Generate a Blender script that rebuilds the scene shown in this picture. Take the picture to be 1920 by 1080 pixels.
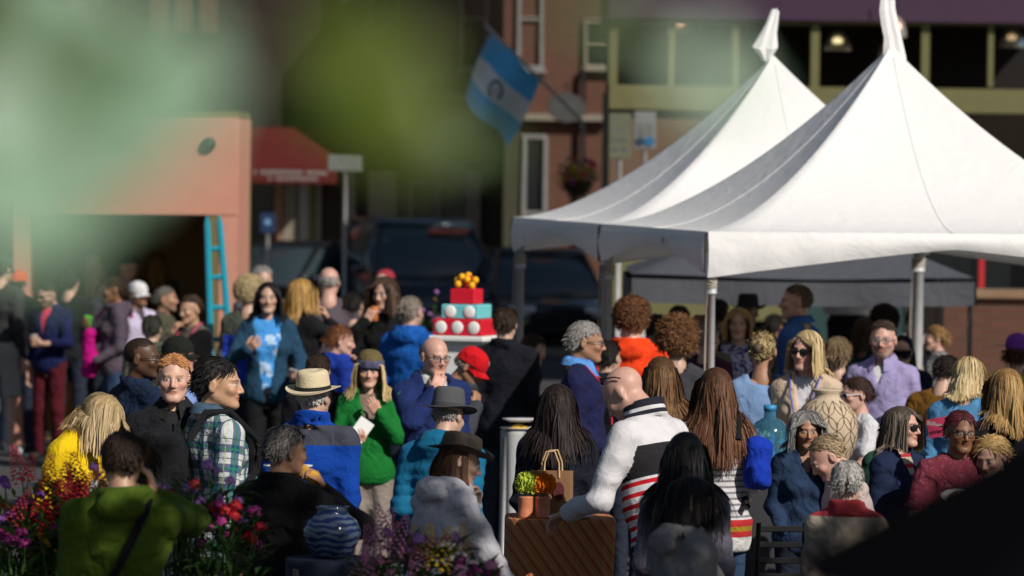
import bpy, math, random
import numpy as np
from mathutils import Matrix, Vector

for o in list(bpy.data.objects):
    bpy.data.objects.remove(o, do_unlink=True)
random.seed(7)
RNG = np.random.default_rng(7)
scene = bpy.context.scene
COL = scene.collection
R = math.radians

# ---------------------------------------------------------------- camera
F_PX, HC, PITCH, ROLL = 8500.0, 2.8, math.atan(240 / 8500.0), R(0.7)
cam_data = bpy.data.cameras.new('camera')
cam_data.sensor_width = 36.0
cam_data.lens = F_PX / 1920 * 36.0
cam_data.clip_start = 0.1
cam_data.clip_end = 1500
cam_data.dof.use_dof = True
cam_data.dof.focus_distance = 22.5
cam_data.dof.aperture_fstop = 3.2
cam = bpy.data.objects.new('camera', cam_data)
COL.objects.link(cam)
CAM_M = Matrix.Translation((0, 0, HC)) @ Matrix.Rotation(R(90) - PITCH, 4, 'X') @ Matrix.Rotation(ROLL, 4, 'Z')
cam.matrix_world = CAM_M
scene.camera = cam

# ---------------------------------------------------------------- sky and sun
SUN_AZ, SUN_EL = R(40), R(36)          # azimuth: to the right of straight behind the camera
SUN_V = Vector((math.sin(SUN_AZ) * math.cos(SUN_EL), -math.cos(SUN_AZ) * math.cos(SUN_EL), math.sin(SUN_EL)))
world = bpy.data.worlds.new('World')
scene.world = world
world.use_nodes = True
wn = world.node_tree
sky = wn.nodes.new('ShaderNodeTexSky')
sky.sky_type = 'NISHITA'
sky.sun_disc = False
sky.sun_elevation = SUN_EL
sky.sun_rotation = math.pi - SUN_AZ
bg = wn.nodes['Background']
bg.inputs['Strength'].default_value = 0.05
wn.links.new(sky.outputs[0], bg.inputs['Color'])
sun_data = bpy.data.lights.new('sun', 'SUN')
sun_data.energy = 4.6
sun_data.angle = R(0.5)
sun_data.color = (1.0, 0.94, 0.86)
sun = bpy.data.objects.new('sun', sun_data)
COL.objects.link(sun)
sun.rotation_euler = SUN_V.to_track_quat('Z', 'Y').to_euler()
sun.location = (20, -20, 30)
scene.view_settings.view_transform = 'Standard'
scene.view_settings.look = 'None'
scene.view_settings.exposure = -0.05
scene.view_settings.gamma = 1.0
scene.view_settings.use_curve_mapping = False
scene.render.engine = 'CYCLES'
scene.cycles.use_denoising = True
scene.cycles.max_bounces = 6
scene.cycles.transparent_max_bounces = 8


def at(px, py, s):
    """Point seen at photo pixel (px, py) where one metre spans s photo pixels."""
    d = F_PX / s
    return CAM_M @ Vector(((px - 960) / F_PX * d, -(py - 540) / F_PX * d, -d))


# ---------------------------------------------------------------- object helpers
def tag(o, label=None, cat=None, group=None, kind=None):
    if label: o['label'] = label
    if cat: o['category'] = cat
    if group: o['group'] = group
    if kind: o['kind'] = kind
    return o


def empty(name, loc, rz=0.0):
    o = bpy.data.objects.new(name, None)
    o.empty_display_size = 0.1
    COL.objects.link(o)
    o.location = loc
    o.rotation_euler = (0, 0, rz)
    return o


def mesh_obj(name, V, F, mat=None, parent=None, smooth=True, cols=None, attrs=None, mats=None, midx=None):
    me = bpy.data.meshes.new(name)
    V = np.asarray(V, dtype=np.float32)
    if isinstance(F, np.ndarray):
        nf, k = F.shape
        me.vertices.add(len(V)); me.vertices.foreach_set('co', V.ravel())
        me.loops.add(nf * k); me.loops.foreach_set('vertex_index', F.astype(np.int32).ravel())
        me.polygons.add(nf)
        me.polygons.foreach_set('loop_start', np.arange(0, nf * k, k, dtype=np.int32))
        me.update(calc_edges=True)
    else:
        me.from_pydata([tuple(map(float, v)) for v in V], [], [tuple(int(i) for i in f) for f in F])
        me.update()
    if smooth:
        me.polygons.foreach_set('use_smooth', np.ones(len(me.polygons), dtype=bool))
    if cols is not None:
        a = me.color_attributes.new('Col', 'FLOAT_COLOR', 'POINT')
        c = np.ones((len(V), 4), dtype=np.float32); c[:, :3] = cols
        a.data.foreach_set('color', c.ravel())
    if attrs:
        for k_, v_ in attrs.items():
            a = me.attributes.new(k_, 'FLOAT_VECTOR', 'POINT')
            a.data.foreach_set('vector', np.asarray(v_, dtype=np.float32).ravel())
    for m in (mats or ([mat] if mat else [])):
        me.materials.append(m)
    if midx is not None:
        me.polygons.foreach_set('material_index', np.asarray(midx, dtype=np.int32))
    o = bpy.data.objects.new(name, me)
    COL.objects.link(o)
    if parent is not None:
        o.parent = parent
    return o


def copy_tree(o, parent=None):
    c = o.copy()
    COL.objects.link(c)
    c.parent = parent
    for ch in list(o.children):
        copy_tree(ch, c)
    return c


class MB:
    """Collects simple solids into one mesh."""
    def __init__(self): self.v, self.f = [], []

    def add(self, V, F):
        b = len(self.v)
        self.v.extend([tuple(map(float, p)) for p in V])
        self.f.extend([tuple(int(i) + b for i in f) for f in F])
        return self

    def box(self, c, h, M=None, bev=0.0):
        cx, cy, cz = c; hx, hy, hz = h
        if bev > 0:
            b = min(bev, hx * .9, hy * .9, hz * .9)
            V, F = [], []
            for z, ins in ((-hz, b), (-hz + b, 0), (hz - b, 0), (hz, b)):
                x, y = hx - ins, hy - ins
                q = b if ins == 0 else b * .6
                V += [(x - q, -y, z), (x, -y + q, z), (x, y - q, z), (x - q, y, z), (-x + q, y, z), (-x, y - q, z), (-x, -y + q, z), (-x + q, -y, z)]
            for r in range(3):
                for i in range(8):
                    F.append((r * 8 + i, r * 8 + (i + 1) % 8, r * 8 + 8 + (i + 1) % 8, r * 8 + 8 + i))
            F.append(tuple(range(7, -1, -1))); F.append(tuple(range(24, 32)))
        else:
            V = [(x, y, z) for z in (-hz, hz) for (x, y) in ((-hx, -hy), (hx, -hy), (hx, hy), (-hx, hy))]
            F = [(3, 2, 1, 0), (4, 5, 6, 7), (0, 1, 5, 4), (1, 2, 6, 5), (2, 3, 7, 6), (3, 0, 4, 7)]
        V = [Vector(p) for p in V]
        if M is not None: V = [M @ p for p in V]
        return self.add([p + Vector(c) for p in V], F)

    def tube(self, pts, rad, n=8, cap=True):
        pts = [Vector(p) for p in pts]
        if not hasattr(rad, '__len__'): rad = [rad] * len(pts)
        V, F = [], []
        up = Vector((0, 0, 1))
        for i, p in enumerate(pts):
            t = (pts[min(i + 1, len(pts) - 1)] - pts[max(i - 1, 0)]).normalized()
            a = t.cross(up)
            if a.length < 1e-3: a = t.cross(Vector((1, 0, 0)))
            a.normalize(); b = a.cross(t)
            for k in range(n):
                th = 2 * math.pi * k / n
                V.append(p + (a * math.cos(th) + b * math.sin(th)) * rad[i])
        for i in range(len(pts) - 1):
            for k in range(n):
                F.append((i * n + k, i * n + (k + 1) % n, (i + 1) * n + (k + 1) % n, (i + 1) * n + k))
        if cap:
            F.append(tuple(range(n))); F.append(tuple(range(len(pts) * n - 1, (len(pts) - 1) * n - 1, -1)))
        return self.add(V, F)

    def lathe(self, prof, n=24, M=None, cap=True):
        V, F = [], []
        for r, z in prof:
            for k in range(n):
                th = 2 * math.pi * k / n
                V.append(Vector((r * math.cos(th), r * math.sin(th), z)))
        for i in range(len(prof) - 1):
            for k in range(n):
                F.append((i * n + k, i * n + (k + 1) % n, (i + 1) * n + (k + 1) % n, (i + 1) * n + k))
        if cap:
            F.append(tuple(range(n - 1, -1, -1))); F.append(tuple(range((len(prof) - 1) * n, len(prof) * n)))
        if M is not None: V = [M @ p for p in V]
        return self.add(V, F)

    def build(self, name, mat, parent=None, smooth=False, cols=None):
        return mesh_obj(name, self.v, self.f, mat, parent, smooth, cols)


# ---------------------------------------------------------------- materials
MATS = {}


def nodes_of(m):
    m.use_nodes = True
    nt = m.node_tree
    return nt, nt.nodes['Principled BSDF']


def N(nt, typ, **kw):
    n = nt.nodes.new('ShaderNode' + typ)
    for k, v in kw.items():
        if k.startswith('i_'):
            n.inputs[k[2:].replace('_', ' ')].default_value = v
        else:
            setattr(n, k, v)
    return n


def L(nt, a, b): nt.links.new(a, b)


def noise_var(nt, b, col, scale=8.0, amt=0.25, coord='Object', stretch=None, detail=4.0):
    """Base colour varied by noise."""
    tc = N(nt, 'TexCoord')
    src = tc.outputs[coord]
    if stretch:
        mp = N(nt, 'Mapping'); mp.inputs['Scale'].default_value = stretch
        L(nt, src, mp.inputs['Vector']); src = mp.outputs[0]
    no = N(nt, 'TexNoise'); no.inputs['Scale'].default_value = scale; no.inputs['Detail'].default_value = detail
    L(nt, src, no.inputs['Vector'])
    mx = N(nt, 'Mix', data_type='RGBA')
    mx.inputs['A'].default_value = (*[c * (1 - amt) for c in col], 1)
    mx.inputs['B'].default_value = (*[min(1, c * (1 + amt)) for c in col], 1)
    L(nt, no.outputs['Fac'], mx.inputs['Factor'])
    L(nt, mx.outputs['Result'], b.inputs['Base Color'])
    return src, no, mx


def mat(name, col, rough=0.7, metal=0.0, spec=0.3, var=0.15, scale=6.0, bump=0.0, bscale=40.0, stretch=None, emit=None, coat=0.0):
    if name in MATS: return MATS[name]
    m = bpy.data.materials.new(name)
    nt, b = nodes_of(m)
    src, no, mx = noise_var(nt, b, col, scale, var, stretch=stretch)
    b.inputs['Roughness'].default_value = rough
    b.inputs['Metallic'].default_value = metal
    b.inputs['Specular IOR Level'].default_value = spec
    b.inputs['Coat Weight'].default_value = coat
    if bump > 0:
        n2 = N(nt, 'TexNoise'); n2.inputs['Scale'].default_value = bscale; n2.inputs['Detail'].default_value = 3
        L(nt, src, n2.inputs['Vector'])
        bp = N(nt, 'Bump'); bp.inputs['Strength'].default_value = bump; bp.inputs['Distance'].default_value = 0.02
        L(nt, n2.outputs['Fac'], bp.inputs['Height']); L(nt, bp.outputs[0], b.inputs['Normal'])
    if emit:
        b.inputs['Emission Color'].default_value = (*emit[0], 1)
        b.inputs['Emission Strength'].default_value = emit[1]
    MATS[name] = m
    return m


def skin_material():
    m = bpy.data.materials.new('skin')
    nt, b = nodes_of(m)
    a = N(nt, 'Attribute', attribute_name='Col')
    tc = N(nt, 'TexCoord')
    no = N(nt, 'TexNoise'); no.inputs['Scale'].default_value = 45; no.inputs['Detail'].default_value = 3
    L(nt, tc.outputs['Object'], no.inputs['Vector'])
    hs = N(nt, 'HueSaturation')
    mr = N(nt, 'MapRange'); mr.inputs['To Min'].default_value = .86; mr.inputs['To Max'].default_value = 1.14
    L(nt, no.outputs['Fac'], mr.inputs['Value']); L(nt, mr.outputs[0], hs.inputs['Value'])
    L(nt, a.outputs['Color'], hs.inputs['Color']); L(nt, hs.outputs[0], b.inputs['Base Color'])
    b.inputs['Roughness'].default_value = .48
    b.inputs['Specular IOR Level'].default_value = .4
    b.inputs['Subsurface Weight'].default_value = .12
    b.inputs['Subsurface Radius'].default_value = (.012, .005, .003)
    b.inputs['Subsurface Scale'].default_value = 1.0
    return m


def hair_material():
    m = bpy.data.materials.new('hair')
    nt, b = nodes_of(m)
    a = N(nt, 'Attribute', attribute_name='Col')
    L(nt, a.outputs['Color'], b.inputs['Base Color'])
    b.inputs['Roughness'].default_value = .62
    b.inputs['Specular IOR Level'].default_value = .22
    return m


M_SKIN = skin_material()
M_HAIR = hair_material()


def fabric(name, col, pattern=None, rough=.85, fold=.5, sheen=.02, var=.14):
    """Cloth. pattern works on the 'cl' attribute (x around, y along the limb, z height on the garment), in metres."""
    if name in MATS: return MATS[name]
    m = bpy.data.materials.new(name)
    nt, b = nodes_of(m)
    src, no, mx = noise_var(nt, b, col, 14, var)
    base = mx.outputs['Result']
    at_ = N(nt, 'Attribute', attribute_name='cl')
    sp = N(nt, 'SeparateXYZ'); L(nt, at_.outputs['Vector'], sp.inputs[0])

    def band(sock, period, lo, hi, off=0.0):
        a = N(nt, 'Math', operation='MULTIPLY_ADD'); a.inputs[1].default_value = 1 / period; a.inputs[2].default_value = off
        L(nt, sock, a.inputs[0])
        fr = N(nt, 'Math', operation='FRACT'); L(nt, a.outputs[0], fr.inputs[0])
        g = N(nt, 'Math', operation='GREATER_THAN'); g.inputs[1].default_value = lo; L(nt, fr.outputs[0], g.inputs[0])
        l = N(nt, 'Math', operation='LESS_THAN'); l.inputs[1].default_value = hi; L(nt, fr.outputs[0], l.inputs[0])
        mu = N(nt, 'Math', operation='MULTIPLY'); L(nt, g.outputs[0], mu.inputs[0]); L(nt, l.outputs[0], mu.inputs[1])
        return mu.outputs[0]

    def over(fac, c, strength=1.0):
        nonlocal base
        x = N(nt, 'Mix', data_type='RGBA')
        x.inputs['B'].default_value = (*c, 1)
        if strength != 1.0:
            ml = N(nt, 'Math', operation='MULTIPLY'); ml.inputs[1].default_value = strength
            L(nt, fac, ml.inputs[0]); fac = ml.outputs[0]
        L(nt, fac, x.inputs['Factor']); L(nt, base, x.inputs['A'])
        base = x.outputs['Result']

    for p in (pattern or []):
        k = p[0]
        if k == 'rings':            # (kind, period, lo, hi, colour, strength): rings along a limb or the trunk
            over(band(sp.outputs['Y'], p[1], p[2], p[3]), p[4], p[5] if len(p) > 5 else 1.0)
        elif k == 'lines':
            over(band(sp.outputs['X'], p[1], p[2], p[3]), p[4], p[5] if len(p) > 5 else 1.0)
        elif k == 'zone':           # (kind, zlo, zhi, colour): block of colour by garment height
            g = N(nt, 'Math', operation='GREATER_THAN'); g.inputs[1].default_value = p[1]; L(nt, sp.outputs['Z'], g.inputs[0])
            l = N(nt, 'Math', operation='LESS_THAN'); l.inputs[1].default_value = p[2]; L(nt, sp.outputs['Z'], l.inputs[0])
            mu = N(nt, 'Math', operation='MULTIPLY'); L(nt, g.outputs[0], mu.inputs[0]); L(nt, l.outputs[0], mu.inputs[1])
            over(mu.outputs[0], p[3])
        elif k == 'zrings':         # (kind, zlo, zhi, period, duty, colour)
            g = N(nt, 'Math', operation='GREATER_THAN'); g.inputs[1].default_value = p[1]; L(nt, sp.outputs['Z'], g.inputs[0])
            l = N(nt, 'Math', operation='LESS_THAN'); l.inputs[1].default_value = p[2]; L(nt, sp.outputs['Z'], l.inputs[0])
            mu = N(nt, 'Math', operation='MULTIPLY'); L(nt, g.outputs[0], mu.inputs[0]); L(nt, l.outputs[0], mu.inputs[1])
            m2 = N(nt, 'Math', operation='MULTIPLY'); L(nt, mu.outputs[0], m2.inputs[0]); L(nt, band(sp.outputs['Z'], p[3], 0.0, p[4]), m2.inputs[1])
            over(m2.outputs[0], p[5])
        elif k == 'blotch':         # (kind, scale, threshold, colour)
            vo = N(nt, 'TexNoise'); vo.inputs['Scale'].default_value = p[1]; vo.inputs['Detail'].default_value = 2
            tc2 = N(nt, 'TexCoord'); L(nt, tc2.outputs['Object'], vo.inputs['Vector'])
            g = N(nt, 'Math', operation='GREATER_THAN'); g.inputs[1].default_value = p[2]; L(nt, vo.outputs['Fac'], g.inputs[0])
            over(g.outputs[0], p[3])
    L(nt, base, b.inputs['Base Color'])
    b.inputs['Roughness'].default_value = rough
    b.inputs['Specular IOR Level'].default_value = .08
    b.inputs['Sheen Weight'].default_value = sheen
    b.inputs['Sheen Roughness'].default_value = .5
    n2 = N(nt, 'TexNoise'); n2.inputs['Scale'].default_value = 11; n2.inputs['Detail'].default_value = 5; n2.inputs['Distortion'].default_value = .8
    L(nt, src, n2.inputs['Vector'])
    mp = N(nt, 'Mapping'); mp.inputs['Scale'].default_value = (1.25, 1.25, .85); mp.inputs['Rotation'].default_value = (.5, .35, 0)
    L(nt, src, mp.inputs['Vector'])
    n3 = N(nt, 'TexNoise', noise_type='RIDGED_MULTIFRACTAL'); n3.inputs['Scale'].default_value = 4.2; n3.inputs['Detail'].default_value = 3; n3.inputs['Distortion'].default_value = .5
    L(nt, mp.outputs[0], n3.inputs['Vector'])
    hm = N(nt, 'Math', operation='MULTIPLY_ADD'); hm.inputs[1].default_value = .55; L(nt, n3.outputs['Fac'], hm.inputs[0]); L(nt, n2.outputs['Fac'], hm.inputs[2])
    bp = N(nt, 'Bump'); bp.inputs['Strength'].default_value = min(1, fold * 1.35); bp.inputs['Distance'].default_value = .045
    L(nt, hm.outputs[0], bp.inputs['Height']); L(nt, bp.outputs[0], b.inputs['Normal'])
    MATS[name] = m
    return m

# ================================================================ signed-distance modelling
def surface(f, lo, hi, step):
    """Surface nets: closed quad mesh where f(P) < 0."""
    lo = np.array(lo, float); hi = np.array(hi, float)
    n = np.ceil((hi - lo) / step).astype(int) + 1
    ax = [lo[i] + step * np.arange(n[i]) for i in range(3)]
    G = np.stack(np.meshgrid(*ax, indexing='ij'), -1).astype(np.float32)
    val = f(G.reshape(-1, 3)).reshape(n)
    s = val < 0
    s8 = [s[a:n[0] - 1 + a, b:n[1] - 1 + b, c:n[2] - 1 + c] for a in (0, 1) for b in (0, 1) for c in (0, 1)]
    cnt = sum(x.astype(np.int8) for x in s8)
    act = (cnt > 0) & (cnt < 8)
    idx = -np.ones(act.shape, dtype=np.int64)
    cells = np.argwhere(act)
    idx[act] = np.arange(len(cells))
    acc = np.zeros((len(cells), 3)); num = np.zeros(len(cells))
    corners = [(a, b, c) for a in (0, 1) for b in (0, 1) for c in (0, 1)]
    for i, p in enumerate(corners):
        for j in range(3):
            if p[j]: continue
            q = list(p); q[j] = 1
            va = val[cells[:, 0] + p[0], cells[:, 1] + p[1], cells[:, 2] + p[2]]
            vb = val[cells[:, 0] + q[0], cells[:, 1] + q[1], cells[:, 2] + q[2]]
            m = (va < 0) != (vb < 0)
            t = np.where(m, va / np.where(m, va - vb, 1), 0)
            pt = np.repeat(np.array(p, float)[None], len(cells), 0)
            pt[:, j] += t
            acc[m] += pt[m]; num[m] += 1
    V = lo + step * (cells + acc / num[:, None])
    F = []
    for j in range(3):
        k, l = (j + 1) % 3, (j + 2) % 3
        sl0 = [slice(None)] * 3; sl1 = [slice(None)] * 3
        sl0[j] = slice(0, n[j] - 1); sl1[j] = slice(1, n[j])
        ch = s[tuple(sl0)] != s[tuple(sl1)]
        e = np.argwhere(ch)
        e = e[(e[:, k] > 0) & (e[:, l] > 0) & (e[:, k] < n[k] - 1) & (e[:, l] < n[l] - 1)]
        if not len(e): continue
        inside = s[e[:, 0], e[:, 1], e[:, 2]]
        o = np.zeros(3, int)
        def cell(dk, dl):
            c = e.copy(); c[:, k] -= dk; c[:, l] -= dl
            return idx[c[:, 0], c[:, 1], c[:, 2]]
        q = np.stack([cell(1, 1), cell(0, 1), cell(0, 0), cell(1, 0)], 1)
        q[~inside] = q[~inside][:, ::-1]
        F.append(q)
    return V, np.concatenate(F)


def sd_ell(P, c, r):
    q = (P - np.array(c, np.float32)) / np.array(r, np.float32)
    k0 = np.sqrt((q * q).sum(1)) + 1e-9
    q2 = q / np.array(r, np.float32)
    k1 = np.sqrt((q2 * q2).sum(1)) + 1e-9
    return k0 * (k0 - 1) / k1


def sd_cone(P, a, b, ra, rb):
    a = np.array(a, np.float32); b = np.array(b, np.float32)
    d = b - a
    t = np.clip(((P - a) @ d) / max(d @ d, 1e-9), 0, 1)
    v = P - a - t[:, None] * d
    return np.sqrt((v * v).sum(1)) - (ra + (rb - ra) * t)


def sd_box(P, c, h, r):
    q = np.abs(P - np.array(c, np.float32)) - np.array(h, np.float32) + r
    return np.sqrt((np.maximum(q, 0) ** 2).sum(1)) + np.minimum(q.max(1), 0) - r


def smin(a, b, k):
    h = np.clip(.5 + .5 * (b - a) / k, 0, 1)
    return b + (a - b) * h - k * h * (1 - h)


def smax(a, b, k): return -smin(-a, -b, k)


def wrinkle(P, seed, freq=9.0, amp=.006, stretch=(1, 1, 1.6)):
    r = np.random.default_rng(seed)
    Q = P * np.array(stretch, np.float32) * freq
    out = np.zeros(len(P), np.float32)
    w = Q + .9 * np.sin(Q[:, [1, 2, 0]] * 1.3 + r.uniform(0, 6, 3)) + .5 * np.sin(Q[:, [2, 0, 1]] * 2.7 + r.uniform(0, 6, 3))
    for i in range(4):
        d = r.normal(size=3); d /= np.linalg.norm(d)
        out += (1 - 2 * np.abs(np.sin(w @ d * (1 + .45 * i) + r.uniform(0, 6)))) / (1.3 + .5 * i)
    return out * amp * .6


# ================================================================ head
CR_C = np.array((0, .014, .036)); CR_R = np.array((.0765, .098, .084))
_HEADS = {}


def head_template(step, fem):
    key = (step, fem)
    if key in _HEADS: return _HEADS[key]
    jw = .90 if fem else 1.0

    def f(P):
        x = np.abs(P[:, 0]); Q = P.copy(); Q[:, 0] = x
        d = sd_ell(P, CR_C, CR_R)
        d = smin(d, sd_ell(P, (0, -.022, -.030), (.063 * jw, .074, .080)), .03)
        d = smin(d, sd_cone(Q, (.050 * jw, .005, -.050), (.018, -.070, -.094), .018, .020 if not fem else .016), .03)
        d = smin(d, sd_ell(P, (0, -.078, -.094), (.022, .018, .016)), .02)
        d = smin(d, sd_ell(Q, (.040, -.066, -.020), (.024, .022, .020)), .02)
        d = smin(d, sd_cone(P, (0, .024, -.06), (0, .034, -.165), .055 * jw, .060 * jw), .02)
        d = smin(d, sd_cone(P, (0, .034, -.165), (0, .032, -.23), .060 * jw, .066), .04)
        d = smin(d, sd_ell(P, (0, -.080, .026), (.048, .016, .009 if not fem else .006)), .014)
        d = smax(d, -sd_ell(Q, (.031, -.106, .007), (.018, .0165, .0115)), .012)
        d = smin(d, sd_ell(Q, (.031, -.0815, .005), (.0145, .0130, .0115)), .004)
        d = smin(d, sd_cone(P, (0, -.092, .012), (0, -.111, -.026), .0075, .0105), .012)
        d = smin(d, sd_ell(Q, (.011, -.098, -.031), (.009, .010, .007)), .007)
        d = smin(d, sd_ell(P, (0, -.0885, -.052), (.021, .0100, .0055)), .006)
        d = smin(d, sd_ell(P, (0, -.0870, -.062), (.018, .0095, .0065)), .005)
        d = smax(d, -sd_ell(P, (0, -.102, -.0565), (.023, .008, .0022)), .004)
        e = np.abs(sd_ell(Q, (.079, .016, -.004), (.012, .020, .034))) - .003
        e = smax(sd_ell(Q, (.080, .016, -.004), (.011, .019, .033)), -sd_ell(Q, (.091, .012, .002), (.006, .011, .020)), .006)
        d = smin(d, e, .006)
        d = np.maximum(d, -P[:, 2] - .215)
        return d
    V, Fc = surface(f, (-.115, -.14, -.235), (.115, .15, .135), step)
    x, y, z = np.abs(V[:, 0]), V[:, 1], V[:, 2]
    front = np.clip((-y - .045) / .03, 0, 1)
    g = lambda a, w: np.exp(-np.clip(a, 0, 30) / w)
    m = {}
    el = lambda cx, cz, rx, rz: ((x - cx) / rx) ** 2 + ((z - cz) / rz) ** 2
    m['lip'] = np.clip(1.5 - el(0, -.057, .024, .0115), 0, 1) * front
    m['mouthline'] = np.clip(1.6 - el(0, -.0565, .024, .0034), 0, 1) * front
    m['brow'] = np.clip(1.7 - el(.032, .0265 - .12 * (x - .032), .021, .0042), 0, 1) * front
    m['eye'] = np.clip(1.9 - 1.2 * el(.031, .005, .0145, .0050), 0, 1) * front
    m['iris'] = np.clip(2.0 - 1.3 * el(.031, .0052, .0066, .0062), 0, 1) * front
    m['lash'] = np.clip(1.6 - el(.031, .0125, .0180, .0032), 0, 1) * front
    m['blush'] = np.clip(1.2 - el(.043, -.024, .026, .022), 0, 1) * front + np.clip(1.2 - el(0, -.028, .016, .012), 0, 1) * front * .8
    jaw = np.clip((-.030 - z) / .015, 0, 1) * np.clip((z + .125) / .02, 0, 1) * np.clip((.035 - y) / .03, 0, 1)
    m['beard'] = np.clip(jaw * 1.0 - .0 * x, 0, 1)
    m['goatee'] = np.clip(1.5 - el(0, -.072, .034, .036), 0, 1) * np.clip((-y - .05) / .02, 0, 1)
    _HEADS[key] = (V, Fc, m)
    return _HEADS[key]


def head_colors(m, n, skin, brow, lip, beard=None, eye=(.06, .035, .02), goatee=None, makeup=0):
    c = np.repeat(np.array(skin, float)[None], n, 0)
    def mixin(mask, col, s=1.0):
        nonlocal c
        k = (np.clip(mask, 0, 1) * s)[:, None]
        c = c * (1 - k) + np.array(col) * k
    sk = np.array(skin)
    mixin(m['blush'], sk * np.array((1.05, .78, .74)), .6)
    if beard is not None: mixin(m['beard'], beard[0], beard[1])
    if goatee is not None: mixin(m['goatee'], goatee, .75)
    mixin(m['lip'], lip, .85)
    mixin(m['mouthline'], sk * .22, .8)
    mixin(m['brow'], brow, .6)
    mixin(m['lash'], (.02, .015, .012), .75 + .2 * makeup)
    mixin(m['eye'], (.52, .48, .46), .85)
    mixin(m['iris'], eye, .95)
    return c


# ================================================================ hands
_HANDS = {}


def hand_template(pose):
    """Wrist at origin, fingers +z, palm towards +y, thumb at +x."""
    if pose in _HANDS: return _HANDS[pose]
    curls = {'relax': (14, 26, 20), 'grip': (42, 62, 40), 'fist': (75, 88, 55), 'flat': (4, 8, 6), 'pinch': (48, 42, 26), 'hold': (28, 44, 30)}[pose]
    segs = []
    roots = [(.030, .088, .040, .025, .020, -6), (.010, .092, .044, .028, .021, -1), (-.010, .089, .041, .026, .020, 4), (-.028, .080, .032, .021, .018, 10)]
    for i, (x, z, l1, l2, l3, sp) in enumerate(roots):
        p = np.array((x, 0, z)); a = 0.0
        k = 1.0 + .10 * i
        if pose == 'pinch' and i > 1: k = .75
        for l, cu, r in ((l1, curls[0], .0092), (l2, curls[1], .0083), (l3, curls[2], .0074)):
            a += R(cu * k)
            d = np.array((-math.sin(R(sp)) * math.cos(a), math.sin(a), math.cos(a) * math.cos(R(sp))))
            q = p + d * l
            segs.append((p, q, r, r * .92)); p = q
    tb = {'relax': ((.034, .008, .030), (.052, .024, .062), (.056, .036, .092)), 'flat': ((.036, .004, .028), (.066, .010, .056), (.080, .014, .084)),
          'grip': ((.034, .010, .030), (.046, .040, .060), (.034, .060, .080)), 'fist': ((.034, .010, .032), (.040, .040, .060), (.016, .050, .078)),
          'pinch': ((.034, .010, .030), (.044, .042, .066), (.036, .066, .094)), 'hold': ((.036, .008, .028), (.056, .036, .056), (.056, .060, .078))}[pose]
    segs += [(np.array(tb[0]) * (.7, 1, .7), np.array(tb[0]), .016, .014), (np.array(tb[0]), np.array(tb[1]), .0135, .0105), (np.array(tb[1]), np.array(tb[2]), .0102, .0085)]

    def f(P):
        d = sd_box(P, (0, 0, .048), (.039, .0125, .046), .0115)
        d = smin(d, sd_cone(P, (0, 0, -.05), (0, 0, .012), .024, .024), .016)
        d = smin(d, sd_ell(P, (.022, .010, .035), (.016, .013, .028)), .01)
        for a, b, ra, rb in segs:
            d = smin(d, sd_cone(P, a, b, ra, rb), .0045)
        return d
    V, Fc = surface(f, (-.075, -.03, -.06), (.1, .12, .21), .0062)
    _HANDS[pose] = (V, Fc)
    return _HANDS[pose]


def merge_parts(parts):
    Vs, Fs, Cs, b = [], [], [], 0
    for V, Fc, C in parts:
        Vs.append(V); Fs.append(Fc + b); Cs.append(C); b += len(V)
    return np.concatenate(Vs), np.concatenate(Fs), np.concatenate(Cs)


def xf(M, V):
    A = np.array(M)
    return V @ A[:3, :3].T + A[:3, 3]


# ================================================================ hair
def hair_ok(d, style):
    x, y, z = d[:, 0], d[:, 1], d[:, 2]
    front = -y
    lim = np.where(front > .25, .40 + .16 * (1 - np.abs(x)) , np.where(front > -.12, .02 + 1.25 * (front + .12), -.62))
    if style == 'balding':
        return (z > lim) & (z < .05 + .22 * np.clip(y, 0, 1)) & (y > -.22)
    if style == 'receding':
        lim = lim + .22 * np.clip(front, 0, 1)
    return z > lim


def cap_mesh(off, style, rng, bumpy=.004):
    nu, nv = 36, 20
    V = []
    for j in range(nv + 1):
        ph = math.pi * j / nv
        for i in range(nu):
            th = 2 * math.pi * i / nu
            V.append((math.sin(ph) * math.cos(th), math.sin(ph) * math.sin(th), math.cos(ph)))
    d = np.array(V)
    ok = hair_ok(d, style)
    P = CR_C + d * (CR_R + off) * (1 + bumpy * 8 * wrinkle(d, int(rng.integers(1e6)), 5, .05)[:, None])
    Fc = []
    for j in range(nv):
        for i in range(nu):
            q = (j * nu + i, (j + 1) * nu + i, (j + 1) * nu + (i + 1) % nu, j * nu + (i + 1) % nu)
            if ok[list(q)].all(): Fc.append(q)
    return P, np.array(Fc)


def locks_mesh(P, W, rng):
    """P (n, m, 3) lock paths, W (n, m) half widths: slightly twisted ribbons of hair."""
    n, m, _ = P.shape
    T = np.gradient(P, axis=1); T /= np.linalg.norm(T, axis=2, keepdims=True) + 1e-9
    O = P - np.array((0, .02, .02)); O[:, :, 2] *= .5
    B = np.cross(T, O); B /= np.linalg.norm(B, axis=2, keepdims=True) + 1e-9
    Nn = np.cross(B, T)
    tw = rng.normal(size=(n, 1, 1)) * .28
    B = B * np.cos(tw) + Nn * np.sin(tw)
    w = W[:, :, None]
    V = np.stack([P + B * w, P - B * w], 2).reshape(-1, 3)
    base = (np.arange(n) * m * 2)[:, None] + (np.arange(m - 1) * 2)[None, :]
    Fc = np.stack([base, base + 1, base + 3, base + 2], -1).reshape(-1, 4)
    return V, Fc


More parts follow.
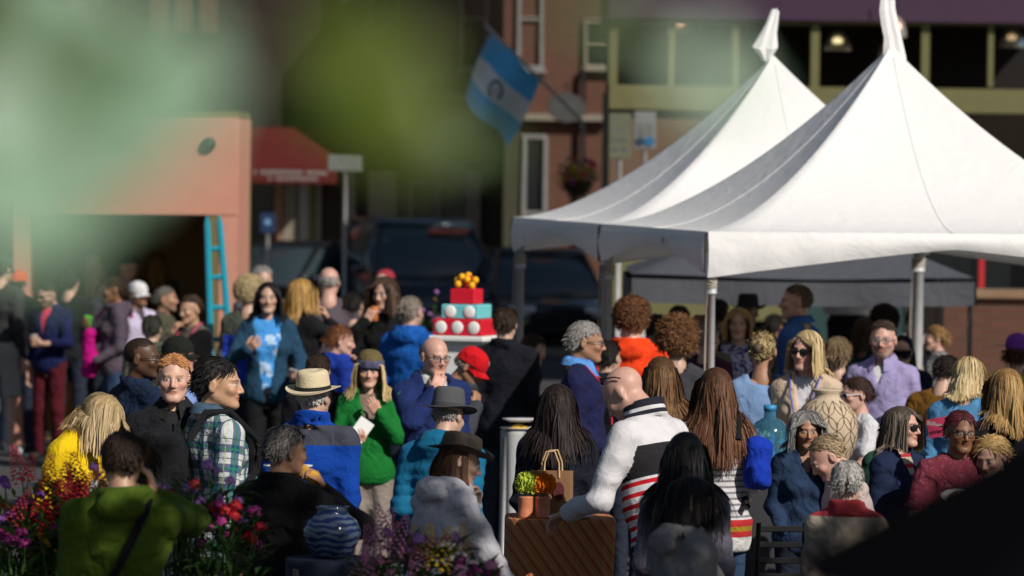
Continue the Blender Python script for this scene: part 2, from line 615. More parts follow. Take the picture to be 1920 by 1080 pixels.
def make_hair(style, col, col2=None, length=.3, hat=None, seed=0, g=(0, 0, -1), n=None, part=0.0, vol=.014, curl=0.0, back=False, dens=1.0, torso=None):
    """Hair in head space: a cap close to the scalp and combed locks on it."""
    rng = np.random.default_rng(seed + 11)
    col = np.array(col, float); col2 = np.array(col2 if col2 is not None else col * 1.45)
    g = np.array(g, float)
    parts = []
    cap_off = {'buzz': .0022, 'balding': .004, 'short': .008, 'receding': .006, 'crop': .007}.get(style, .009)
    reg = style if style in ('balding', 'receding') else 'full'
    if style == 'curly': cap_off = .012 + length * .38
    Pc, Fc = cap_mesh(cap_off, reg, rng, .004 if style == 'buzz' else .03 if style == 'curly' else .008)
    if hat is not None: Fc = Fc[(Pc[Fc][:, :, 2] < hat).all(1)]
    cn = (wrinkle(Pc, seed, 60, .5)[:, None] * .5)
    parts.append((Pc, Fc, np.clip(col * (.8 + cn), 0, 1)))
    if style == 'buzz':
        return merge_parts(parts)
    num = n or {'short': 1900, 'crop': 1700, 'receding': 1500, 'balding': 800, 'long': 1900, 'bob': 1700, 'curly': 2200, 'updo': 1200}.get(style, 400)
    num = int(num * dens)
    d = rng.normal(size=(num * 4, 3)); d /= np.linalg.norm(d, axis=1, keepdims=True)
    okd = hair_ok(d, reg)
    if hat is not None: okd &= (CR_C[2] + d[:, 2] * CR_R[2]) < hat
    d = d[okd][:num]
    k = len(d)
    p = CR_C + d * (CR_R + cap_off * .6)
    nrm = d / CR_R; nrm /= np.linalg.norm(nrm, axis=1, keepdims=True)
    sx = np.sign(d[:, 0] - part + rng.normal(size=k) * .04)
    longish = style in ('long', 'bob')
    if longish:
        ln = length * rng.uniform(.93, 1.03, k)
        m = 8
        v = np.stack([sx * np.where(d[:, 1] > .15, .9 * np.clip(1 - 2.2 * (d[:, 1] - .15), .05, 1) * np.clip(np.abs(d[:, 0]) * 2, .2, 1), .9), np.where(d[:, 1] < .12, -.22, .35 + .5 * (d[:, 1] > .2)), -.25 * np.ones(k)], 1)
        off = rng.uniform(.25, 1.3, k) * vol
        w0 = .0037
    elif style == 'curly':
        ln = length * rng.uniform(.55, .95, k); m = 8
        v = nrm * .6 + rng.normal(size=(k, 3)) * .7
        off = np.full(k, cap_off); w0 = .0030; curl = curl or .007
    elif style == 'updo':
        ln = rng.uniform(.05, .085, k); m = 6
        v = np.array((0, .13, .0)) - p; off = rng.uniform(.6, 1.2, k) * .012; w0 = .006
    else:
        ln = rng.uniform(.6, 1.15, k) * {'short': .055, 'crop': .032, 'receding': .036, 'balding': .026}.get(style, .05) * (length / .3)
        m = 4
        v = np.stack([.35 * sx, .55 * np.ones(k), -.45 * np.ones(k)], 1) + rng.normal(size=(k, 3)) * .16 + nrm * .05
        off = rng.uniform(.3, 1.6, k) * vol * .8; w0 = .0034
    v = v - (v * nrm).sum(1, keepdims=True) * nrm * (0 if style in ('curly',) else .8)
    v /= np.linalg.norm(v, axis=1, keepdims=True) + 1e-9
    pts = [p.copy()]
    grav = {'long': .50, 'bob': .50, 'curly': .12, 'updo': 0.0}.get(style, .10)
    ph = rng.uniform(0, 6.28, (k, 2))
    for i in range(m - 1):
        ds = (ln / (m - 1))[:, None]
        v = v * (1 - grav) + g * grav + rng.normal(size=(k, 3)) * (.05 if longish else .42 if style == 'curly' else .05)
        v /= np.linalg.norm(v, axis=1, keepdims=True) + 1e-9
        p = p + v * ds
        rr = CR_R[None] + (off * (.55 + .75 * min(1, i / 3)))[:, None]
        q = (p - CR_C) / rr; qn = np.linalg.norm(q, axis=1, keepdims=True)
        push = qn < 1
        p = np.where(push, CR_C + rr * q / np.maximum(qn, 1e-6), p)
        if longish:
            rn = np.linalg.norm(p[:, :2] - np.array((0, .035)), axis=1)
            low = (p[:, 2] < -.05) & (rn < .072 + off)
            sc = np.where(low, (.072 + off) / np.maximum(rn, 1e-6), 1)[:, None]
            p[:, :2] = np.array((0, .035)) + (p[:, :2] - np.array((0, .035))) * sc
            face = (p[:, 1] < -.028) & (p[:, 2] < .075 - .35 * np.abs(p[:, 0])) & (np.abs(p[:, 0]) < .077 + off)
            p[face, 0] = sx[face] * (.077 + off[face])
            if torso is not None:
                pt = xf(torso, p)
                c = np.array((0, .005, 1.27)); r_ = np.array((.235, .155, .245))
                qq = (pt - c) / (r_ + off[:, None]); l2 = np.linalg.norm(qq, axis=1, keepdims=True)
                pt = np.where(l2 < 1, c + (r_ + off[:, None]) * qq / np.maximum(l2, 1e-6), pt)
                p = xf(np.linalg.inv(np.array(torso)), pt)
        if curl > 0:
            a = curl * min(1, (i + 1) / 3)
            p = p + np.stack([np.sin(ph[:, 0] + i * 1.9), np.sin(ph[:, 1] + i * 2.1), 0 * ph[:, 0]], 1) * a
        pts.append(p.copy())
    P = np.stack(pts, 1)
    t = np.linspace(0, 1, m)
    W = w0 * rng.uniform(.7, 1.3, (k, 1)) * (np.sin(np.pi * (.18 + .74 * t)) ** .7)[None]
    V, Fl = locks_mesh(P, W, rng)
    f = rng.uniform(0, 1, k) ** 1.5
    C = col[None] * (1 - f)[:, None] + col2[None] * f[:, None]
    C = C * rng.uniform(.85, 1.15, (k, 1))
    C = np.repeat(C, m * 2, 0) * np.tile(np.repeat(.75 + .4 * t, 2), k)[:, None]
    parts.append((V, Fl, np.clip(C, 0, 1)))
    return merge_parts(parts)


# ================================================================ garments and the body
def torso_sdf(P, fem, t, belly=0.0):
    """Trunk without arms; t inflates it. Space: standing torso, z up, facing -y."""
    Q = P.copy(); Q[:, 0] = np.abs(P[:, 0])
    if fem:
        d = sd_ell(P, (0, .005, .93), (.168 + t, .122 + t, .15))
        d = smin(d, sd_ell(P, (0, -.008 - belly * .4, 1.10), (.128 + t + belly * .6, .098 + t + belly, .17)), .06)
        d = smin(d, sd_ell(P, (0, .004, 1.28), (.148 + t, .104 + t, .16)), .06)
        d = smin(d, sd_ell(Q, (.070, -.072, 1.255), (.062 + t * .5, .056 + t * .5, .06)), .05)
        sw = .128
    else:
        d = sd_ell(P, (0, 0, .93), (.160 + t, .118 + t, .15))
        d = smin(d, sd_ell(P, (0, -.010 - belly * .5, 1.09), (.150 + t + belly * .6, .108 + t + belly, .17)), .06)
        d = smin(d, sd_ell(P, (0, 0, 1.285), (.172 + t, .116 + t, .17)), .06)
        sw = .150
    d = smin(d, sd_cone(Q, (0, .016, 1.425), (sw, .014, 1.388), .058 + t * .6, .056 + t * .6), .045)
    d = smin(d, sd_cone(Q, (.085, .02, 1.425), (.02, .025, 1.475), .042 + t * .4, .042 + t * .3), .04)
    return d


def arm_pts(sign, wrist, hint, fem):
    sh = np.array((sign * (.148 if fem else .174), .012, 1.380))
    w = np.array(wrist, float)
    a, b = (.265, .235) if fem else (.285, .255)
    v = w - sh; dist = np.linalg.norm(v)
    mx = (a + b) * .995
    if dist > mx: w = sh + v * mx / dist; v = w - sh; dist = mx
    u = v / dist
    x = (a * a - b * b + dist * dist) / (2 * dist)
    hgt = math.sqrt(max(a * a - x * x, 0))
    h = np.array(hint, float); h = h - (h @ u) * u; h /= np.linalg.norm(h) + 1e-9
    return sh, sh + u * x + h * hgt, w


def arms_sdf(P, arms, r, upto=1.0, fem=False):
    d = np.full(len(P), 9.0, np.float32)
    s = .88 if fem else 1.0
    for sh, el, wr in arms:
        e = el + (wr - el) * min(1.0, upto) if upto > 0 else el
        a = sd_cone(P, sh, el, .052 * s + r, .041 * s + r)
        if upto > 0:
            a = smin(a, sd_cone(P, el, e, .041 * s + r, .041 * s + r + (.027 * s - .041 * s) * upto), .03)
        else:
            m = sh + (el - sh) * (1 + upto)
            a = np.maximum(sd_cone(P, sh, m, .054 * s + r, .052 * s + r), 0 * a - 9)
        d = np.minimum(d, a)
    return d


def cl_attr(V, arms):
    """Cloth coordinates: around, along, and height on the trunk."""
    out = np.zeros((len(V), 3))
    out[:, 0] = np.arctan2(V[:, 0], -V[:, 1]) * .17
    out[:, 1] = V[:, 2]; out[:, 2] = V[:, 2]
    tr = np.abs(V[:, 0]) - .17
    best = np.clip(tr, 0, None) + np.where(np.abs(V[:, 1]) > .17, .05, 0)
    best = np.where(tr < 0, np.clip(np.abs(V[:, 1] + .0) - .135, 0, None), np.clip(tr, 0, None) + .012)
    for sh, el, wr in arms:
        off = 0.0
        for a, b in ((sh, el), (el, wr)):
            d = b - a; l = np.linalg.norm(d); d = d / l
            t = np.clip((V - a) @ d, 0, l)
            v = V - a - t[:, None] * d
            dist = np.clip(np.linalg.norm(v, axis=1) - .055, 0, None)
            m = (dist < best) & (np.abs(V[:, 0]) > .10)
            e1 = np.cross(d, (0.3, .9, .2)); e1 /= np.linalg.norm(e1); e2 = np.cross(d, e1)
            out[m, 0] = np.arctan2(v[m] @ e1, v[m] @ e2) * .06
            out[m, 1] = 1.40 - off - t[m]
            out[m, 2] = np.maximum(out[m, 2], 1.36)
            best = np.where(m, dist, best)
            off += l
    return out


def garment(arms, fem, t, hem, sleeve, seed, belly=0, neck_z=1.49, neck_r=.062, open_v=None, hood=False, collar=0.0, puffer=False, flare=0.0, step=.0135, wr=.006):
    pts = np.array([p for a in arms for p in a])
    lo = np.minimum(pts.min(0) - .11 - t, (-.25 - t - flare, -.24 - belly - t, hem - .03))
    hi = np.maximum(pts.max(0) + .11 + t, (.25 + t + flare, .26 + t, 1.62))
    lo[2] = min(hem - .03, pts[:, 2].min() - .1)

    def f(P):
        d = torso_sdf(P, fem, t + np.clip(.95 - P[:, 2], 0, .5) * flare * 2, belly) if flare else torso_sdf(P, fem, t, belly)
        if hem < .84:
            d = smin(d, sd_ell(P, (0, .005, hem + .05), (.175 + t, .128 + t, .30)), .06)
        if hood:
            d = smin(d, sd_ell(P, (0, .100 + t, 1.430), (.105, .040, .062)), .03)
            q = np.abs(np.linalg.norm(P[:, :2] - np.array((0, .01)), axis=1) - (.088 + t * .4)) - .0
            d = smin(d, np.sqrt(q * q + ((P[:, 2] - 1.475 - .10 * (P[:, 1])) / 1.2) ** 2) - .026, .02)
        if collar > 0:
            rr = np.sqrt((P[:, 0] / 1.0) ** 2 + ((P[:, 1] - .022)) ** 2)
            zc = 1.475 + .12 * P[:, 1]
            q = np.abs(rr - (.074 + t * .3 + .02 * (P[:, 2] - 1.47))) - .013
            b = np.maximum(q, np.abs(P[:, 2] - zc - collar * .5 + .018) - collar * .5 - .022)
            d = smin(d, b, .012)
        ar = arms_sdf(P, arms, t * .62 + .004, sleeve, fem)
        d = smin(d, ar, .035)
        if puffer:
            d = d - .009 * np.abs(np.sin(P[:, 2] * math.pi / .058)) ** .7
        amp = wr * (1 + 1.2 * np.exp(-np.minimum.reduce([np.linalg.norm(P - a[1], axis=1) for a in arms]) / .10))
        d = d - wrinkle(P, seed, 10, 1.0) * amp
        d = np.maximum(d, np.minimum(hem - P[:, 2], ar - .004 - .02))        # hem
        rn = np.linalg.norm(P[:, :2] - np.array((0, .03)), axis=1)
        if collar == 0:
            d = np.maximum(d, np.minimum(neck_r - rn, neck_z + .07 * (P[:, 1]) - P[:, 2]) * 1.0 if False else d)
            d = np.maximum(d, np.where(P[:, 2] > neck_z - .06, neck_r - rn, -1))
            d = np.maximum(d, P[:, 2] - (neck_z + .02 + .25 * P[:, 1]))
        else:
            d = np.maximum(d, np.where(P[:, 2] > 1.45, (neck_r - .004) - rn, -1))
        if open_v:
            zb, hw = open_v
            half = np.clip((P[:, 2] - zb) / (1.50 - zb), 0, 1.2) * hw
            wdg = np.maximum(np.abs(P[:, 0]) - half, P[:, 1] - .0)
            wdg = np.maximum(wdg, zb - P[:, 2])
            d = np.maximum(d, -wdg)
        return d
    V, Fc = surface(f, lo, hi, step)
    return V, Fc, cl_attr(V, arms)


def legs_pts(sit, spread=0.0, step=0.0):
    if sit:
        return [(np.array((s * .09, .0, .93)), np.array((s * .13, -.43, .95)), np.array((s * .13, -.42, .53))) for s in (-1, 1)]
    return [(np.array((s * .088, 0, .90)), np.array((s * (.095 + spread * .5), -.012 + s * step * .5, .49)), np.array((s * (.098 + spread), .02 + s * step, .085))) for s in (-1, 1)]


def legs_sdf(P, legs, t, fem, fr=1.0):
    d = sd_ell(P, (0, .005, .925), (.165 + t, .122 + t, .125))
    for h, k, a in legs:
        b = k + (a - k) * fr
        q = smin(sd_cone(P, h, k, .082 + t, .056 + t), sd_cone(P, k, b, .056 + t, .056 + t + (-.018 + t * .4) * fr), .04)
        d = smin(d, q, .03)
    return d


# ================================================================ headgear and glasses (head space)
def glasses_parts(sun=False, big=1.0, up=0.0, tilt=0.0, rim=.0022):
    rimv, lens = MB(), MB()
    hw, hh = .0235 * big, .0165 * big
    for s in (-1, 1):
        c = Vector((s * .0315, -.1035, .004))
        ring = []
        for k in range(16):
            th = 2 * math.pi * k / 16
            ct, st = math.cos(th), math.sin(th)
            px = math.copysign(abs(ct) ** .7, ct) * hw; pz = math.copysign(abs(st) ** .7, st) * hh - .003 * (st < 0) * 0
            ring.append(c + Vector((px, .010 * (abs(c.x + px) / .055) ** 2, pz)))
        V, F_ = [], []
        for i, p in enumerate(ring):
            o = (p - c).normalized()
            V += [p + o * rim, p + Vector((0, -rim, 0)), p - o * rim, p + Vector((0, rim, 0))]
        for i in range(16):
            for j in range(4):
                F_.append((i * 4 + j, ((i + 1) % 16) * 4 + j, ((i + 1) % 16) * 4 + (j + 1) % 4, i * 4 + (j + 1) % 4))
        rimv.add(V, F_)
        lens.add([c + Vector((0, -.0015, 0))] + ring, [(0, 1 + (i + 1) % 16, 1 + i) for i in range(16)])
        rimv.tube([(s * .054, -.095, .010), (s * .074, -.070, .010), (s * .081, -.01, .008), (s * .083, .022, -.002)], rim * (1.5 if sun else 1.1), 5)
    rimv.tube([(-.010, -.1055, .006), (0, -.107, .009), (.010, -.1055, .006)], rim * 1.1, 5)
    return rimv, lens


def cap_parts(col_front=None):
    dome, brim = MB(), MB()
    nu, nv = 32, 9
    V, F_ = [], []
    for j in range(nv + 1):
        ph = (math.pi / 2) * j / nv
        for i in range(nu):
            th = 2 * math.pi * i / nu
            r = math.sin(ph) ** .85 if ph > 0 else 0
            d = Vector((r * math.cos(th), r * math.sin(th), math.cos(ph) ** .8))
            V.append(Vector((0, .014, .030)) + Vector((d.x * .0905, d.y * .111, d.z * .105 - .020 * max(0, d.y) * (1 - d.z))))
    for j in range(nv):
        for i in range(nu):
            F_.append((j * nu + i, (j + 1) * nu + i, (j + 1) * nu + (i + 1) % nu, j * nu + (i + 1) % nu))
    dome.add(V, F_)
    dome.tube([(0, .014, .132), (0, .014, .139)], .007, 8)
    m = 13
    top, bot = [], []
    for i in range(m):
        a = math.pi * (i / (m - 1))
        x = -math.cos(a)
        for q in (0, .5, 1):
            yy = -.085 * math.sin(a) - .010 + .014 - q * (.066 * math.sin(a) ** .6)
            xx = x * (.088 - .012 * q)
            zz = .030 - .016 * (abs(x) ** 2) * (1 + q) - .018 * q
            top.append((xx, yy, zz))
    bot = [(p[0], p[1], p[2] - .004) for p in top]
    F2 = []
    k = len(top)
    for i in range(m - 1):
        for q in range(2):
            a, b, c, d = i * 3 + q, i * 3 + q + 1, (i + 1) * 3 + q + 1, (i + 1) * 3 + q
            F2 += [(a, b, c, d), (a + k, d + k, c + k, b + k)]
        F2.append((i * 3 + 2, i * 3 + 2 + k, (i + 1) * 3 + 2 + k, (i + 1) * 3 + 2))
    brim.add(top + bot, F2)
    return dome, brim


def fedora_parts(brim_w=.062, crown_h=.115, droop=.010, curl=.022, band_h=.020, pinch=.5):
    crown, brim, band = MB(), MB(), MB()
    n = 40
    def ell(th, rx, ry, z, dz=0): return (rx * math.cos(th), .012 + ry * math.sin(th), z + dz)
    z0 = .048
    prof = [(0, 1.0), (.25, .985), (.55, .955), (.8, .915), (.93, .86), (1.0, .72), (.985, .45), (.955, .18)]
    V, F_ = [], []
    for t, k in prof:
        for i in range(n):
            th = 2 * math.pi * i / n
            fr = max(0, -math.sin(th))
            kk = k * (1 - .16 * pinch * t * fr * abs(math.cos(th)) ** .5)
            V.append(ell(th, .090 * kk, .110 * kk, z0 + crown_h * t, -.022 * pinch * t * (1 - abs(math.cos(th))) * (1 if k < .7 else .3)))
    for j in range(len(prof) - 1):
        for i in range(n):
            F_.append((j * n + i, j * n + (i + 1) % n, (j + 1) * n + (i + 1) % n, (j + 1) * n + i))
    F_.append(tuple((len(prof) - 1) * n + i for i in range(n)))
    crown.add(V, F_)
    V, F_ = [], []
    rows = (0, .35, .7, 1.0)
    for side in (0, 1):
        for q in rows:
            for i in range(n):
                th = 2 * math.pi * i / n
                lift = curl * abs(math.cos(th)) ** 3 * q ** 1.6 - droop * abs(math.sin(th)) ** 2 * q
                V.append(ell(th, .089 + brim_w * q, .109 + brim_w * q, z0 + .004 - side * .005, lift))
    for side in (0, 1):
        for j in range(3):
            for i in range(n):
                a = side * 4 * n
                q = (a + j * n + i, a + j * n + (i + 1) % n, a + (j + 1) * n + (i + 1) % n, a + (j + 1) * n + i)
                F_.append(q if side else q[::-1])
    for i in range(n):
        F_.append((3 * n + i, 3 * n + (i + 1) % n, 7 * n + (i + 1) % n, 7 * n + i))
    brim.add(V, F_)
    V, F_ = [], []
    for j, (zz, k) in enumerate(((.004, 1.035), (.004 + band_h, 1.028))):
        for i in range(n):
            V.append(ell(2 * math.pi * i / n, .090 * k, .110 * k, z0 + zz))
    F_ = [(i, (i + 1) % n, n + (i + 1) % n, n + i) for i in range(n)]
    band.add(V, F_)
    return crown, brim, band


def beanie_parts():
    dome, cuff = MB(), MB()
    n = 48
    V, F_ = [], []
    prof = [(1.0, .02), (1.02, .05), (.98, .085), (.86, .118), (.62, .142), (.30, .152), (.05, .150)]
    for k, z in prof:
        for i in range(n):
            th = 2 * math.pi * i / n
            w = 1 + .012 * math.cos(th * 24)
            V.append((.094 * k * w * math.cos(th), .014 + .116 * k * w * math.sin(th), z))
    for j in range(len(prof) - 1):
        for i in range(n):
            F_.append((j * n + i, j * n + (i + 1) % n, (j + 1) * n + (i + 1) % n, (j + 1) * n + i))
    F_.append(tuple((len(prof) - 1) * n + i for i in range(n)))
    dome.add(V, F_)
    V, F_ = [], []
    n = 96
    for j, (k, z) in enumerate(((.96, .022), (1.05, .020), (1.09, .035), (1.09, .062), (1.05, .078), (.96, .078))):
        for i in range(n):
            th = 2 * math.pi * i / n
            w = 1 + .018 * math.cos(th * 32)
            V.append((.094 * k * w * math.cos(th), .014 + .116 * k * w * math.sin(th), z - .012 * (math.sin(th) < 0) * -math.sin(th) * -.4))
    for j in range(5):
        for i in range(n):
            F_.append((j * n + i, j * n + (i + 1) % n, (j + 1) * n + (i + 1) % n, (j + 1) * n + i))
    cuff.add(V, F_)
    return dome, cuff


# ================================================================ person
HANDS_AT = {}
PEOPLE = []
SKINS = {'pale': (.60, .36, .27), 'light': (.50, .315, .235), 'pink': (.56, .325, .255), 'tan': (.36, .19, .115), 'olive': (.42, .25, .16), 'east': (.50, .29, .18), 'brown': (.20, .095, .05), 'dark': (.095, .045, .024)}
_SHOE = {}


def shoe_mesh():
    if 's' not in _SHOE:
        def f(P):
            d = sd_ell(P, (0, -.075, .035), (.044, .085, .042))
            d = smin(d, sd_ell(P, (0, .02, .05), (.036, .055, .055)), .03)
            return np.maximum(d, -P[:, 2] + .002)
        _SHOE['s'] = surface(f, (-.06, -.18, -.01), (.06, .1, .13), .020)
    return _SHOE['s']


def pose_arm(name, s, MHt, fem, sit):
    """Wrist target, elbow hint, hand direction, palm normal and hand pose, in torso space."""
    hp = lambda p: np.array(MHt @ Vector(p))
    if isinstance(name, tuple):
        w, d, nrm, hand = name[1:5]
        hint = name[5] if len(name) > 5 else (s * .7, .5, -.8)
        return np.array(w, float), np.array(hint, float), np.array(d, float), np.array(nrm, float), hand
    if name == 'down':
        return np.array((s * .215, -.03, .86)), np.array((s * .2, .8, 0)), np.array((0, -.12, -1)), np.array((-s, 0, 0)), 'relax'
    if name == 'hidden':
        return np.array((s * .17, -.18, 1.0)), np.array((s * .12, .8, -.2)), None, None, None
    if name == 'mouth':
        m = hp((s * .008, -.125, -.062)); w = m + np.array((s * .055, -.035, -.115))
        return w, np.array((s * .9, .1, -.8)), m - w, np.array((-s * .35, .9, .15)), 'pinch'
    if name == 'chin':
        m = hp((s * .02, -.115, -.10)); w = m + np.array((s * .045, -.03, -.10))
        return w, np.array((s * .8, -.1, -.9)), m - w, np.array((-s * .3, .9, .1)), 'fist'
    if name == 'ear':
        m = hp((s * .098, -.03, -.02)); w = m + np.array((s * .035, -.03, -.10))
        return w, np.array((s * .8, -.3, -.9)), m - w, np.array((-s, .1, 0)), 'hold'
    if name == 'hold':
        return np.array((s * .13, -.31, 1.14)), np.array((s * .6, .6, -1)), np.array((-s * .35, -1, .25)), np.array((-s * .3, .2, 1)), 'hold'
    if name == 'belly':
        return np.array((s * .07, -.25, 1.13)), np.array((s * .9, .3, -.6)), np.array((-s, -.35, .15)), np.array((0, 1, .1)), 'grip'
    if name == 'chest':
        return np.array((s * .06, -.24, 1.27)), np.array((s * .9, .1, -.8)), np.array((-s * .6, -.4, .6)), np.array((0, .9, .3)), 'grip'
    if name == 'lap':
        return np.array((s * .16, -.26, .98)), np.array((s * .8, .5, -.2)), np.array((-s * .3, -1, -.1)), np.array((0, 0, -1)), 'relax'
    raise ValueError(name)


def person(label, px, py, s, yaw=0, head=(0, 0, 0), lean=0, tilt=0, fem=False, skin='light', hair=None, top=None, inner=None, legs=None,
           arms=('hidden', 'hidden'), sit=False, acc=(), beard=None, goatee=None, face=True, lip=None, brow=None, belly=0.0, hs=.955, shoes=None, group='people in the festival crowd', key=None, bare_legs=False, seed=None, cat='person', base_z=0.0):
    seed = seed if seed is not None else len(PEOPLE) * 13 + 5
    sk = np.array(SKINS[skin])
    MT = Matrix.Translation((0, 0, .95)) @ Matrix.Rotation(R(lean), 4, 'X') @ Matrix.Rotation(R(tilt), 4, 'Y') @ Matrix.Translation((0, 0, -.95))
    MHt = Matrix.Translation((0, .022, 1.495)) @ Matrix.Rotation(R(head[0]), 4, 'Z') @ Matrix.Rotation(R(head[1]), 4, 'X') @ Matrix.Rotation(R(head[2]), 4, 'Y') @ Matrix.Translation((0, -.032, .108)) @ Matrix.Diagonal((hs, hs, hs, 1))
    MH0t = Matrix.Translation((0, .022 - .032, 1.495 + .108)) @ Matrix.Diagonal((hs, hs, hs, 1))
    dz = -.43 if sit else 0
    base = Matrix.Translation((0, 0, dz))
    hc = (base @ MT @ MHt) @ Vector((0, 0, 0)); ztop = hc.z + .12 * hs
    tgt = at(px, py, s)
    k = (tgt.z - base_z) / ztop
    yr = R(yaw)
    off = Matrix.Rotation(yr, 3, 'Z') @ (Vector((hc.x, hc.y, 0)) * k)
    if not .84 < k < 1.13: print('SCALE %.2f  %s' % (k, label))
    root = empty('person', (tgt.x - off.x, tgt.y - off.y, base_z), yr)
    tag(root, label, cat, group)
    PEOPLE.append(root)
    MS = Matrix.Diagonal((k, k, k, 1)) @ base          # legs
    MU = MS @ MT                                        # trunk and arms
    MH = MU @ MHt                                       # head
    # --- arms
    av, hands = [], []
    for nm, sg in ((arms[0], -1), (arms[1], 1)):
        w, hint, d, nr, hp = pose_arm(nm, sg, MHt, fem, sit)
        a = arm_pts(sg, w, hint, fem)
        av.append(a)
        hands.append((a[2], d, nr, hp, sg))
    top = dict(top or {})
    sleeve = top.get('sleeve', 1.0)
    # --- body: head, neck, trunk, arms, legs and hands in one mesh
    near = s > 330
    st = (.0056 if near else .0066) if face else .012
    HV, HF, hm = head_template(st, fem)
    hairc = np.array(hair[1]) if hair else np.array((.2, .13, .08))
    C = head_colors(hm, len(HV), sk, brow if brow is not None else hairc * .55, lip if lip is not None else sk * np.array((1.02, .62, .60)), beard, goatee=goatee, makeup=1 if fem else 0)
    wn = np.clip((HV[:, 2] + .19) / .10, 0, 1)[:, None]; wn = wn * wn * (3 - 2 * wn)
    parts = [(xf(MH, HV) * wn + xf(MU @ MH0t, HV) * (1 - wn), HF, C)]

    def skin_f(P):
        return smin(np.maximum(torso_sdf(P, fem, -.014), P[:, 2] - 1.455), arms_sdf(P, av, -.004, 1.0, fem), .03)
    pts = np.array([p for a in av for p in a])
    V, Fc = surface(skin_f, np.minimum(pts.min(0) - .08, (-.24, -.2, .80)), np.maximum(pts.max(0) + .08, (.24, .2, 1.50)), .018 if sleeve < .9 else .045)
    parts.append((xf(MU, V), Fc, np.repeat(sk[None], len(V), 0)))
    cut_legs = bool(legs and legs.get('cut'))
    lg = legs_pts(sit, .02 if not fem else 0, top.get('stride', 0.0))
    V, Fc = surface(lambda P: legs_sdf(P, lg, -.010, fem), (-.28, -.58 if sit else -.25, .02 if not sit else .40), (.28, .22, 1.08), .024 if cut_legs else .05)
    parts.append((xf(MS, V), Fc, np.repeat(sk[None], len(V), 0)))
    for w, d, nr, hp, sg in hands:
        if hp is None: continue
        HVh, HFh = hand_template(hp)
        z = np.array(d, float); z /= np.linalg.norm(z)
        y = np.array(nr, float); y = y - (y @ z) * z; y /= np.linalg.norm(y)
        x = np.cross(y, z)
        hk = .90 if fem else 1.0
        B = np.stack([x * hk, y * hk, z * hk], 1)
        Vv = HVh.copy(); Ff = HFh
        if sg < 0: Vv[:, 0] *= -1; Ff = HFh[:, ::-1]
        Vv = Vv @ B.T + w
        hc_ = np.repeat((sk * np.array((1.0, .93, .9)))[None], len(Vv), 0)
        parts.append((xf(MU, Vv), Ff, hc_))
        if key:
            Mw = Matrix.Translation(root.location) @ Matrix.Rotation(yr, 4, 'Z')
            pc = Mw @ (MU @ Vector(w + z * .085 * hk + y * .045 * hk))
            Rw = (Mw @ MU).to_3x3()
            HANDS_AT[(key, 'L' if sg < 0 else 'R')] = (pc, (Rw @ Vector(z)).normalized(), (Rw @ Vector(y)).normalized())
    V, Fc, Cc = merge_parts(parts)
    mesh_obj('body', V, Fc, M_SKIN, root, cols=Cc)
    # --- clothes
    t = top.get('t', .02) * .82
    kw = dict(hem=top.get('hem', .84), sleeve=sleeve, belly=belly, open_v=top.get('v'), hood=top.get('hood', False), collar=top.get('collar', 0.0), puffer=top.get('puffer', False), flare=top.get('flare', 0), neck_r=top.get('neck_r', .064), neck_z=top.get('neck_z', 1.49), wr=top.get('wr', .006))
    V, Fc, cl = garment(av, fem, t, seed=seed, step=top.get('step', .0140 if near else .0190), **kw)
    tobj = mesh_obj(top.get('name', 'jacket'), xf(MU, V), Fc, top['mat'], root, attrs={'cl': cl})
    if inner:
        V, Fc, cl = garment(av, fem, min(inner.get('t', 1), t - .018), .86, -.55, seed + 1, belly=belly, collar=inner.get('collar', 0), neck_r=inner.get('neck_r', .060), step=.020, wr=.002)
        mesh_obj('shirt', xf(MU, V), Fc, inner['mat'], root, attrs={'cl': cl})
    if legs is None: legs = dict(mat=fabric('dark_denim', (.022, .028, .045)))
    fr = legs.get('fr', 1.0)
    cut = legs.get('cut')
    tl = legs.get('t', .012)

    def lf(P):
        d = legs_sdf(P, lg, tl, fem, fr) - wrinkle(P, seed + 3, 11, .006)
        d = np.maximum(d, P[:, 2] - 1.0)
        if cut: d = np.maximum(d, cut - P[:, 2])
        return d
    V, Fc = surface(lf, (-.3, -.6 if sit else -.28, .02 if not sit else .38), (.3, .24, 1.06), .018 if (legs.get('fine') or cut) else .040)
    cl = np.stack([np.arctan2(V[:, 0], -V[:, 1]) * .1, V[:, 2], V[:, 2]], 1)
    mesh_obj(legs.get('name', 'trousers'), xf(MS, V), Fc, legs['mat'], root, attrs={'cl': cl})
    SV, SF = shoe_mesh()
    for h, kn, an in lg:
        dzs = 0.53 - .10 if sit else 0
        mesh_obj('shoe', xf(MS, SV + np.array((an[0], an[1] - .0, dzs))), SF, shoes or mat('shoe_black', (.02, .02, .022), .6), root)
    # --- hair
    if hair:
        style, col = hair[0], hair[1]
        hk = dict(hair[2]) if len(hair) > 2 else {}
        gv = (MT.to_3x3() @ MHt.to_3x3().normalized()).inverted() @ Vector((0, 0, -1))
        hk['dens'] = hk.get('dens', 1.0) * (1.0 if s > 300 else .55)
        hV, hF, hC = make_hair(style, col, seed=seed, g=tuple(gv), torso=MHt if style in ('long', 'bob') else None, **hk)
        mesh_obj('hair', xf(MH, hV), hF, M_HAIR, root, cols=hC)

    def put(name, mb, m, M=MH, smooth=True, parent=root):
        return mesh_obj(name, xf(M, np.array(mb.v)), mb.f, m, parent, smooth)
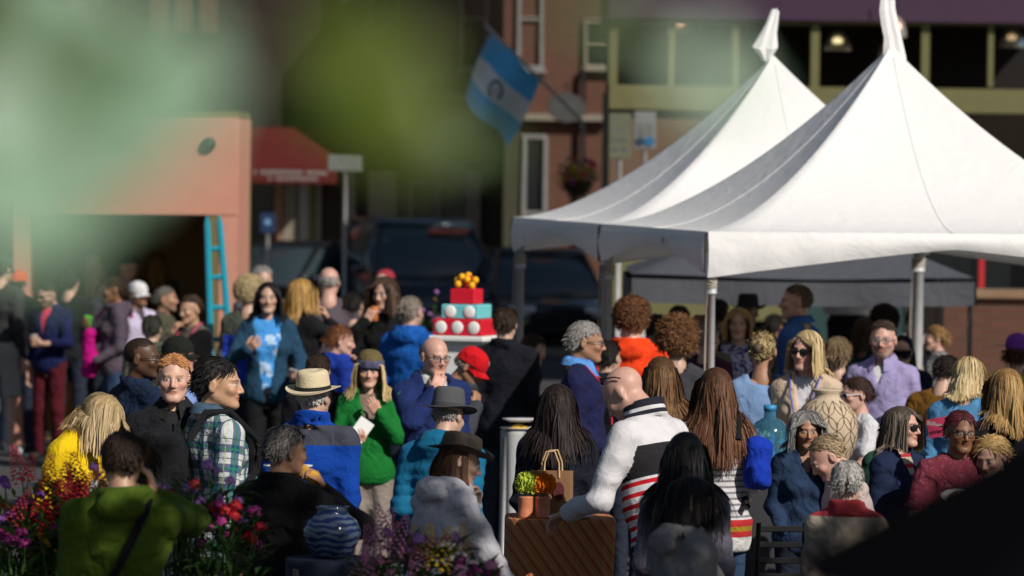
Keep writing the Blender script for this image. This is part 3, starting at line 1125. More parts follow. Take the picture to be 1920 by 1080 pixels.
    for a in acc:
        kind = a[0]
        if kind in ('glasses', 'sunglasses', 'sunglasses_up'):
            rim, lens = glasses_parts(kind != 'glasses', a[2] if len(a) > 2 else 1.0)
            Mg = MH
            if kind == 'sunglasses_up':
                Mg = MH @ Matrix.Translation((0, .045, .055)) @ Matrix.Rotation(R(-32), 4, 'X')
            g = put('glasses' if kind == 'glasses' else 'sunglasses', rim, a[1], Mg)
            put('lens', lens, mat('sun_lens', (.012, .010, .010), .08, spec=.6, var=.05) if kind != 'glasses' else M_CLEAR, Mg, parent=g)
        elif kind == 'cap':
            d, b = cap_parts()
            Mc = MH @ Matrix.Rotation(R(a[3] if len(a) > 3 else 0), 4, 'Z') @ Matrix.Rotation(R(a[4] if len(a) > 4 else 4), 4, 'X')
            o = put('cap', d, a[1], Mc); put('brim', b, a[2] or a[1], Mc, parent=o)
        elif kind == 'fedora':
            c, b, bd = fedora_parts(**(a[3] if len(a) > 3 else {}))
            Mc = MH @ Matrix.Translation((0, 0, a[4] if len(a) > 4 else 0)) @ Matrix.Rotation(R(a[5] if len(a) > 5 else -6), 4, 'X')
            o = put('hat', c, a[1], Mc); put('brim', b, a[1], Mc, parent=o); put('hat_band', bd, a[2], Mc, parent=o)
        elif kind == 'beanie':
            d, c = beanie_parts()
            o = put('beanie', d, a[1], MH); put('cuff', c, a[2], MH, parent=o)
        elif kind == 'lanyard':
            mb = MB(); tt = t + .012
            f_ = -.118 - tt - belly
            for sg in (-1, 1):
                mb.tube([(sg * .02, .095 + tt * .4, 1.468), (sg * .075, .05, 1.492), (sg * .088, -.03, 1.468), (sg * .070, f_ + .035, 1.37), (sg * .035, f_ - .012, 1.25), (0, f_ - .018, 1.14)], .0055, 5)
            if len(a) > 2: mb.box((0, f_ - .02, 1.085), (.035, .003, .05))
            put('lanyard', mb, a[1], MU)
        elif kind == 'band':                            # wristband: side, colour
            i = 0 if a[1] == 'L' else 1
            sh, el, wr = av[i]
            d = (wr - el) / np.linalg.norm(wr - el)
            mb = MB(); c = wr - d * .012
            mb.tube([tuple(c - d * .010), tuple(c + d * .010)], .034, 14, cap=False)
            put('wristband', mb, a[2], MU)
        elif kind == 'strap':                           # cross-body strap over one shoulder
            mb = MB(); sg = a[2]; tt = t + .012
            r_ = [(sg * .10, -.02, 1.475), (sg * .115, .06, 1.45), (sg * .06, .118 + tt, 1.33), (0, .128 + tt, 1.2), (-sg * .10, .118 + tt, 1.05), (-sg * .17, .07, .95)]
            for p, q in zip(r_[:-1], r_[1:]): pass
            mb.tube(r_, .016, 6)
            put('strap', mb, a[1], MU)
        elif kind == 'collar':                          # folded shirt collar
            mb = MB(); V_, F_ = [], []
            n_ = 22
            for i in range(n_):
                th = -math.pi / 2 + R(20) + (2 * math.pi - R(40)) * i / (n_ - 1)
                ct, sn = math.cos(th), math.sin(th)
                fr_ = max(0, -sn)
                for rr, zz in ((.060, 1.492), (.064, 1.520 - .012 * fr_), (.082, 1.498 - .03 * fr_), (.094 + .012 * fr_, 1.468 - .050 * fr_)):
                    V_.append((rr * ct, .026 + rr * sn * 1.05 - .02 * fr_, zz + .10 * rr * sn))
            for i in range(n_ - 1):
                for j in range(3): F_.append((i * 4 + j, (i + 1) * 4 + j, (i + 1) * 4 + j + 1, i * 4 + j + 1))
            mb.add(V_, F_); put('collar', mb, a[1], MU)
        elif kind == 'zip':
            mb = MB(); mb.tube([(0, -.118 - t - .016 - belly * .9, 1.40), (0, -.125 - t - .014 - belly, 1.25), (0, -.13 - t - .006 - belly * 1.2, 1.05)], .006, 5)
            put('zip', mb, a[1], MU)
        elif kind == 'bun':
            mb = MB(); mb.lathe([(.001, -.04), (.025, -.034), (.04, 0), (.028, .032), (.001, .04)], 14, Matrix.Translation((0, .125, .03)) @ Matrix.Rotation(R(90), 4, 'X'))
            put('bun', mb, a[1])
        elif kind == 'logo':                            # small mark on the cap front or chest: matrix given
            mb = MB(); mb.box((0, 0, 0), a[2]); put('badge', mb, a[1], (MH if a[4] == 'head' else MU) @ a[3])
    Mw = Matrix.Translation(root.location) @ Matrix.Rotation(yr, 4, 'Z')
    root_info = dict(root=root, MU=Mw @ MU, MH=Mw @ MH, arms=av, t=t, k=k)
    if key: INFO[key] = root_info
    return root


INFO = {}
M_CLEAR = None


def clear_glass():
    m = bpy.data.materials.new('spectacle_glass')
    nt, b = nodes_of(m)
    tr = N(nt, 'BsdfTransparent'); gl = N(nt, 'BsdfGlossy'); gl.inputs['Roughness'].default_value = .05
    mx = N(nt, 'MixShader'); mx.inputs[0].default_value = .10
    L(nt, tr.outputs[0], mx.inputs[1]); L(nt, gl.outputs[0], mx.inputs[2])
    L(nt, mx.outputs[0], nt.nodes['Material Output'].inputs['Surface'])
    return m


M_CLEAR = clear_glass()


# ================================================================ THE SETTING
def pbox(mb, x0, y0, x1, y1, s, d, front=0.0, bev=0.0):
    """Box whose front face covers the photo rectangle at scale s, d metres deep, front metres nearer."""
    c = at((x0 + x1) / 2, (y0 + y1) / 2, s)
    return mb.box((c.x, c.y + d / 2 - front, c.z), ((x1 - x0) / s / 2, d / 2, (y1 - y0) / s / 2), None, bev)


def part(name, m, parent, x0, y0, x1, y1, s, d, front=0.0, bev=0.0):
    mb = MB(); pbox(mb, x0, y0, x1, y1, s, d, front, bev)
    o = mb.build(name, m)
    if parent is not None:
        o.parent = parent; o.matrix_parent_inverse = parent.matrix_world.inverted()
    return o


def root_at(name, x, y):
    o = empty(name, (x, y, 0))
    bpy.context.view_layer.update()
    return o


def under(o, parent):
    """Parent a mesh built in world coordinates, keeping it in place."""
    o.parent = parent
    o.matrix_parent_inverse = Matrix.Translation(-parent.matrix_world.translation) if parent.type == 'EMPTY' and parent.parent is None else parent.matrix_world.inverted()
    return o


# ---- ground
def asphalt():
    m = bpy.data.materials.new('asphalt')
    nt, b = nodes_of(m)
    src, no, mx = noise_var(nt, b, (.050, .048, .047), .6, .35, detail=8)
    b.inputs['Roughness'].default_value = .9
    n2 = N(nt, 'TexNoise'); n2.inputs['Scale'].default_value = 60; L(nt, src, n2.inputs['Vector'])
    bp = N(nt, 'Bump'); bp.inputs['Strength'].default_value = .4; bp.inputs['Distance'].default_value = .01
    L(nt, n2.outputs['Fac'], bp.inputs['Height']); L(nt, bp.outputs[0], b.inputs['Normal'])
    return m


tag(mesh_obj('ground', [(-400, -200, 0), (400, -200, 0), (400, 700, 0), (-400, 700, 0)], [(0, 1, 2, 3)], mat('earth', (.09, .085, .075), .95)), kind='structure')
tag(mesh_obj('road', [(-60, -10, .004), (60, -10, .004), (60, 64.5, .004), (-60, 64.5, .004)], [(0, 1, 2, 3)], asphalt()), kind='structure')
mb = MB(); mb.box((0, 70, .07), (60, 5.5, .07), None, .02)
tag(mb.build('pavement', mat('concrete', (.28, .26, .24), .9, bump=.2, var=.2, scale=1.5)), kind='structure')
g0, g1 = at(-40, 812, 188), at(75, 836, 196)
tag(mesh_obj('road_marking', [(g0.x - 6, 46.4, .008), (g1.x + .6, 44.6, .008), (g1.x + .6, 44.45, .008), (g0.x - 6, 46.25, .008)], [(0, 1, 2, 3)], mat('yellow_paint', (.55, .33, .06), .8)), kind='structure')

# raised terrace in front of the restaurant
mb = MB(); mb.box((5.2, 48.5, .225), (3.4, 8.2, .225))
tag(mb.build('terrace', mat('concrete', (.28, .26, .24), .9)), kind='structure')

# ---- materials of the buildings
def brick_mat(name, c1, c2, mortar, scale=1.0):
    m = bpy.data.materials.new(name)
    nt, b = nodes_of(m)
    tc = N(nt, 'TexCoord'); mp = N(nt, 'Mapping')
    mp.inputs['Rotation'].default_value = (R(90), 0, 0)
    L(nt, tc.outputs['Object'], mp.inputs['Vector'])
    br = N(nt, 'TexBrick')
    br.inputs['Color1'].default_value = (*c1, 1); br.inputs['Color2'].default_value = (*c2, 1); br.inputs['Mortar'].default_value = (*mortar, 1)
    br.inputs['Scale'].default_value = 1.0 * scale; br.inputs['Brick Width'].default_value = .22; br.inputs['Row Height'].default_value = .075; br.inputs['Mortar Size'].default_value = .008
    L(nt, mp.outputs[0], br.inputs['Vector'])
    L(nt, br.outputs['Color'], b.inputs['Base Color'])
    bp = N(nt, 'Bump'); bp.inputs['Strength'].default_value = .5; bp.inputs['Distance'].default_value = .008; bp.invert = True
    L(nt, br.outputs['Fac'], bp.inputs['Height']); L(nt, bp.outputs[0], b.inputs['Normal'])
    b.inputs['Roughness'].default_value = .9
    return m


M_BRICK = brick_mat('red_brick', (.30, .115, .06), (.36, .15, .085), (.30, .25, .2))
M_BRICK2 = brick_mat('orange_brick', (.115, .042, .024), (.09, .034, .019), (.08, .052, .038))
M_STONE = mat('sandstone', (.22, .14, .085), .9, var=.3, scale=2, bump=.4, bscale=9)
M_CREAM = mat('cream_trim', (.22, .19, .145), .7)
M_OLIVE = mat('olive_trim', (.13, .125, .05), .6)
M_SIDING = mat('olive_siding', (.045, .046, .026), .75, stretch=(1, 1, 14), scale=2, var=.25, bump=.3, bscale=3)
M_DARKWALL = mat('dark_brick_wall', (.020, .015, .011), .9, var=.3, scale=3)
M_WHITE = mat('white_paint', (.32, .31, .29), .6)
M_PURPLE = mat('purple_fascia', (.045, .020, .045), .6)
M_PANE = mat('window_glass', (.012, .014, .016), .06, spec=.55, var=.3, scale=.8)
M_TEALPANE = mat('tinted_glass', (.03, .12, .10), .08, spec=.5)
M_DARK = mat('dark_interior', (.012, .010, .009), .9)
M_BLACK = mat('black_metal', (.012, .012, .013), .45)
M_STEEL = mat('painted_steel', (.50, .50, .50), .45, metal=.15, var=.2, scale=12)
M_ROPE = mat('cotton_rope', (.42, .38, .32), .95)


def window(parent, x0, y0, x1, y1, s, frame=M_WHITE, pane=M_PANE, fw=6, sash=True, sill=True, front=.06):
    f = MB()
    for r in ((x0, y0, x1, y0 + fw), (x0, y1 - fw, x1, y1), (x0, y0 + fw, x0 + fw, y1 - fw), (x1 - fw, y0 + fw, x1, y1 - fw)):
        pbox(f, *r, s, .12, front)
    if sash:
        ym = (y0 + y1) / 2
        pbox(f, x0 + fw, ym - fw * .4, x1 - fw, ym + fw * .4, s, .08, front - .02)
    w = under(f.build('window', frame), parent)
    g = MB(); pbox(g, x0 + fw * .8, y0 + fw * .8, x1 - fw * .8, y1 - fw * .8, s, .02, -.0 + .006)
    o = g.build('pane', pane); o.parent = w; o.matrix_parent_inverse = w.matrix_world.inverted()
    if sill:
        q = MB(); pbox(q, x0 - 4, y1 + .3, x1 + 4, y1 + 7, s, .2, front + .06)
        o = q.build('sill', frame); o.parent = w; o.matrix_parent_inverse = w.matrix_world.inverted()
    return w


# ---- storefront with the red awning (left)
SB = 113
b1 = tag(root_at('shop_building', at(300, 400, SB).x, 76), 'dark brick shopfront with a red awning behind the peach booth', 'building')
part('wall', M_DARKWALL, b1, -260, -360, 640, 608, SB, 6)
for x0, x1 in ((284, 316), (330, 362), (376, 408)):
    part('pier', mat('brown_brick', (.11, .055, .036), .9), b1, x0, -200, x1, 64, SB, .3, .22)
window(b1, 452, 338, 514, 600, SB, mat('dark_green_frame', (.02, .05, .05)), M_PANE, 5, True, False)
part('pier', M_BRICK, b1, 515, 330, 529, 606, SB, .3, .22)
for x0, x1, m in ((531, 556, M_CREAM), (560, 578, M_WHITE), (578, 590, M_OLIVE), (592, 602, M_CREAM)):
    part('pilaster', m, b1, x0, 330, x1, 606, SB, .3, .18)
part('door', mat('dark_door', (.035, .02, .014), .5), b1, 603, 345, 638, 606, SB, .1, .05)
for x0 in (30, 130, 230): window(b1, x0, -60, x0 + 56, 150, SB, mat('brown_frame', (.08, .06, .045), .7), M_PANE, 5)
# awning: sloping fabric, valance with two rows of pale lettering
A0, A1 = at(456, 238, SB), at(640, 238, SB)
B0, B1 = at(456, 312, SB), at(640, 312, SB)
ya = A0.y - .23
dpt = 1.25
M_AWN = mat('red_canvas', (.085, .009, .007), .85, bump=.1)
V = [(A0.x + .9, ya, A0.z), (A1.x, ya, A0.z), (A1.x, ya - dpt, B0.z), (A0.x, ya - dpt, B0.z), (A0.x, ya, B0.z)]
aw = under(mesh_obj('awning', [(A0.x, ya, A0.z), (A1.x, ya, A0.z), (A1.x, ya - dpt, B0.z), (A0.x, ya - dpt, B0.z), (A1.x, ya, B0.z), (A0.x, ya, B0.z)], [(0, 3, 2, 1), (0, 5, 3), (1, 2, 4)], M_AWN, None, False), b1)
zz = B0.z - .26
mb = MB(); mb.box(((A0.x + A1.x) / 2, ya - dpt - .01, (B0.z + zz) / 2), ((A1.x - A0.x) / 2, .012, (B0.z - zz) / 2))
va = mb.build('valance', M_AWN); va.parent = aw; va.matrix_parent_inverse = aw.matrix_world.inverted()
mb = MB(); rr = random.Random(3)
for row, (n_, z_, h_) in enumerate(((21, B0.z - .085, .035), (13, B0.z - .185, .028))):
    w_ = (A1.x - A0.x) * (.74 if row == 0 else .5) / n_
    x_ = A0.x + (.26 if row == 0 else .50)
    for i in range(n_):
        if rr.random() < .14: continue
        cx = x_ + w_ * (i + .5)
        mb.box((cx - w_ * .22, ya - dpt - .027, z_), (w_ * .10, .003, h_))
        mb.box((cx + w_ * .20, ya - dpt - .027, z_), (w_ * .10, .003, h_))
        mb.box((cx, ya - dpt - .027, z_ + h_ * rr.choice((-.7, 0, .7))), (w_ * .13, .003, h_ * .22))
o = mb.build('lettering', M_WHITE); o['kind'] = 'stuff'; o.parent = aw; o.matrix_parent_inverse = aw.matrix_world.inverted()

# ---- cream and olive shop in the middle
b2 = tag(root_at('shop_building', at(800, 400, SB).x, 76), 'olive clapboard shop with cream pilasters behind the dark parked car', 'building')
part('wall', M_SIDING, b2, 640.5, -360, 962, 606, SB + .6, 6)
for x0, x1 in ((642, 666), (690, 744), (872, 900)):
    part('pilaster', M_CREAM, b2, x0, 318, x1, 600, SB + .6, .3, .16)
part('panel', mat('pale_olive', (.12, .118, .075), .7), b2, 746, 268, 870, 600, SB + .6, .12, .05)
window(b2, 768, 338, 826, 470, SB + .6, M_CREAM, M_TEALPANE, 6, False, True, .12)
part('cornice', M_OLIVE, b2, 640, 176, 962, 190, SB + .6, .5, .36)
part('frieze', mat('moss_green_paint', (.09, .14, .02), .6), b2, 820, 255, 960, 300, SB + .6, .2, .12)
for i in range(16):
    part('clapboard', M_SIDING, b2, 642, -40 + i * 13.4, 960, -40 + i * 13.4 + 12.4, SB + .6, .1, .03 + .004 * (i % 2))
window(b2, 690, -60, 748, 120, SB + .6, M_OLIVE, M_PANE, 6, True, True, .14)
window(b2, 862, -60, 916, 130, SB + .6, M_CREAM, M_PANE, 6, True, True, .14)

# ---- brick corner building with the tall white window
M_FRAME3 = mat('pale_frame', (.20, .195, .185), .6)
b3 = tag(root_at('brick_building', at(1040, 400, 120).x, 72), 'orange brick corner building with tall white sash window and stone base', 'building')
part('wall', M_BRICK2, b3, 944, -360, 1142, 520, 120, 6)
part('stone_base', M_STONE, b3, 940, 520, 1146, 640, 120, 6.2, .1)
part('belt_course', M_CREAM, b3, 942, 214, 1144, 226, 120, .3, .2)
window(b3, 978, 252, 1026, 546, 120, M_FRAME3, M_PANE, 8, True, True, .1)
window(b3, 1096, 36, 1152, 126, 120, M_CREAM, M_PANE, 6, True, True, .1)
window(b3, 970, -60, 1020, 130, 120, M_FRAME3, M_PANE, 7, True, True, .1)
part('pilaster', M_SIDING, b3, 944, 228, 972, 520, 120, .2, .08)
part('downpipe', M_BLACK, b3, 1088, 130, 1096, 600, 120, .08, .12)

# ---- restaurant on the right, behind the tents
SR = 150
b4 = tag(root_at('restaurant_building', at(1560, 300, SR).x, 60), 'restaurant with purple fascia and olive window frames behind the white tents', 'building')
part('wall', M_OLIVE, b4, 1142, 168, 1490, 600, SR, 5)
part('brick_wall', mat('brown_render', (.13, .085, .055), .9), b4, 1142, 178, 1500, 420, SR, .2, .06)
part('fascia', M_PURPLE, b4, 1142, -300, 1990, 40, SR, 5.2, .25)
part('lintel', M_OLIVE, b4, 1142, 164, 1990, 209, SR, .6, .2)
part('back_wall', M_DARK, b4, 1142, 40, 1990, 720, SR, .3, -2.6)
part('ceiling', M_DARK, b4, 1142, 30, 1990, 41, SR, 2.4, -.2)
for x0, x1 in ((1142, 1158), (1254, 1266), (1372, 1384), (1520, 1536), (1727, 1742), (1852, 1862)):
    part('mullion', M_OLIVE, b4, x0, 41, x1, 163, SR, .16, .06)
for x0, x1 in ((1158, 1254), (1266, 1372), (1384, 1520), (1536, 1727), (1742, 1852), (1862, 1990)):
    part('window_rail', M_OLIVE, b4, x0, 41, x1, 47, SR, .12, .04)
for x0, x1 in ((1496, 1508), (1700, 1712), (1960, 1972)):
    part('column', mat('dark_timber', (.03, .022, .016), .6), b4, x0, 210, x1, 640, SR, .3, .05)
part('pane', M_PANE, b4, 1712, 214, 1960, 545, SR, .02, -.4)
part('red_post', mat('red_paint', (.42, .02, .025), .5), b4, 1834, 478, 1844, 560, SR, .08, .1)
part('shop_wall', mat('dark_green_frame', (.02, .05, .05)), b4, 1500, 380, 1712, 700, SR, .1, -.6)

# small orange sign under the lintel
t = tag(root_at('hanging_sign', at(1788, 232, SR).x, at(1788, 232, SR).y - .3), 'small orange sign hanging under the restaurant lintel', 'sign')
under(part('board', mat('orange_sign', (.55, .11, .05), .6), None, 1770, 218, 1805, 250, SR, .05, .30), t)
under(part('bracket', M_BLACK, None, 1785, 209.5, 1790, 218, SR, .03, .29), t)
o = under(part('sign_mark', M_WHITE, None, 1776, 228, 1799, 232, SR, .01, .312), t)


def pendant(px, py, s, label, col, strength, glass=(.5, .5, .45), w=.17):
    c = at(px, py, s); c.y += .9
    t = root_at('pendant_lamp', c.x, c.y); t.location.z = c.z; bpy.context.view_layer.update()
    tag(t, label, 'lamp', 'pendant lamps in the restaurant')
    m = bpy.data.materials.get('lamp_shade_glass')
    if m is None:
        m = bpy.data.materials.new('lamp_shade_glass'); nt, b = nodes_of(m)
        b.inputs['Base Color'].default_value = (.55, .5, .4, 1); b.inputs['Roughness'].default_value = .25; b.inputs['Transmission Weight'].default_value = .75
    mb = MB(); mb.lathe([(.02, .13), (w * .35, .11), (w * .75, .05), (w, -.05), (w * 1.02, -.13)], 20, None, False); mb.build('lamp_shade', m, t, True)
    mb = MB(); mb.lathe([(.005, -.01), (.09, .0), (.10, .028), (.08, .055), (.01, .06)], 14); mb.build('bulb', mat('bulb_%s' % label[:14].replace(' ', '_'), col, .4, emit=(col, strength)), t, True)
    mb = MB(); mb.tube([(0, 0, .12), (0, 0, .55)], .008, 6); mb.build('cord', M_BLACK, t)
    return t


pendant(1280, 40, SR, 'warm lit pendant lamp far left in the restaurant window', (1.0, .62, .42), 3.0)
pendant(1580, 72, SR, 'glass pendant lamp with pale yellow bulb left of the tent peak', (1.0, .85, .50), 2.4)
pendant(1692, 46, SR + 4, 'upper orange pendant lamp right behind the front tent peak', (1.0, .36, .14), 3.0, w=.13)
pendant(1680, 84, SR - 2, 'lower orange pendant lamp partly hidden by the front tent peak', (1.0, .5, .12), 3.0)
pendant(1912, 66, SR, 'pendant lamp at the right edge of the restaurant window', (1.0, .72, .45), 1.0)

# ---- brick planter wall at the right
c0 = at(1770, 545, 182); c1 = at(2060, 545, 182)
pw = tag(root_at('planter_wall', (c0.x + c1.x) / 2, c0.y + .5), 'low orange brick planter wall at the right edge behind the canopy', 'wall')
mb = MB(); mb.box(((c0.x + c1.x) / 2, c0.y + .5, (c0.z - .08) / 2), ((c1.x - c0.x) / 2, .5, (c0.z - .08) / 2)); under(mb.build('wall', M_BRICK2), pw)
mb = MB(); mb.box(((c0.x + c1.x) / 2, c0.y + .47, c0.z - .038), ((c1.x - c0.x) / 2 + .05, .55, .04), None, .012); under(mb.build('coping', M_STONE), pw)

# ================================================================ peach booth and ladder
def booth():
    s = 195
    M_PEACH = mat('peach_paint', (.52, .245, .175), .75, var=.1)
    M_PEACH_IN = mat('olive_board', (.16, .13, .05), .8)
    c = at(240, 400, s)
    t = tag(root_at('market_booth', c.x, c.y + .5), 'peach painted market booth with black round spotlights and dark counter opening', 'booth')
    zt, zb = at(240, 218, s).z, at(240, 402, s).z
    xl, xr = at(28, 300, s).x, at(447, 300, s).x
    y0 = c.y
    mb = MB(); mb.box(((xl + xr) / 2, y0 + .06, (zt + zb) / 2), ((xr - xl) / 2, .06, (zt - zb) / 2), None, .006); under(mb.build('header_panel', M_PEACH), t)
    xp = at(397, 300, s).x
    mb = MB(); mb.box(((xp + xr) / 2 + .04, y0 + .06, zb / 2 - .002), ((xr - xp) / 2 - .04, .06, zb / 2 - .002)); under(mb.build('pillar', M_PEACH), t)
    mb = MB(); mb.box((xp + .03, y0 + .09, zb / 2 - .002), (.045, .08, zb / 2 - .002)); under(mb.build('door_jamb', M_PEACH_IN), t)
    mb = MB(); mb.box((xl + .08, y0 + .06, zb / 2 - .002), (.08, .06, zb / 2 - .002)); under(mb.build('pillar', M_PEACH), t)
    mb = MB(); mb.box(((xl + xr) / 2, y0 + 2.1, zt / 2), ((xr - xl) / 2, .05, zt / 2)); under(mb.build('back_panel', M_PEACH_IN), t)
    for x in (xl, xr):
        mb = MB(); mb.box((x + (.05 if x == xl else -.05), y0 + 1.1, zt / 2), (.04, .95, zt / 2 - .003)); under(mb.build('side_panel', M_PEACH), t)
    mb = MB(); mb.box(((xl + xr) / 2, y0 + 1.05, zt + .03), ((xr - xl) / 2 - .01, 1.0, .03)); under(mb.build('roof', M_PEACH_IN), t)
    mb = MB(); mb.box(((xl + xr) / 2 - .1, y0 + .35, .98), ((xr - xl) / 2 - .3, .25, .03)); under(mb.build('counter', M_PEACH_IN), t)
    for px, py in ((222, 262), (392, 270)):
        p = at(px, py, s)
        mb = MB(); mb.lathe([(.055, -.10), (.066, -.09), (.070, -.02), (.03, .02)], 18, Matrix.Translation((p.x, y0 - .06, p.z)) @ Matrix.Rotation(R(90), 4, 'X') @ Matrix.Rotation(R(14), 4, 'Y'))
        mb.box((p.x, y0 - .02, p.z), (.03, .019, .03)); under(mb.build('spotlight', M_BLACK, None, True), t)


booth()
# teal ladder leaning on the booth pillar
s = 212
M_TEAL = mat('teal_paint', (.012, .27, .36), .5, var=.1)
ldc = at(412, 690, s)
ld = tag(root_at('ladder', ldc.x, ldc.y), 'turquoise wooden ladder leaning on the peach booth pillar', 'ladder')
lt, rt = at(401, 404, 196), at(423, 403, 196)
lb, rb = at(395, 640, s), at(430, 640, s)
def ladp(side, f):   # f: 0 top, 1 = the rung at y 640, continues to the floor
    a, b = (lt, lb) if side < 0 else (rt, rb)
    a = a.copy(); a.y = ldc.y + 2.35; b = b.copy()
    return a + (b - a) * f
fl = ladp(-1, 0).z / (ladp(-1, 0).z - ladp(-1, 1).z)
for sd in (-1, 1):
    mb = MB(); mb.tube([ladp(sd, -.0), ladp(sd, .06), ladp(sd, fl * .998)], [.012, .030, .030], 8); under(mb.build('rail', M_TEAL), ld)
for f in (.27, .5, .74, .985, 1.22, 1.46):
    mb = MB(); mb.tube([ladp(-1, f), ladp(1, f)], .024, 8); under(mb.build('rung', M_TEAL), ld)

# ================================================================ parked cars
def car(label, px, py_roof, s, yaw, col, L_=4.6, W=1.86, H=1.75, suv=True, sticker=False):
    c = at(px, py_roof, s)
    t = tag(empty('parked_car', (c.x, c.y, 0), R(yaw)), label, 'car', 'cars parked on the street')
    bpy.context.view_layer.update()
    M_P = mat('paint_%s' % label[:9].replace(' ', '_'), col, .22, metal=.2, spec=.5, var=.05, coat=.6)
    hw = W / 2
    # side profile (y forward is -y): lower body
    def loft(prof, name, m):
        V, F_ = [], []
        for (y, z0, z1, w0, w1) in prof:
            V += [(-w0, y, z0), (w0, y, z0), (w0 * 1.0, y, (z0 + z1) / 2), (w1, y, z1), (-w1, y, z1), (-w0, y, (z0 + z1) / 2)]
        n = 6
        for i in range(len(prof) - 1):
            for k in range(n):
                F_.append((i * n + k, (i + 1) * n + k, (i + 1) * n + (k + 1) % n, i * n + (k + 1) % n))
        F_.append(tuple(range(n))); F_.append(tuple(range(len(prof) * n - 1, (len(prof) - 1) * n - 1, -1)))
        return mesh_obj(name, V, F_, m, t, True)
    f, r = -L_ / 2, L_ / 2
    belt = H * .58
    body = loft([(f, .35, .70, hw * .80, hw * .76), (f + .12, .28, belt * .86, hw * .95, hw * .86), (f + .5, .24, belt * .93, hw, hw * .90), (f + 1.15, .24, belt * .99, hw, hw * .92), (f + 1.3, .24, belt, hw, hw * .93), (r - .3, .26, belt * 1.02, hw, hw * .93), (r - .05, .34, belt * .98, hw * .95, hw * .88), (r, .40, belt * .8, hw * .85, hw * .8)], 'body', M_P)
    gh = loft([(f + 1.15, belt - .02, belt + .02, hw * .90, hw * .88), (f + 1.95, belt - .02, H - .08, hw * .92, hw * .70), (f + 2.3, belt - .02, H - .02, hw * .92, hw * .72), (r - .9, belt - .02, H - .03, hw * .92, hw * .72), (r - (.25 if suv else .5), belt - .02, belt + .05 if not suv else H - .25, hw * .9, hw * .74)], 'glasshouse', mat('car_glass', (.03, .045, .05), .05, spec=.9, var=.2, scale=2))
    roof = loft([(f + 1.95, H - .085, H - .045, hw * .70, hw * .68), (f + 2.3, H - .03, H + .02, hw * .72, hw * .66), (r - .9, H - .04, H + .01, hw * .72, hw * .66), (r - .4, H - .14, H - .08, hw * .70, hw * .66)], 'roof', M_P)
    for sg in (-1, 1):
        mb = MB(); mb.tube([(sg * hw * .895, f + 1.16, belt), (sg * hw * .705, f + 1.95, H - .07), (sg * hw * .72, r - .9, H - .02), (sg * hw * .86, r - .3, belt)], .035, 6); mb.build('pillar', M_P, t, True)
        mb = MB(); mb.box((sg * hw * .62, f + .03, .66), (.2, .06, .08), None, .02); mb.build('headlight', mat('headlamp', (.6, .62, .65), .1, spec=.6), t, True)
        mb = MB(); mb.box((sg * (hw + .09), f + 1.35, belt + .08), (.10, .05, .07), None, .02); mb.build('wing_mirror', M_P, t, True)
        for yy in (f + .9, r - .9):
            mb = MB(); mb.lathe([(.20, -.10), (.31, -.11), (.335, -.06), (.335, .06), (.31, .11), (.20, .10)], 24, Matrix.Translation((sg * (hw - .10), yy, .335)) @ Matrix.Rotation(R(90), 4, 'Y'))
            w = mb.build('wheel', mat('tyre', (.015, .015, .016), .85), t, True)
            mb = MB(); mb.lathe([(.02, .115), (.19, .105), (.205, .08)], 20, Matrix.Translation((sg * (hw - .10), yy, .335)) @ Matrix.Rotation(R(90 * sg), 4, 'Y')); mb.build('rim', M_STEEL, w, True)
    mb = MB(); mb.box((0, f - .01, .55), (hw * .5, .05, .10), None, .02); mb.build('grille', M_BLACK, t)
    mb = MB(); mb.box((0, f - .02, .40), (hw * .86, .06, .06), None, .02); mb.build('bumper', M_BLACK, t)
    if sticker:
        mb = MB(); mb.box((.32, f + 1.80, H - .165), (.30, .012, .035), Matrix.Rotation(R(-55), 3, 'X').to_4x4()); mb.build('sun_strip', mat('red_sticker', (.6, .12, .08), .5), t)
    return t


car('dark blue van like car with red strip on its windscreen', 785, 415, 126, 12, (.012, .022, .035), 4.9, 2.0, 1.9, True, True)
car('black hatchback parked left of the dark blue car', 545, 452, 122, -32, (.010, .011, .013), 4.3, 1.8, 1.5, False)
car('black car half hidden by the left tent pole', 1010, 470, 128, 8, (.008, .009, .011), 4.4, 1.8, 1.5, False)

# ================================================================ signs, flag, hanging basket
def sign_board(name, label, x0, y0, x1, y1, s, m, lines=4, mark=None, post=True, ink=None):
    c = at((x0 + x1) / 2, (y0 + y1) / 2, s)
    t = tag(root_at(name, c.x, c.y), label, 'sign')
    under(part('board', m, None, x0, y0, x1, y1, s, .03, .0, .004), t)
    ink = ink or mat('sign_ink', (.10, .11, .10), .7)
    for i in range(lines):
        f = .14 + .62 * i / max(lines - 1, 1) if not mark else .10 + .45 * i / max(lines - 1, 1)
        yy = y0 + (y1 - y0) * f
        mb = MB(); n_ = 7
        for k in range(n_):
            if (k * 7 + i * 3) % 5 == 0: continue
            xx0 = x0 + (x1 - x0) * (.12 + .76 * k / n_); pbox(mb, xx0, yy, xx0 + (x1 - x0) * .085, yy + (y1 - y0) * .07, s, .004, .003)
        o = under(mb.build('lettering', ink), t); o['kind'] = 'stuff'
    if mark:
        for (fx, fy, r_, m_) in mark:
            p = at(x0 + (x1 - x0) * fx, y0 + (y1 - y0) * fy, s)
            mb = MB(); mb.lathe([(r_, 0), (r_, .004)], 20, Matrix.Translation((p.x, p.y - .006, p.z)) @ Matrix.Rotation(R(90), 4, 'X')); under(mb.build('symbol', m_), t)
    if post:
        mb = MB(); mb.tube([(c.x, c.y + .05, 0), (c.x, c.y + .05, c.z + (y1 - y0) / s / 2)], .025, 8); under(mb.build('post', M_STEEL, None, True), t)
    return t


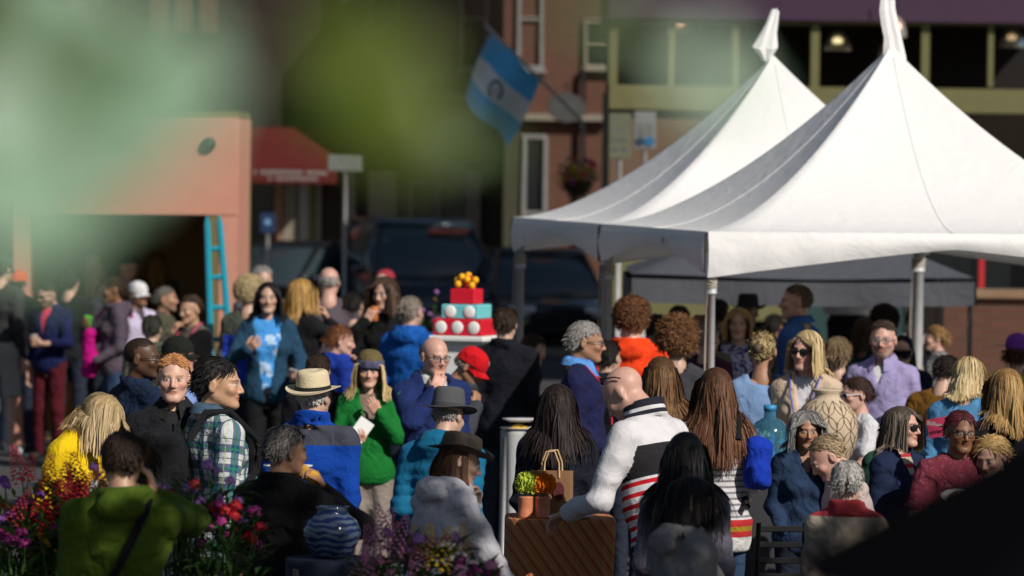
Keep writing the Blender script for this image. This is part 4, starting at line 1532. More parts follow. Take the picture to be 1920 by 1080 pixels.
M_SBLUE = mat('sign_blue', (.03, .12, .25), .5)
sign_board('street_sign', 'white sign with rows of dark lettering beside the red awning', 616, 289, 680, 320, SB + 14, mat('grey_white_sign', (.17, .18, .175), .7), 3)
sign_board('street_sign', 'white notice board with two blue symbols left of the tent roof', 1189, 209, 1230, 279, SR + 6, mat('grey_white_sign', (.17, .18, .175), .7), 5, [(.27, .80, .055, mat('sign_navy', (.02, .05, .08), .5)), (.70, .80, .06, M_SBLUE)])
sign_board('street_sign', 'faded greenish notice board beside the white one', 1142, 212, 1183, 297, SR + 6, mat('faded_sign', (.12, .125, .085), .8), 4)
sign_board('street_sign', 'small dark blue square sign on a post under the red awning', 488, 400, 516, 436, SB + 14, mat('sign_dark_blue', (.015, .035, .09), .5), 0, [(.5, .45, .045, mat('sign_pale_blue', (.16, .30, .5), .5))])
c = at(1062, 202, 128)
t = tag(root_at('oval_sign', c.x, c.y), 'grey oval hanging sign behind the flag pole', 'sign')
mb = MB(); mb.lathe([(.27, 0), (.28, .015), (.27, .03)], 32, Matrix.Translation((c.x, c.y, c.z)) @ Matrix.Rotation(R(8), 4, 'Y') @ Matrix.Diagonal((1, 1, .78, 1)) @ Matrix.Rotation(R(90), 4, 'X')); under(mb.build('board', mat('oval_sign_grey', (.065, .065, .062), .7), None), t)
mb = MB(); mb.tube([(c.x, c.y + .02, c.z + .20), (c.x, c.y + .02, c.z + .36), (c.x, c.y + 2.0, c.z + .36)], .014, 6); under(mb.build('bracket', M_BLACK), t)
mb = MB()
for dx, hh in ((-.14, .06), (-.09, .035), (.05, .05), (.09, .06), (.14, .045)): mb.box((c.x + dx, c.y - .034, c.z + .01), (.012, .003, hh))
o = under(mb.build('lettering', mat('sign_ink', (.1, .11, .1))), t); o['kind'] = 'stuff'


def flag():
    s = 138
    A, B, C_, D = (920, 62), (1014, 152), (950, 276), (870, 184)
    a0 = at(1092, 228, s); b0 = at(911, 47, s)
    t = tag(root_at('flag', a0.x, a0.y + .3), 'sky blue and white striped flag with green wreath emblem on a slanted pole', 'flag')
    nu, nv = 30, 36
    V, F_, mi = [], [], []
    for j in range(nv + 1):
        v = j / nv
        for i in range(nu + 1):
            u = i / nu
            p = [A[k] * (1 - u) * (1 - v) + B[k] * u * (1 - v) + C_[k] * u * v + D[k] * (1 - u) * v for k in (0, 1)]
            p[0] += -10 * math.sin(v * math.pi) * (1 - u) + 5 * math.sin(u * 6 + v * 3)
            p[1] += 5 * math.sin(u * 5.5 + .5) * v
            q = at(p[0], p[1], s)
            q.y += .10 * math.sin(u * 7.5 + 1.2 * v) * (.25 + v) + .05 * math.sin(v * 8 - u * 3)
            V.append(q)
    for j in range(nv):
        for i in range(nu):
            F_.append((j * (nu + 1) + i, (j + 1) * (nu + 1) + i, (j + 1) * (nu + 1) + i + 1, j * (nu + 1) + i + 1))
            mi.append(1 if nv / 3 <= j < nv * 2 / 3 else 0)
    def cloth(name, col):
        m = bpy.data.materials.new(name); nt, b = nodes_of(m)
        noise_var(nt, b, col, 30, .08)
        b.inputs['Roughness'].default_value = .7
        tl = N(nt, 'BsdfTranslucent'); tl.inputs['Color'].default_value = (*col, 1)
        mx = N(nt, 'MixShader'); mx.inputs[0].default_value = .08
        L(nt, b.outputs[0], mx.inputs[1]); L(nt, tl.outputs[0], mx.inputs[2]); L(nt, mx.outputs[0], nt.nodes['Material Output'].inputs['Surface'])
        return m
    fo = under(mesh_obj('cloth', V, F_, None, None, True, mats=[cloth('flag_blue', (.10, .50, .90)), cloth('flag_white', (.85, .85, .86))], midx=mi), t)
    # emblem: wreath of small leaves and a pale scroll in the white band
    mb, mb2 = MB(), MB()
    def fp(u, v, out=.015):
        x, y = u * nu, v * nv; i, j = int(x), int(y)
        p = Vector(V[j * (nu + 1) + i]); p1 = Vector(V[j * (nu + 1) + min(i + 1, nu)]); p2 = Vector(V[min(j + 1, nv) * (nu + 1) + i])
        q = p + (p1 - p) * (x - i) + (p2 - p) * (y - j); q.y -= out
        return q
    for k in range(26):
        th = R(-60) + R(300) * k / 25 + R(150)
        cu, cv = .5, .5
        p = fp(cu + .105 * math.cos(th), cv + .105 * math.sin(th)); q = fp(cu + .145 * math.cos(th + .25), cv + .145 * math.sin(th + .25)); r_ = fp(cu + .085 * math.cos(th + .3), cv + .085 * math.sin(th + .3))
        b_ = len(mb.v); mb.add([p, q, fp(cu + .115 * math.cos(th + .32), cv + .115 * math.sin(th + .32)), r_], [(0, 1, 2), (0, 2, 3)])
    o = mb.build('emblem', mat('wreath_green', (.07, .17, .07), .8)); under(o, t); o['kind'] = 'stuff'
    mb2.add([fp(.46, .47, .017), fp(.55, .47, .017), fp(.55, .55, .017), fp(.46, .55, .017)], [(0, 1, 2, 3)])
    under(mb2.build('scroll', mat('scroll_cream', (.62, .60, .50), .8)), t)
    mb = MB(); mb.tube([a0 + Vector((0, .6, -.05)), a0, b0], .022, 8); under(mb.build('pole', mat('pale_pole', (.75, .75, .76), .5), None, True), t)
    mb = MB(); mb.lathe([(.004, .05), (.028, .02), (.03, -.01), (.01, -.03)], 10, Matrix.Translation(b0)); under(mb.build('finial', M_WHITE, None, True), t)


flag()


# ================================================================ white peak tents
def canvas(name, col, trans=.22, rough=.6, bump=.25):
    m = bpy.data.materials.new(name); nt, b = nodes_of(m)
    src, no, mx = noise_var(nt, b, col, 2.2, .035, detail=6)
    b.inputs['Roughness'].default_value = rough
    b.inputs['Specular IOR Level'].default_value = .25
    n2 = N(nt, 'TexNoise'); n2.inputs['Scale'].default_value = 5.5; n2.inputs['Detail'].default_value = 5; n2.inputs['Distortion'].default_value = 1.2
    L(nt, src, n2.inputs['Vector'])
    bp = N(nt, 'Bump'); bp.inputs['Strength'].default_value = bump; bp.inputs['Distance'].default_value = .05
    L(nt, n2.outputs['Fac'], bp.inputs['Height']); L(nt, bp.outputs[0], b.inputs['Normal'])
    tl = N(nt, 'BsdfTranslucent'); tl.inputs['Color'].default_value = (*col, 1)
    x = N(nt, 'MixShader'); x.inputs[0].default_value = trans
    L(nt, b.outputs[0], x.inputs[1]); L(nt, tl.outputs[0], x.inputs[2]); L(nt, x.outputs[0], nt.nodes['Material Output'].inputs['Surface'])
    return m


M_CANVAS = canvas('white_vinyl', (.84, .838, .83), .16, .6, .2)
M_CANVAS2 = canvas('grey_canopy_cloth', (.085, .09, .105), .10, .75, .3)
E1 = Vector((.981, .195, 0)); E2 = Vector((-.195, .981, 0))
FL = at(1325, 435, 290)
EAVE = FL.z
TW, TD = 3.35, 3.2


def tent(label, org, horn, thick):
    t = tag(empty('frame_tent', (org.x, org.y, 0)), label, 'tent', 'white peak frame tents')
    W = lambda a, b, z: E1 * a + E2 * b + Vector((0, 0, z))       # local to the empty
    n = 56
    rise = 1.27
    V, F_ = [], []
    nm, ns = 34, 26                      # rings from peak to eave, steps along a side: the hips are mesh edges
    for r_ in range(nm + 1):
        m = max(r_ / nm, .004)
        for k in range(4 * ns):
            side, f = divmod(k, ns)
            q = 2 * f / ns - 1
            u, v = ((q, -1), (1, q), (-q, 1), (-1, -q))[side]
            u, v = u * m, v * m
            lo_ = min(abs(u), abs(v)) / m
            h = rise * (1 - m) ** 1.62
            sag = -.045 * math.sin(math.pi * m) * (1 - lo_ ** 2)
            rip = .004 * math.sin(26 * math.atan2(v, u)) * (1 - m) ** .5 * m * (1 - lo_)
            rip += .034 * max(0, m - .72) * math.sin(30 * q + 5 * m) * lo_ ** 3 * (1 - m) * 8
            V.append(W((u + 1) / 2 * TW, (v + 1) / 2 * TD, EAVE + h + sag + rip))
    for r_ in range(nm):
        for k in range(4 * ns):
            k2 = (k + 1) % (4 * ns)
            F_.append((r_ * 4 * ns + k, r_ * 4 * ns + k2, (r_ + 1) * 4 * ns + k2, (r_ + 1) * 4 * ns + k)[::-1])
    can = mesh_obj('canopy', V, F_, M_CANVAS, t)
    # stitched seams down the middle of each slope, and laced corners
    for (ux, vy) in ((0, -1), (1, 0), (0, 1), (-1, 0)):
        pts = []
        for k in range(20):
            m = 1 - k / 19 * .96
            pts.append(W((ux * m + 1) / 2 * TW, (vy * m + 1) / 2 * TD, EAVE + rise * (1 - m) ** 1.62 - .045 * math.sin(math.pi * m) + .001))
        mb = MB(); mb.tube(pts, .0035, 4); mb.build('seam', M_CANVAS, can, True)
    for (a_, b_) in ((0, 0), (0, 1)):
        pc = W(a_ * TW, b_ * TD, 0); mb = MB(); pts = []
        for k in range(15):
            q = (1 if k % 2 else -1) * .012
            pts.append(pc - E1 * (.012 + (q if b_ else 0)) - E2 * (.016 - q) + Vector((0, 0, EAVE - .01 - k * .018)))
        mb.tube(pts, .006, 5); mb.build('lacing', mat('dark_lace', (.03, .028, .025), .9), t, True)
    # valances
    def valance(p0, p1, out, mn, mxv, ex):
        V, F_ = [], []
        nn, mm = 48, 7
        for i in range(nn + 1):
            q = i / nn
            d = mn + (mxv - mn) * abs(2 * q - 1) ** ex
            for j in range(mm + 1):
                f = j / mm
                p = p0 + (p1 - p0) * q
                o = .010 + .020 * math.sin(math.pi * f) + .010 * f * math.sin(q * 60) * abs(2 * q - 1) + .006 * math.sin(q * 130 + 4 * f) * f * abs(2 * q - 1)
                V.append(Vector((p.x, p.y, EAVE - d * f + .004)) + out * o)
        for i in range(nn):
            for j in range(mm):
                F_.append((i * (mm + 1) + j, i * (mm + 1) + j + 1, (i + 1) * (mm + 1) + j + 1, (i + 1) * (mm + 1) + j))
        o = mesh_obj('valance', V, F_, M_CANVAS, t)
        return o
    c = [W(0.012, 0.012, 0), W(TW - .012, .012, 0), W(TW - .012, TD - .012, 0), W(.012, TD - .012, 0)]
    valance(c[0], c[1], -E2, .105, .30, 1.15)
    valance(c[1], c[2], E1, .12, .28, 1.5)
    valance(c[2], c[3], E2, .12, .28, 1.5)
    valance(c[3], c[0], -E1, .12, .28, 1.5)
    # eave rails and legs
    for a, b in ((0, 1), (1, 2), (2, 3), (3, 0)):
        mb = MB(); p, q = c[a].copy(), c[b].copy(); p.z = q.z = EAVE - .045
        p += (q - p) * .012; q += (p - q) * .012
        mb.tube([p, q], .019, 8); mb.build('eave_rail', M_STEEL, t, True)
    for k, p in enumerate(c):
        ins = (W(TW / 2, TD / 2, 0) - p).normalized() * .055
        q = p + ins
        th = thick[k]
        mb = MB(); mb.tube([(q.x, q.y, 0), (q.x, q.y, EAVE - .05)], th, 14); pole = mb.build('pole', M_STEEL, t, True)
        mb = MB(); mb.box((q.x, q.y, .006), (.07, .07, .006)); mb.build('foot_plate', M_STEEL, pole)
        mb = MB(); mb.tube([(q.x, q.y, EAVE - .40), (q.x, q.y, EAVE - .34)], th + .010, 12); mb.build('collar', M_STEEL, pole, True)
        # rope wound below the valance corner, and its hanging tail
        rp = MB()
        for w in range(4):
            z = EAVE - .30 - .018 * w
            pts = [(q.x + (th + .008) * math.cos(a_), q.y + (th + .008) * math.sin(a_), z + .006 * math.sin(a_ * 2 + w)) for a_ in np.linspace(0, 2 * math.pi, 13)]
            rp.tube(pts, .0075, 5)
        rp.tube([(q.x - th - .010, q.y - .02, EAVE - .30), (q.x - th - .018, q.y - .02, EAVE - .8), (q.x - th - .012, q.y - .02, EAVE - 1.3), (q.x - th - .035, q.y - .03, EAVE - 1.48)], .006, 5)
        rp.build('rope', M_ROPE, pole, True)
        wr = MB(); wr.tube([(q.x, q.y, .98), (q.x, q.y, 1.0), (q.x, q.y, 1.16), (q.x, q.y, 1.18)], [th, th + .016, th + .012, th], 12); wr.build('pole_sleeve', M_ROPE, pole, True)
    # loose tail of cloth at the peak
    top = W(TW / 2, TD / 2, EAVE + rise)
    V, F_ = [], []
    # ring: (height, half width, half depth, shift along the front)
    if horn:
        st = [(-.16, .085, .05, .03), (-.06, .080, .03, .028), (.04, .066, .018, .012), (.14, .060, .016, -.010), (.24, .058, .014, -.028), (.33, .050, .012, -.030), (.40, .036, .010, -.016), (.435, .022, .008, -.004)]
    else:
        st = [(-.05, .030, .012, -.055), (-.005, .055, .03, -.062), (.045, .100, .045, -.070), (.055, .096, .040, -.066), (.15, .070, .030, -.040), (.25, .046, .020, -.012), (.335, .030, .012, .012), (.345, .020, .008, .014)]
    shape = [(-1, 0), (-.45, -.8), (.05, -.55), (.5, -1), (1, -.15), (.55, .8), (-.3, 1)]
    nn = len(shape)
    for i_, (z, w, dp_, dx) in enumerate(st):
        for k, (sx_, sy_) in enumerate(shape):
            jt = .12 * math.sin(k * 5.1 + i_ * 2.3)
            V.append(top + E1 * (dx + w * sx_ * (1 + jt * .5)) + E2 * (dp_ * sy_ * (1 + jt)) + Vector((0, 0, z + .010 * math.sin(k * 2.7 + i_))))
    for i in range(len(st) - 1):
        for k in range(nn): F_.append((i * nn + k, i * nn + (k + 1) % nn, (i + 1) * nn + (k + 1) % nn, (i + 1) * nn + k))
    F_.append(tuple(range((len(st) - 1) * nn, len(st) * nn)))
    mesh_obj('peak_flap', V, F_, M_CANVAS, t, False)
    return t


tent('front white tent with a curled cloth horn on its peak', FL, True, (.023, .023, .030, .030))
tent('rear white tent with a folded cone of cloth on its peak', FL + E2 * (TD + .03), False, (.026, .03, .042, .034))


# ================================================================ dark pop-up canopy behind the tents
def dark_canopy():
    s = 224
    a, b = at(1184, 560, s), at(1826, 590, s)
    w = b.x - a.x; dp = 2.6
    t = tag(empty('canopy_tent', (a.x, a.y, 0)), 'dark grey pop-up canopy behind the white tents', 'tent')
    ze = 1.86; zp = 2.60; zv = 1.66
    n = 24
    V, F_ = [], []
    for j in range(n + 1):
        for i in range(n + 1):
            u, v = 2 * i / n - 1, 2 * j / n - 1
            m = max(abs(u), abs(v))
            V.append(((u + 1) / 2 * w, (v + 1) / 2 * dp, ze + (zp - ze) * (1 - m) - .05 * math.sin(math.pi * m) - .03 * m * math.cos(u * 1.5) ** 2))
    for j in range(n):
        for i in range(n): F_.append((j * (n + 1) + i, j * (n + 1) + i + 1, (j + 1) * (n + 1) + i + 1, (j + 1) * (n + 1) + i))
    mesh_obj('canopy', V, F_, M_CANVAS2, t)
    cs = [(0, 0), (w, 0), (w, dp), (0, dp)]
    for k in range(4):
        p, q = Vector((*cs[k], 0)), Vector((*cs[(k + 1) % 4], 0))
        nrm = Vector(((q - p).y, -(q - p).x, 0)).normalized()
        V, F_ = [], []
        for i in range(41):
            f = i / 40
            for j in range(5):
                g = j / 4
                V.append(p + (q - p) * f + nrm * (.012 + .02 * math.sin(f * 17 + k) * g) + Vector((0, 0, ze - .035 - (ze - zv) * g - .02 * math.sin(f * math.pi))))
        for i in range(40):
            for j in range(4): F_.append((i * 5 + j, i * 5 + j + 1, i * 5 + j + 6, i * 5 + j + 5))
        mesh_obj('valance', V, F_, M_CANVAS2, t)
        mb = MB(); o = Vector((w / 2 - p.x, dp / 2 - p.y, 0)).normalized() * .04
        mb.box((p.x + o.x, p.y + o.y, ze / 2 - .03), (.02, .02, ze / 2 - .03)); mb.build('leg', M_BLACK, t)
    mb = MB(); mb.tube([(w + .0, -.02, ze - .2), (w - .5, -.5, .02)], .004, 4); mb.build('guy_line', M_BLACK, t)


dark_canopy()


# ================================================================ the stacked-box cake on its stand
def cake():
    s = 262
    c = at(874, 640, s)
    t = tag(empty('box_cake', (c.x, c.y, 0), R(-20)), 'three tier red and turquoise box cake with white dots and yellow balls', 'decoration')
    red = mat('cake_red', (.66, .012, .03), .45, var=.05); tq = mat('cake_turquoise', (.16, .58, .62), .5, var=.05); wh = mat('cake_white', (.78, .78, .76), .6, var=.04); ye = mat('cake_yellow', (.85, .42, .01), .5, var=.1)
    zt = [at(874, y, s).z for y in (628, 597, 570, 541)]
    tiers = [('tier', red, .185, zt[0], zt[1]), ('tier', tq, .140, zt[1], zt[2]), ('tier', red, .092, zt[2], zt[3])]
    for i, (nm, m, h, z0, z1) in enumerate(tiers):
        mb = MB(); mb.box((0, 0, (z0 + z1) / 2), (h, h, (z1 - z0) / 2 - .001), None, .006); o = mb.build(nm, m, t)
        if i < 2:
            for k in range(3 if i == 0 else 2):
                x = (k - 1) * .125 if i == 0 else (k - .5) * .145
                for face in (0, 1):
                    M = Matrix.Rotation(R(-90 * face), 4, 'Z') @ Matrix.Translation((x, -h - .001, (z0 + z1) / 2)) @ Matrix.Rotation(R(90), 4, 'X')
                    mb = MB(); mb.lathe([(.001, .010), (.03, .009), (.043, .004), (.046, 0)], 20, M); mb.build('dot', wh, o, True)
    r = random.Random(4)
    zr = zt[3]
    for k in range(3):
        mb = MB(); mb.tube([((k - 1) * .05, .0, zr), ((k - 1) * .07, -.02, zr + .05), ((k - 1) * .03, -.01, zr + .085), (0, 0, zr + .02)], .016, 7); mb.build('bow_loop', red, t, True)
    for x, y, z in ((-.045, -.06, .02), (-.03, -.02, .07), (.02, -.05, .055), (.06, -.06, .012), (.075, -.03, .05), (.0, .03, .08), (-.07, .0, .045)):
        mb = MB(); mb.lathe([(.002, -.027), (.018, -.021), (.027, 0), (.018, .021), (.002, .027)], 12, Matrix.Translation((x, y, zr + z + .012))); mb.build('ball', ye, t, True)
    z0 = zt[0]
    mb = MB(); mb.box((0, 0, z0 - .022), (.21, .21, .02), None, .008); mb.build('board', wh, t)
    mb = MB(); mb.box((.03, 0, (z0 - .045) / 2), (.15, .15, (z0 - .045) / 2)); mb.build('stand', wh, t)


cake()


# ================================================================ tables and what stands on them
def high_table(label, px, py, s, w, d, m, skirt=True, name='high_table', rot=0, rnd=False):
    c = at(px, py, s)
    t = tag(empty(name, (c.x, c.y, 0), R(rot)), label, 'table')
    zt = c.z
    if skirt:
        n = 80
        V, F_ = [], []
        per = []
        for i in range(n):
            th = 2 * math.pi * i / n
            ct, st_ = math.cos(th), math.sin(th)
            e = 1.0 if rnd else .42
            x = math.copysign(abs(ct) ** e, ct) * w / 2; y = math.copysign(abs(st_) ** e, st_) * d / 2
            per.append((x, y))
        rows = [(0.0, .97, 0), (0.004, 1.0, 0), (.02, 1.01, 0), (.35, .99, .5), (.75, 1.0, 1), (.96, 1.01, 1)]
        for f, k, wv in rows:
            for i, (x, y) in enumerate(per):
                q = k * (1 + .060 * wv * math.sin(i * 2 * math.pi / n * 9 + .8 * math.sin(i * .37)) + .012 * wv * math.sin(i * .9))
                V.append((x * q, y * q, zt - f * zt if f > .01 else zt - f))
        for j in range(len(rows) - 1):
            for i in range(n): F_.append((j * n + i, j * n + (i + 1) % n, (j + 1) * n + (i + 1) % n, (j + 1) * n + i)[::-1])
        F_.append(tuple(range(n)))
        mesh_obj('tablecloth', V, F_, m, t)
    mb = MB()
    if rnd: mb.lathe([(.49, zt - .036), (.49, zt - .008)], 28, Matrix.Diagonal((w * .94, d * .94, 1, 1)))
    else: mb.box((0, 0, zt - .022), (w / 2 * .76, d / 2 * .76, .015))
    mb.build('tabletop', mat('table_wood', (.25, .16, .09), .6), t)
    for sx in (-1, 1):
        for sy in (-1, 1):
            mb = MB(); mb.tube([(sx * w * .38, sy * d * .36, 0), (sx * w * .36, sy * d * .34, zt - .04)], .018, 8); mb.build('leg', M_STEEL, t, True)
    return t, Vector((c.x, c.y, zt))


def striped_cloth():
    m = bpy.data.materials.new('striped_tablecloth'); nt, b = nodes_of(m)
    tc = N(nt, 'TexCoord'); sp = N(nt, 'SeparateXYZ'); L(nt, tc.outputs['Object'], sp.inputs[0])
    ad = N(nt, 'Math', operation='MULTIPLY_ADD'); ad.inputs[1].default_value = .72; L(nt, sp.outputs['Z'], ad.inputs[0]); L(nt, sp.outputs['X'], ad.inputs[2])
    mu = N(nt, 'Math', operation='MULTIPLY'); mu.inputs[1].default_value = -17; L(nt, ad.outputs[0], mu.inputs[0])
    fr = N(nt, 'Math', operation='FRACT'); L(nt, mu.outputs[0], fr.inputs[0])
    cr = N(nt, 'ValToRGB'); cr.color_ramp.interpolation = 'CONSTANT'
    e = cr.color_ramp.elements
    e[0].position = 0; e[0].color = (.40, .165, .05, 1); e[1].position = .30; e[1].color = (.50, .25, .08, 1)
    for p, c in ((.42, (.40, .165, .05, 1)), (.70, (.36, .04, .025, 1)), (.86, (.42, .18, .055, 1))):
        x = e.new(p); x.color = c
    L(nt, fr.outputs[0], cr.inputs[0]); L(nt, cr.outputs[0], b.inputs['Base Color']); b.inputs['Roughness'].default_value = .9
    return m


_, T1 = high_table('high table under an orange cloth with red diagonal stripes', 1050, 968, 388, .52, .46, striped_cloth(), rot=4)
_, T2 = high_table('round high table in a white cloth by the left tent pole', 968, 806, 292, .20, .30, mat('white_linen', (.42, .43, .43), .85), rnd=True)
_, T3 = high_table('high table with a dark cloth carrying the big vase', 1510, 884, 330, .95, .5, mat('charcoal_linen', (.04, .04, .045), .85))
_, T4 = high_table('small high table carrying the blue and white pot', 622, 1046, 432, .40, .40, mat('navy_linen', (.02, .025, .05), .85), rnd=True)


def lathe_thing(name, label, cat, loc, prof, m, group=None, n=32, rot=None):
    mb = MB(); mb.lathe(prof, n, rot)
    o = mb.build(name, m, None, True); o.location = loc
    return tag(o, label, cat, group)


# big cream vase with carved interlaced petals
def vase():
    s = 330
    t = tag(empty('vase', (at(1549, 880, s).x, T3.y, T3.z)), 'big cream clay vase with carved interlocking petal pattern', 'vase')
    prof = [(.085, .004), (.10, .02), (.145, .10), (.176, .19), (.182, .26), (.165, .33), (.125, .385), (.085, .41), (.072, .425), (.070, .448), (.085, .462), (.082, .470), (.062, .462), (.055, .44)]
    mb = MB(); mb.lathe(prof, 40, None, False)
    mb.build('body', mat('cream_clay', (.50, .40, .28), .85, var=.12, scale=9, bump=.15, bscale=60), t, True)
    import bisect
    ks = sorted([(z, r) for r, z in prof[:9]])
    def rad(z):
        for (z0, r0), (z1, r1) in zip(ks, ks[1:]):
            if z0 <= z <= z1: return r0 + (r1 - r0) * (z - z0) / (z1 - z0)
        return .1
    dk = mat('carved_line', (.13, .085, .055), .9)
    br = mat('carved_diamond', (.30, .19, .12), .9)
    na = 12
    for row in range(4):
        z0, z1 = .075 + row * .083, .075 + (row + 1) * .083
        for k in range(na):
            for sgn in (-1, 1):
                # one petal: two arcs bowed to either side of a diagonal
                for bow in (-1, 1):
                    pts = []
                    for i in range(7):
                        f = i / 6
                        zz = z0 + (z1 - z0) * f
                        aa = (k + .5 + sgn * .5 * (f if (row % 2 == 0) else (1 - f)) + bow * .15 * math.sin(math.pi * f)) * 2 * math.pi / na
                        zz += -bow * sgn * .010 * math.sin(math.pi * f) * (1 if row % 2 == 0 else -1)
                        r_ = rad(zz) + .0005
                        pts.append((r_ * math.cos(aa), r_ * math.sin(aa), zz))
                    mb = MB(); mb.tube(pts, .0024, 4); 
                    V_ = mb.v; ALLV.append((V_, mb.f))
            aa = (k + (0 if row % 2 == 0 else .5) + .5) * 2 * math.pi / na
            zz = (z0 + z1) / 2 + (.0)
            r_ = rad(zz) + .001
            dmn = []
            for da, dzz in ((-.07, 0), (0, -.012), (.07, 0), (0, .012)):
                a2 = aa + da; dmn.append((rad(zz + dzz) * math.cos(a2) * 1.006, rad(zz + dzz) * math.sin(a2) * 1.006, zz + dzz))
            DIA.append(dmn)
    mb = MB()
    for v, f in ALLV: mb.add(v, f)
    o = mb.build('carved_lines', dk, t); o['kind'] = 'stuff'
    mb = MB()
    for d in DIA: mb.add(d, [(0, 1, 2, 3)])
    o = mb.build('carved_diamonds', br, t); o['kind'] = 'stuff'


ALLV, DIA = [], []
vase()
# blue water bottle
m = bpy.data.materials.new('blue_plastic'); nt, b = nodes_of(m)
b.inputs['Base Color'].default_value = (.18, .55, .78, 1); b.inputs['Transmission Weight'].default_value = .85; b.inputs['Roughness'].default_value = .1
jx = at(1442, 860, 330).x
wb = tag(empty('water_bottle', (jx, T3.y - .02, T3.z)), 'translucent blue water cooler bottle on the dark table', 'bottle')
mb = MB(); mb.lathe([(.10, .004), (.115, .02), (.112, .07), (.106, .08), (.112, .09), (.112, .15), (.106, .16), (.112, .17), (.110, .23), (.08, .28), (.035, .305), (.032, .345)], 32); mb.build('body', m, wb, True)
mb = MB(); mb.lathe([(.036, .344), (.037, .375), (.02, .378)], 20); mb.build('bottle_cap', mat('blue_cap', (.04, .25, .5), .4), wb, True)
# blue and white glazed pot
def talavera():
    m = bpy.data.materials.new('blue_white_glaze'); nt, b = nodes_of(m)
    tc = N(nt, 'TexCoord'); sp = N(nt, 'SeparateXYZ'); L(nt, tc.outputs['Object'], sp.inputs[0])
    wv = N(nt, 'TexWave'); wv.bands_direction = 'Z'; wv.inputs['Scale'].default_value = 11; wv.inputs['Distortion'].default_value = 7; wv.inputs['Detail'].default_value = 3
    L(nt, tc.outputs['Object'], wv.inputs['Vector'])
    cr = N(nt, 'ValToRGB'); cr.color_ramp.elements[0].position = .4; cr.color_ramp.elements[0].color = (.015, .035, .13, 1); cr.color_ramp.elements[1].position = .62; cr.color_ramp.elements[1].color = (.13, .17, .25, 1)
    L(nt, wv.outputs['Fac'], cr.inputs[0]); L(nt, cr.outputs[0], b.inputs['Base Color']); b.inputs['Roughness'].default_value = .12
    return m
lathe_thing('glazed_pot', 'round blue and white glazed pot at the bottom', 'pot', (at(622, 1040, 432).x, T4.y, T4.z + .002), [(.06, 0), (.09, .02), (.125, .09), (.128, .12), (.105, .165), (.072, .188), (.066, .20), (.066, .212), (.075, .222), (.058, .222), (.055, .20)], talavera())
# tin cans with marigolds on the striped table
M_CAN = mat('orange_tin', (.55, .20, .10), .4, var=.3, scale=40)
def can(px, py, label, flower, m):
    p = at(px, py, 392)
    t = tag(empty('tin_can', (p.x, T1.y - .13, T1.z + .001)), label, 'can', 'tin can vases on the striped table')
    mb = MB(); mb.lathe([(.034, 0), (.037, .004), (.0355, .01), (.0355, .04), (.0345, .045), (.0355, .05), (.0355, .095), (.037, .10), (.034, .104)], 24); mb.build('tin', m, t, True)
    mb = MB(); mb.tube([(0, 0, .02), (.003, 0, .13)], .005, 6); mb.build('stem', mat('stem_green', (.06, .14, .03), .7), t)
    r = random.Random(px); mb = MB()
    R0 = .056
    mb.lathe([(.002, -.045), (.036, -.028), (.046, 0), (.034, .03), (.002, .044)], 14)
    for k in range(320):
        th, z = r.uniform(0, 6.283), r.uniform(-.75, 1)
        q = math.sqrt(max(0, 1 - z * z))
        d = Vector((q * math.cos(th), q * math.sin(th), z)); a = d.orthogonal().normalized(); bb = d.cross(a)
        c_ = d * R0 * r.uniform(.86, 1.0); w_ = .0075
        mb.add([c_ - a * w_ - d * .012, c_ + a * w_ - d * .012, c_ + a * w_ * .8 + d * .008 + bb * .006, c_ - a * w_ * .8 + d * .008 - bb * .006], [(0, 1, 2, 3)])
    o = mb.build('flower_head', flower, t); o.location = (.003, 0, .165)
    return t
can(986, 936, 'orange tin can with a lime green flower head', mat('lime_petals', (.42, .50, .06), .7, var=.3), M_CAN)
can(1018, 936, 'orange tin can with a big orange marigold', mat('marigold_petals', (.80, .24, .01), .7, var=.25), M_CAN)
# kraft paper bag
def paper_bag():
    p = at(1032, 945, 378)
    M_K = mat('kraft_paper', (.25, .135, .068), .85, var=.15, bump=.2, bscale=12)
    t = tag(empty('paper_bag', (p.x, T1.y + .06, T1.z + .001), R(-10)), 'brown kraft paper bag with twisted handles and dark round stamp', 'bag')
    w, d, h = .098, .055, .215
    V = [(-w, -d, 0), (w, -d, 0), (w, d, 0), (-w, d, 0), (-w * .99, -d * .8, h), (w * .97, -d * .7, h + .004), (w, d * .8, h), (-w, d * .8, h - .003)]
    mesh_obj('sack', V, [(0, 3, 2, 1), (0, 1, 5, 4), (1, 2, 6, 5), (2, 3, 7, 6), (3, 0, 4, 7)], M_K, t, False)
    for yy in (-d * .8, d * .8):
        mb = MB(); mb.tube([(-.045, yy, h - .03), (-.042, yy, h + .04), (-.02, yy, h + .095), (.02, yy, h + .098), (.042, yy, h + .04), (.045, yy, h - .03)], .0045, 6); mb.build('handle', mat('handle_paper', (.55, .36, .18), .8), t, True)
    mb = MB(); mb.lathe([(.028, 0), (.034, .001), (.034, .002), (.028, .002)], 24, Matrix.Translation((.045, -d * .99 - .002, .12)) @ Matrix.Rotation(R(94), 4, 'X') @ Matrix.Diagonal((.8, 1.35, 1, 1))); mb.build('stamp_ring', mat('stamp_ink', (.12, .03, .03), .8), t)
    mb = MB()
    for dx, dz, hx, hz in ((0, .012, .008, .018), (-.008, -.01, .005, .014), (.008, -.008, .005, .016), (0, .03, .012, .004)): mb.box((.045 + dx, -d * .985 - .004, .12 + dz), (hx, .001, hz))
    o = mb.build('stamp_mark', mat('stamp_ink', (.12, .03, .03), .8), t); o['kind'] = 'stuff'


paper_bag()


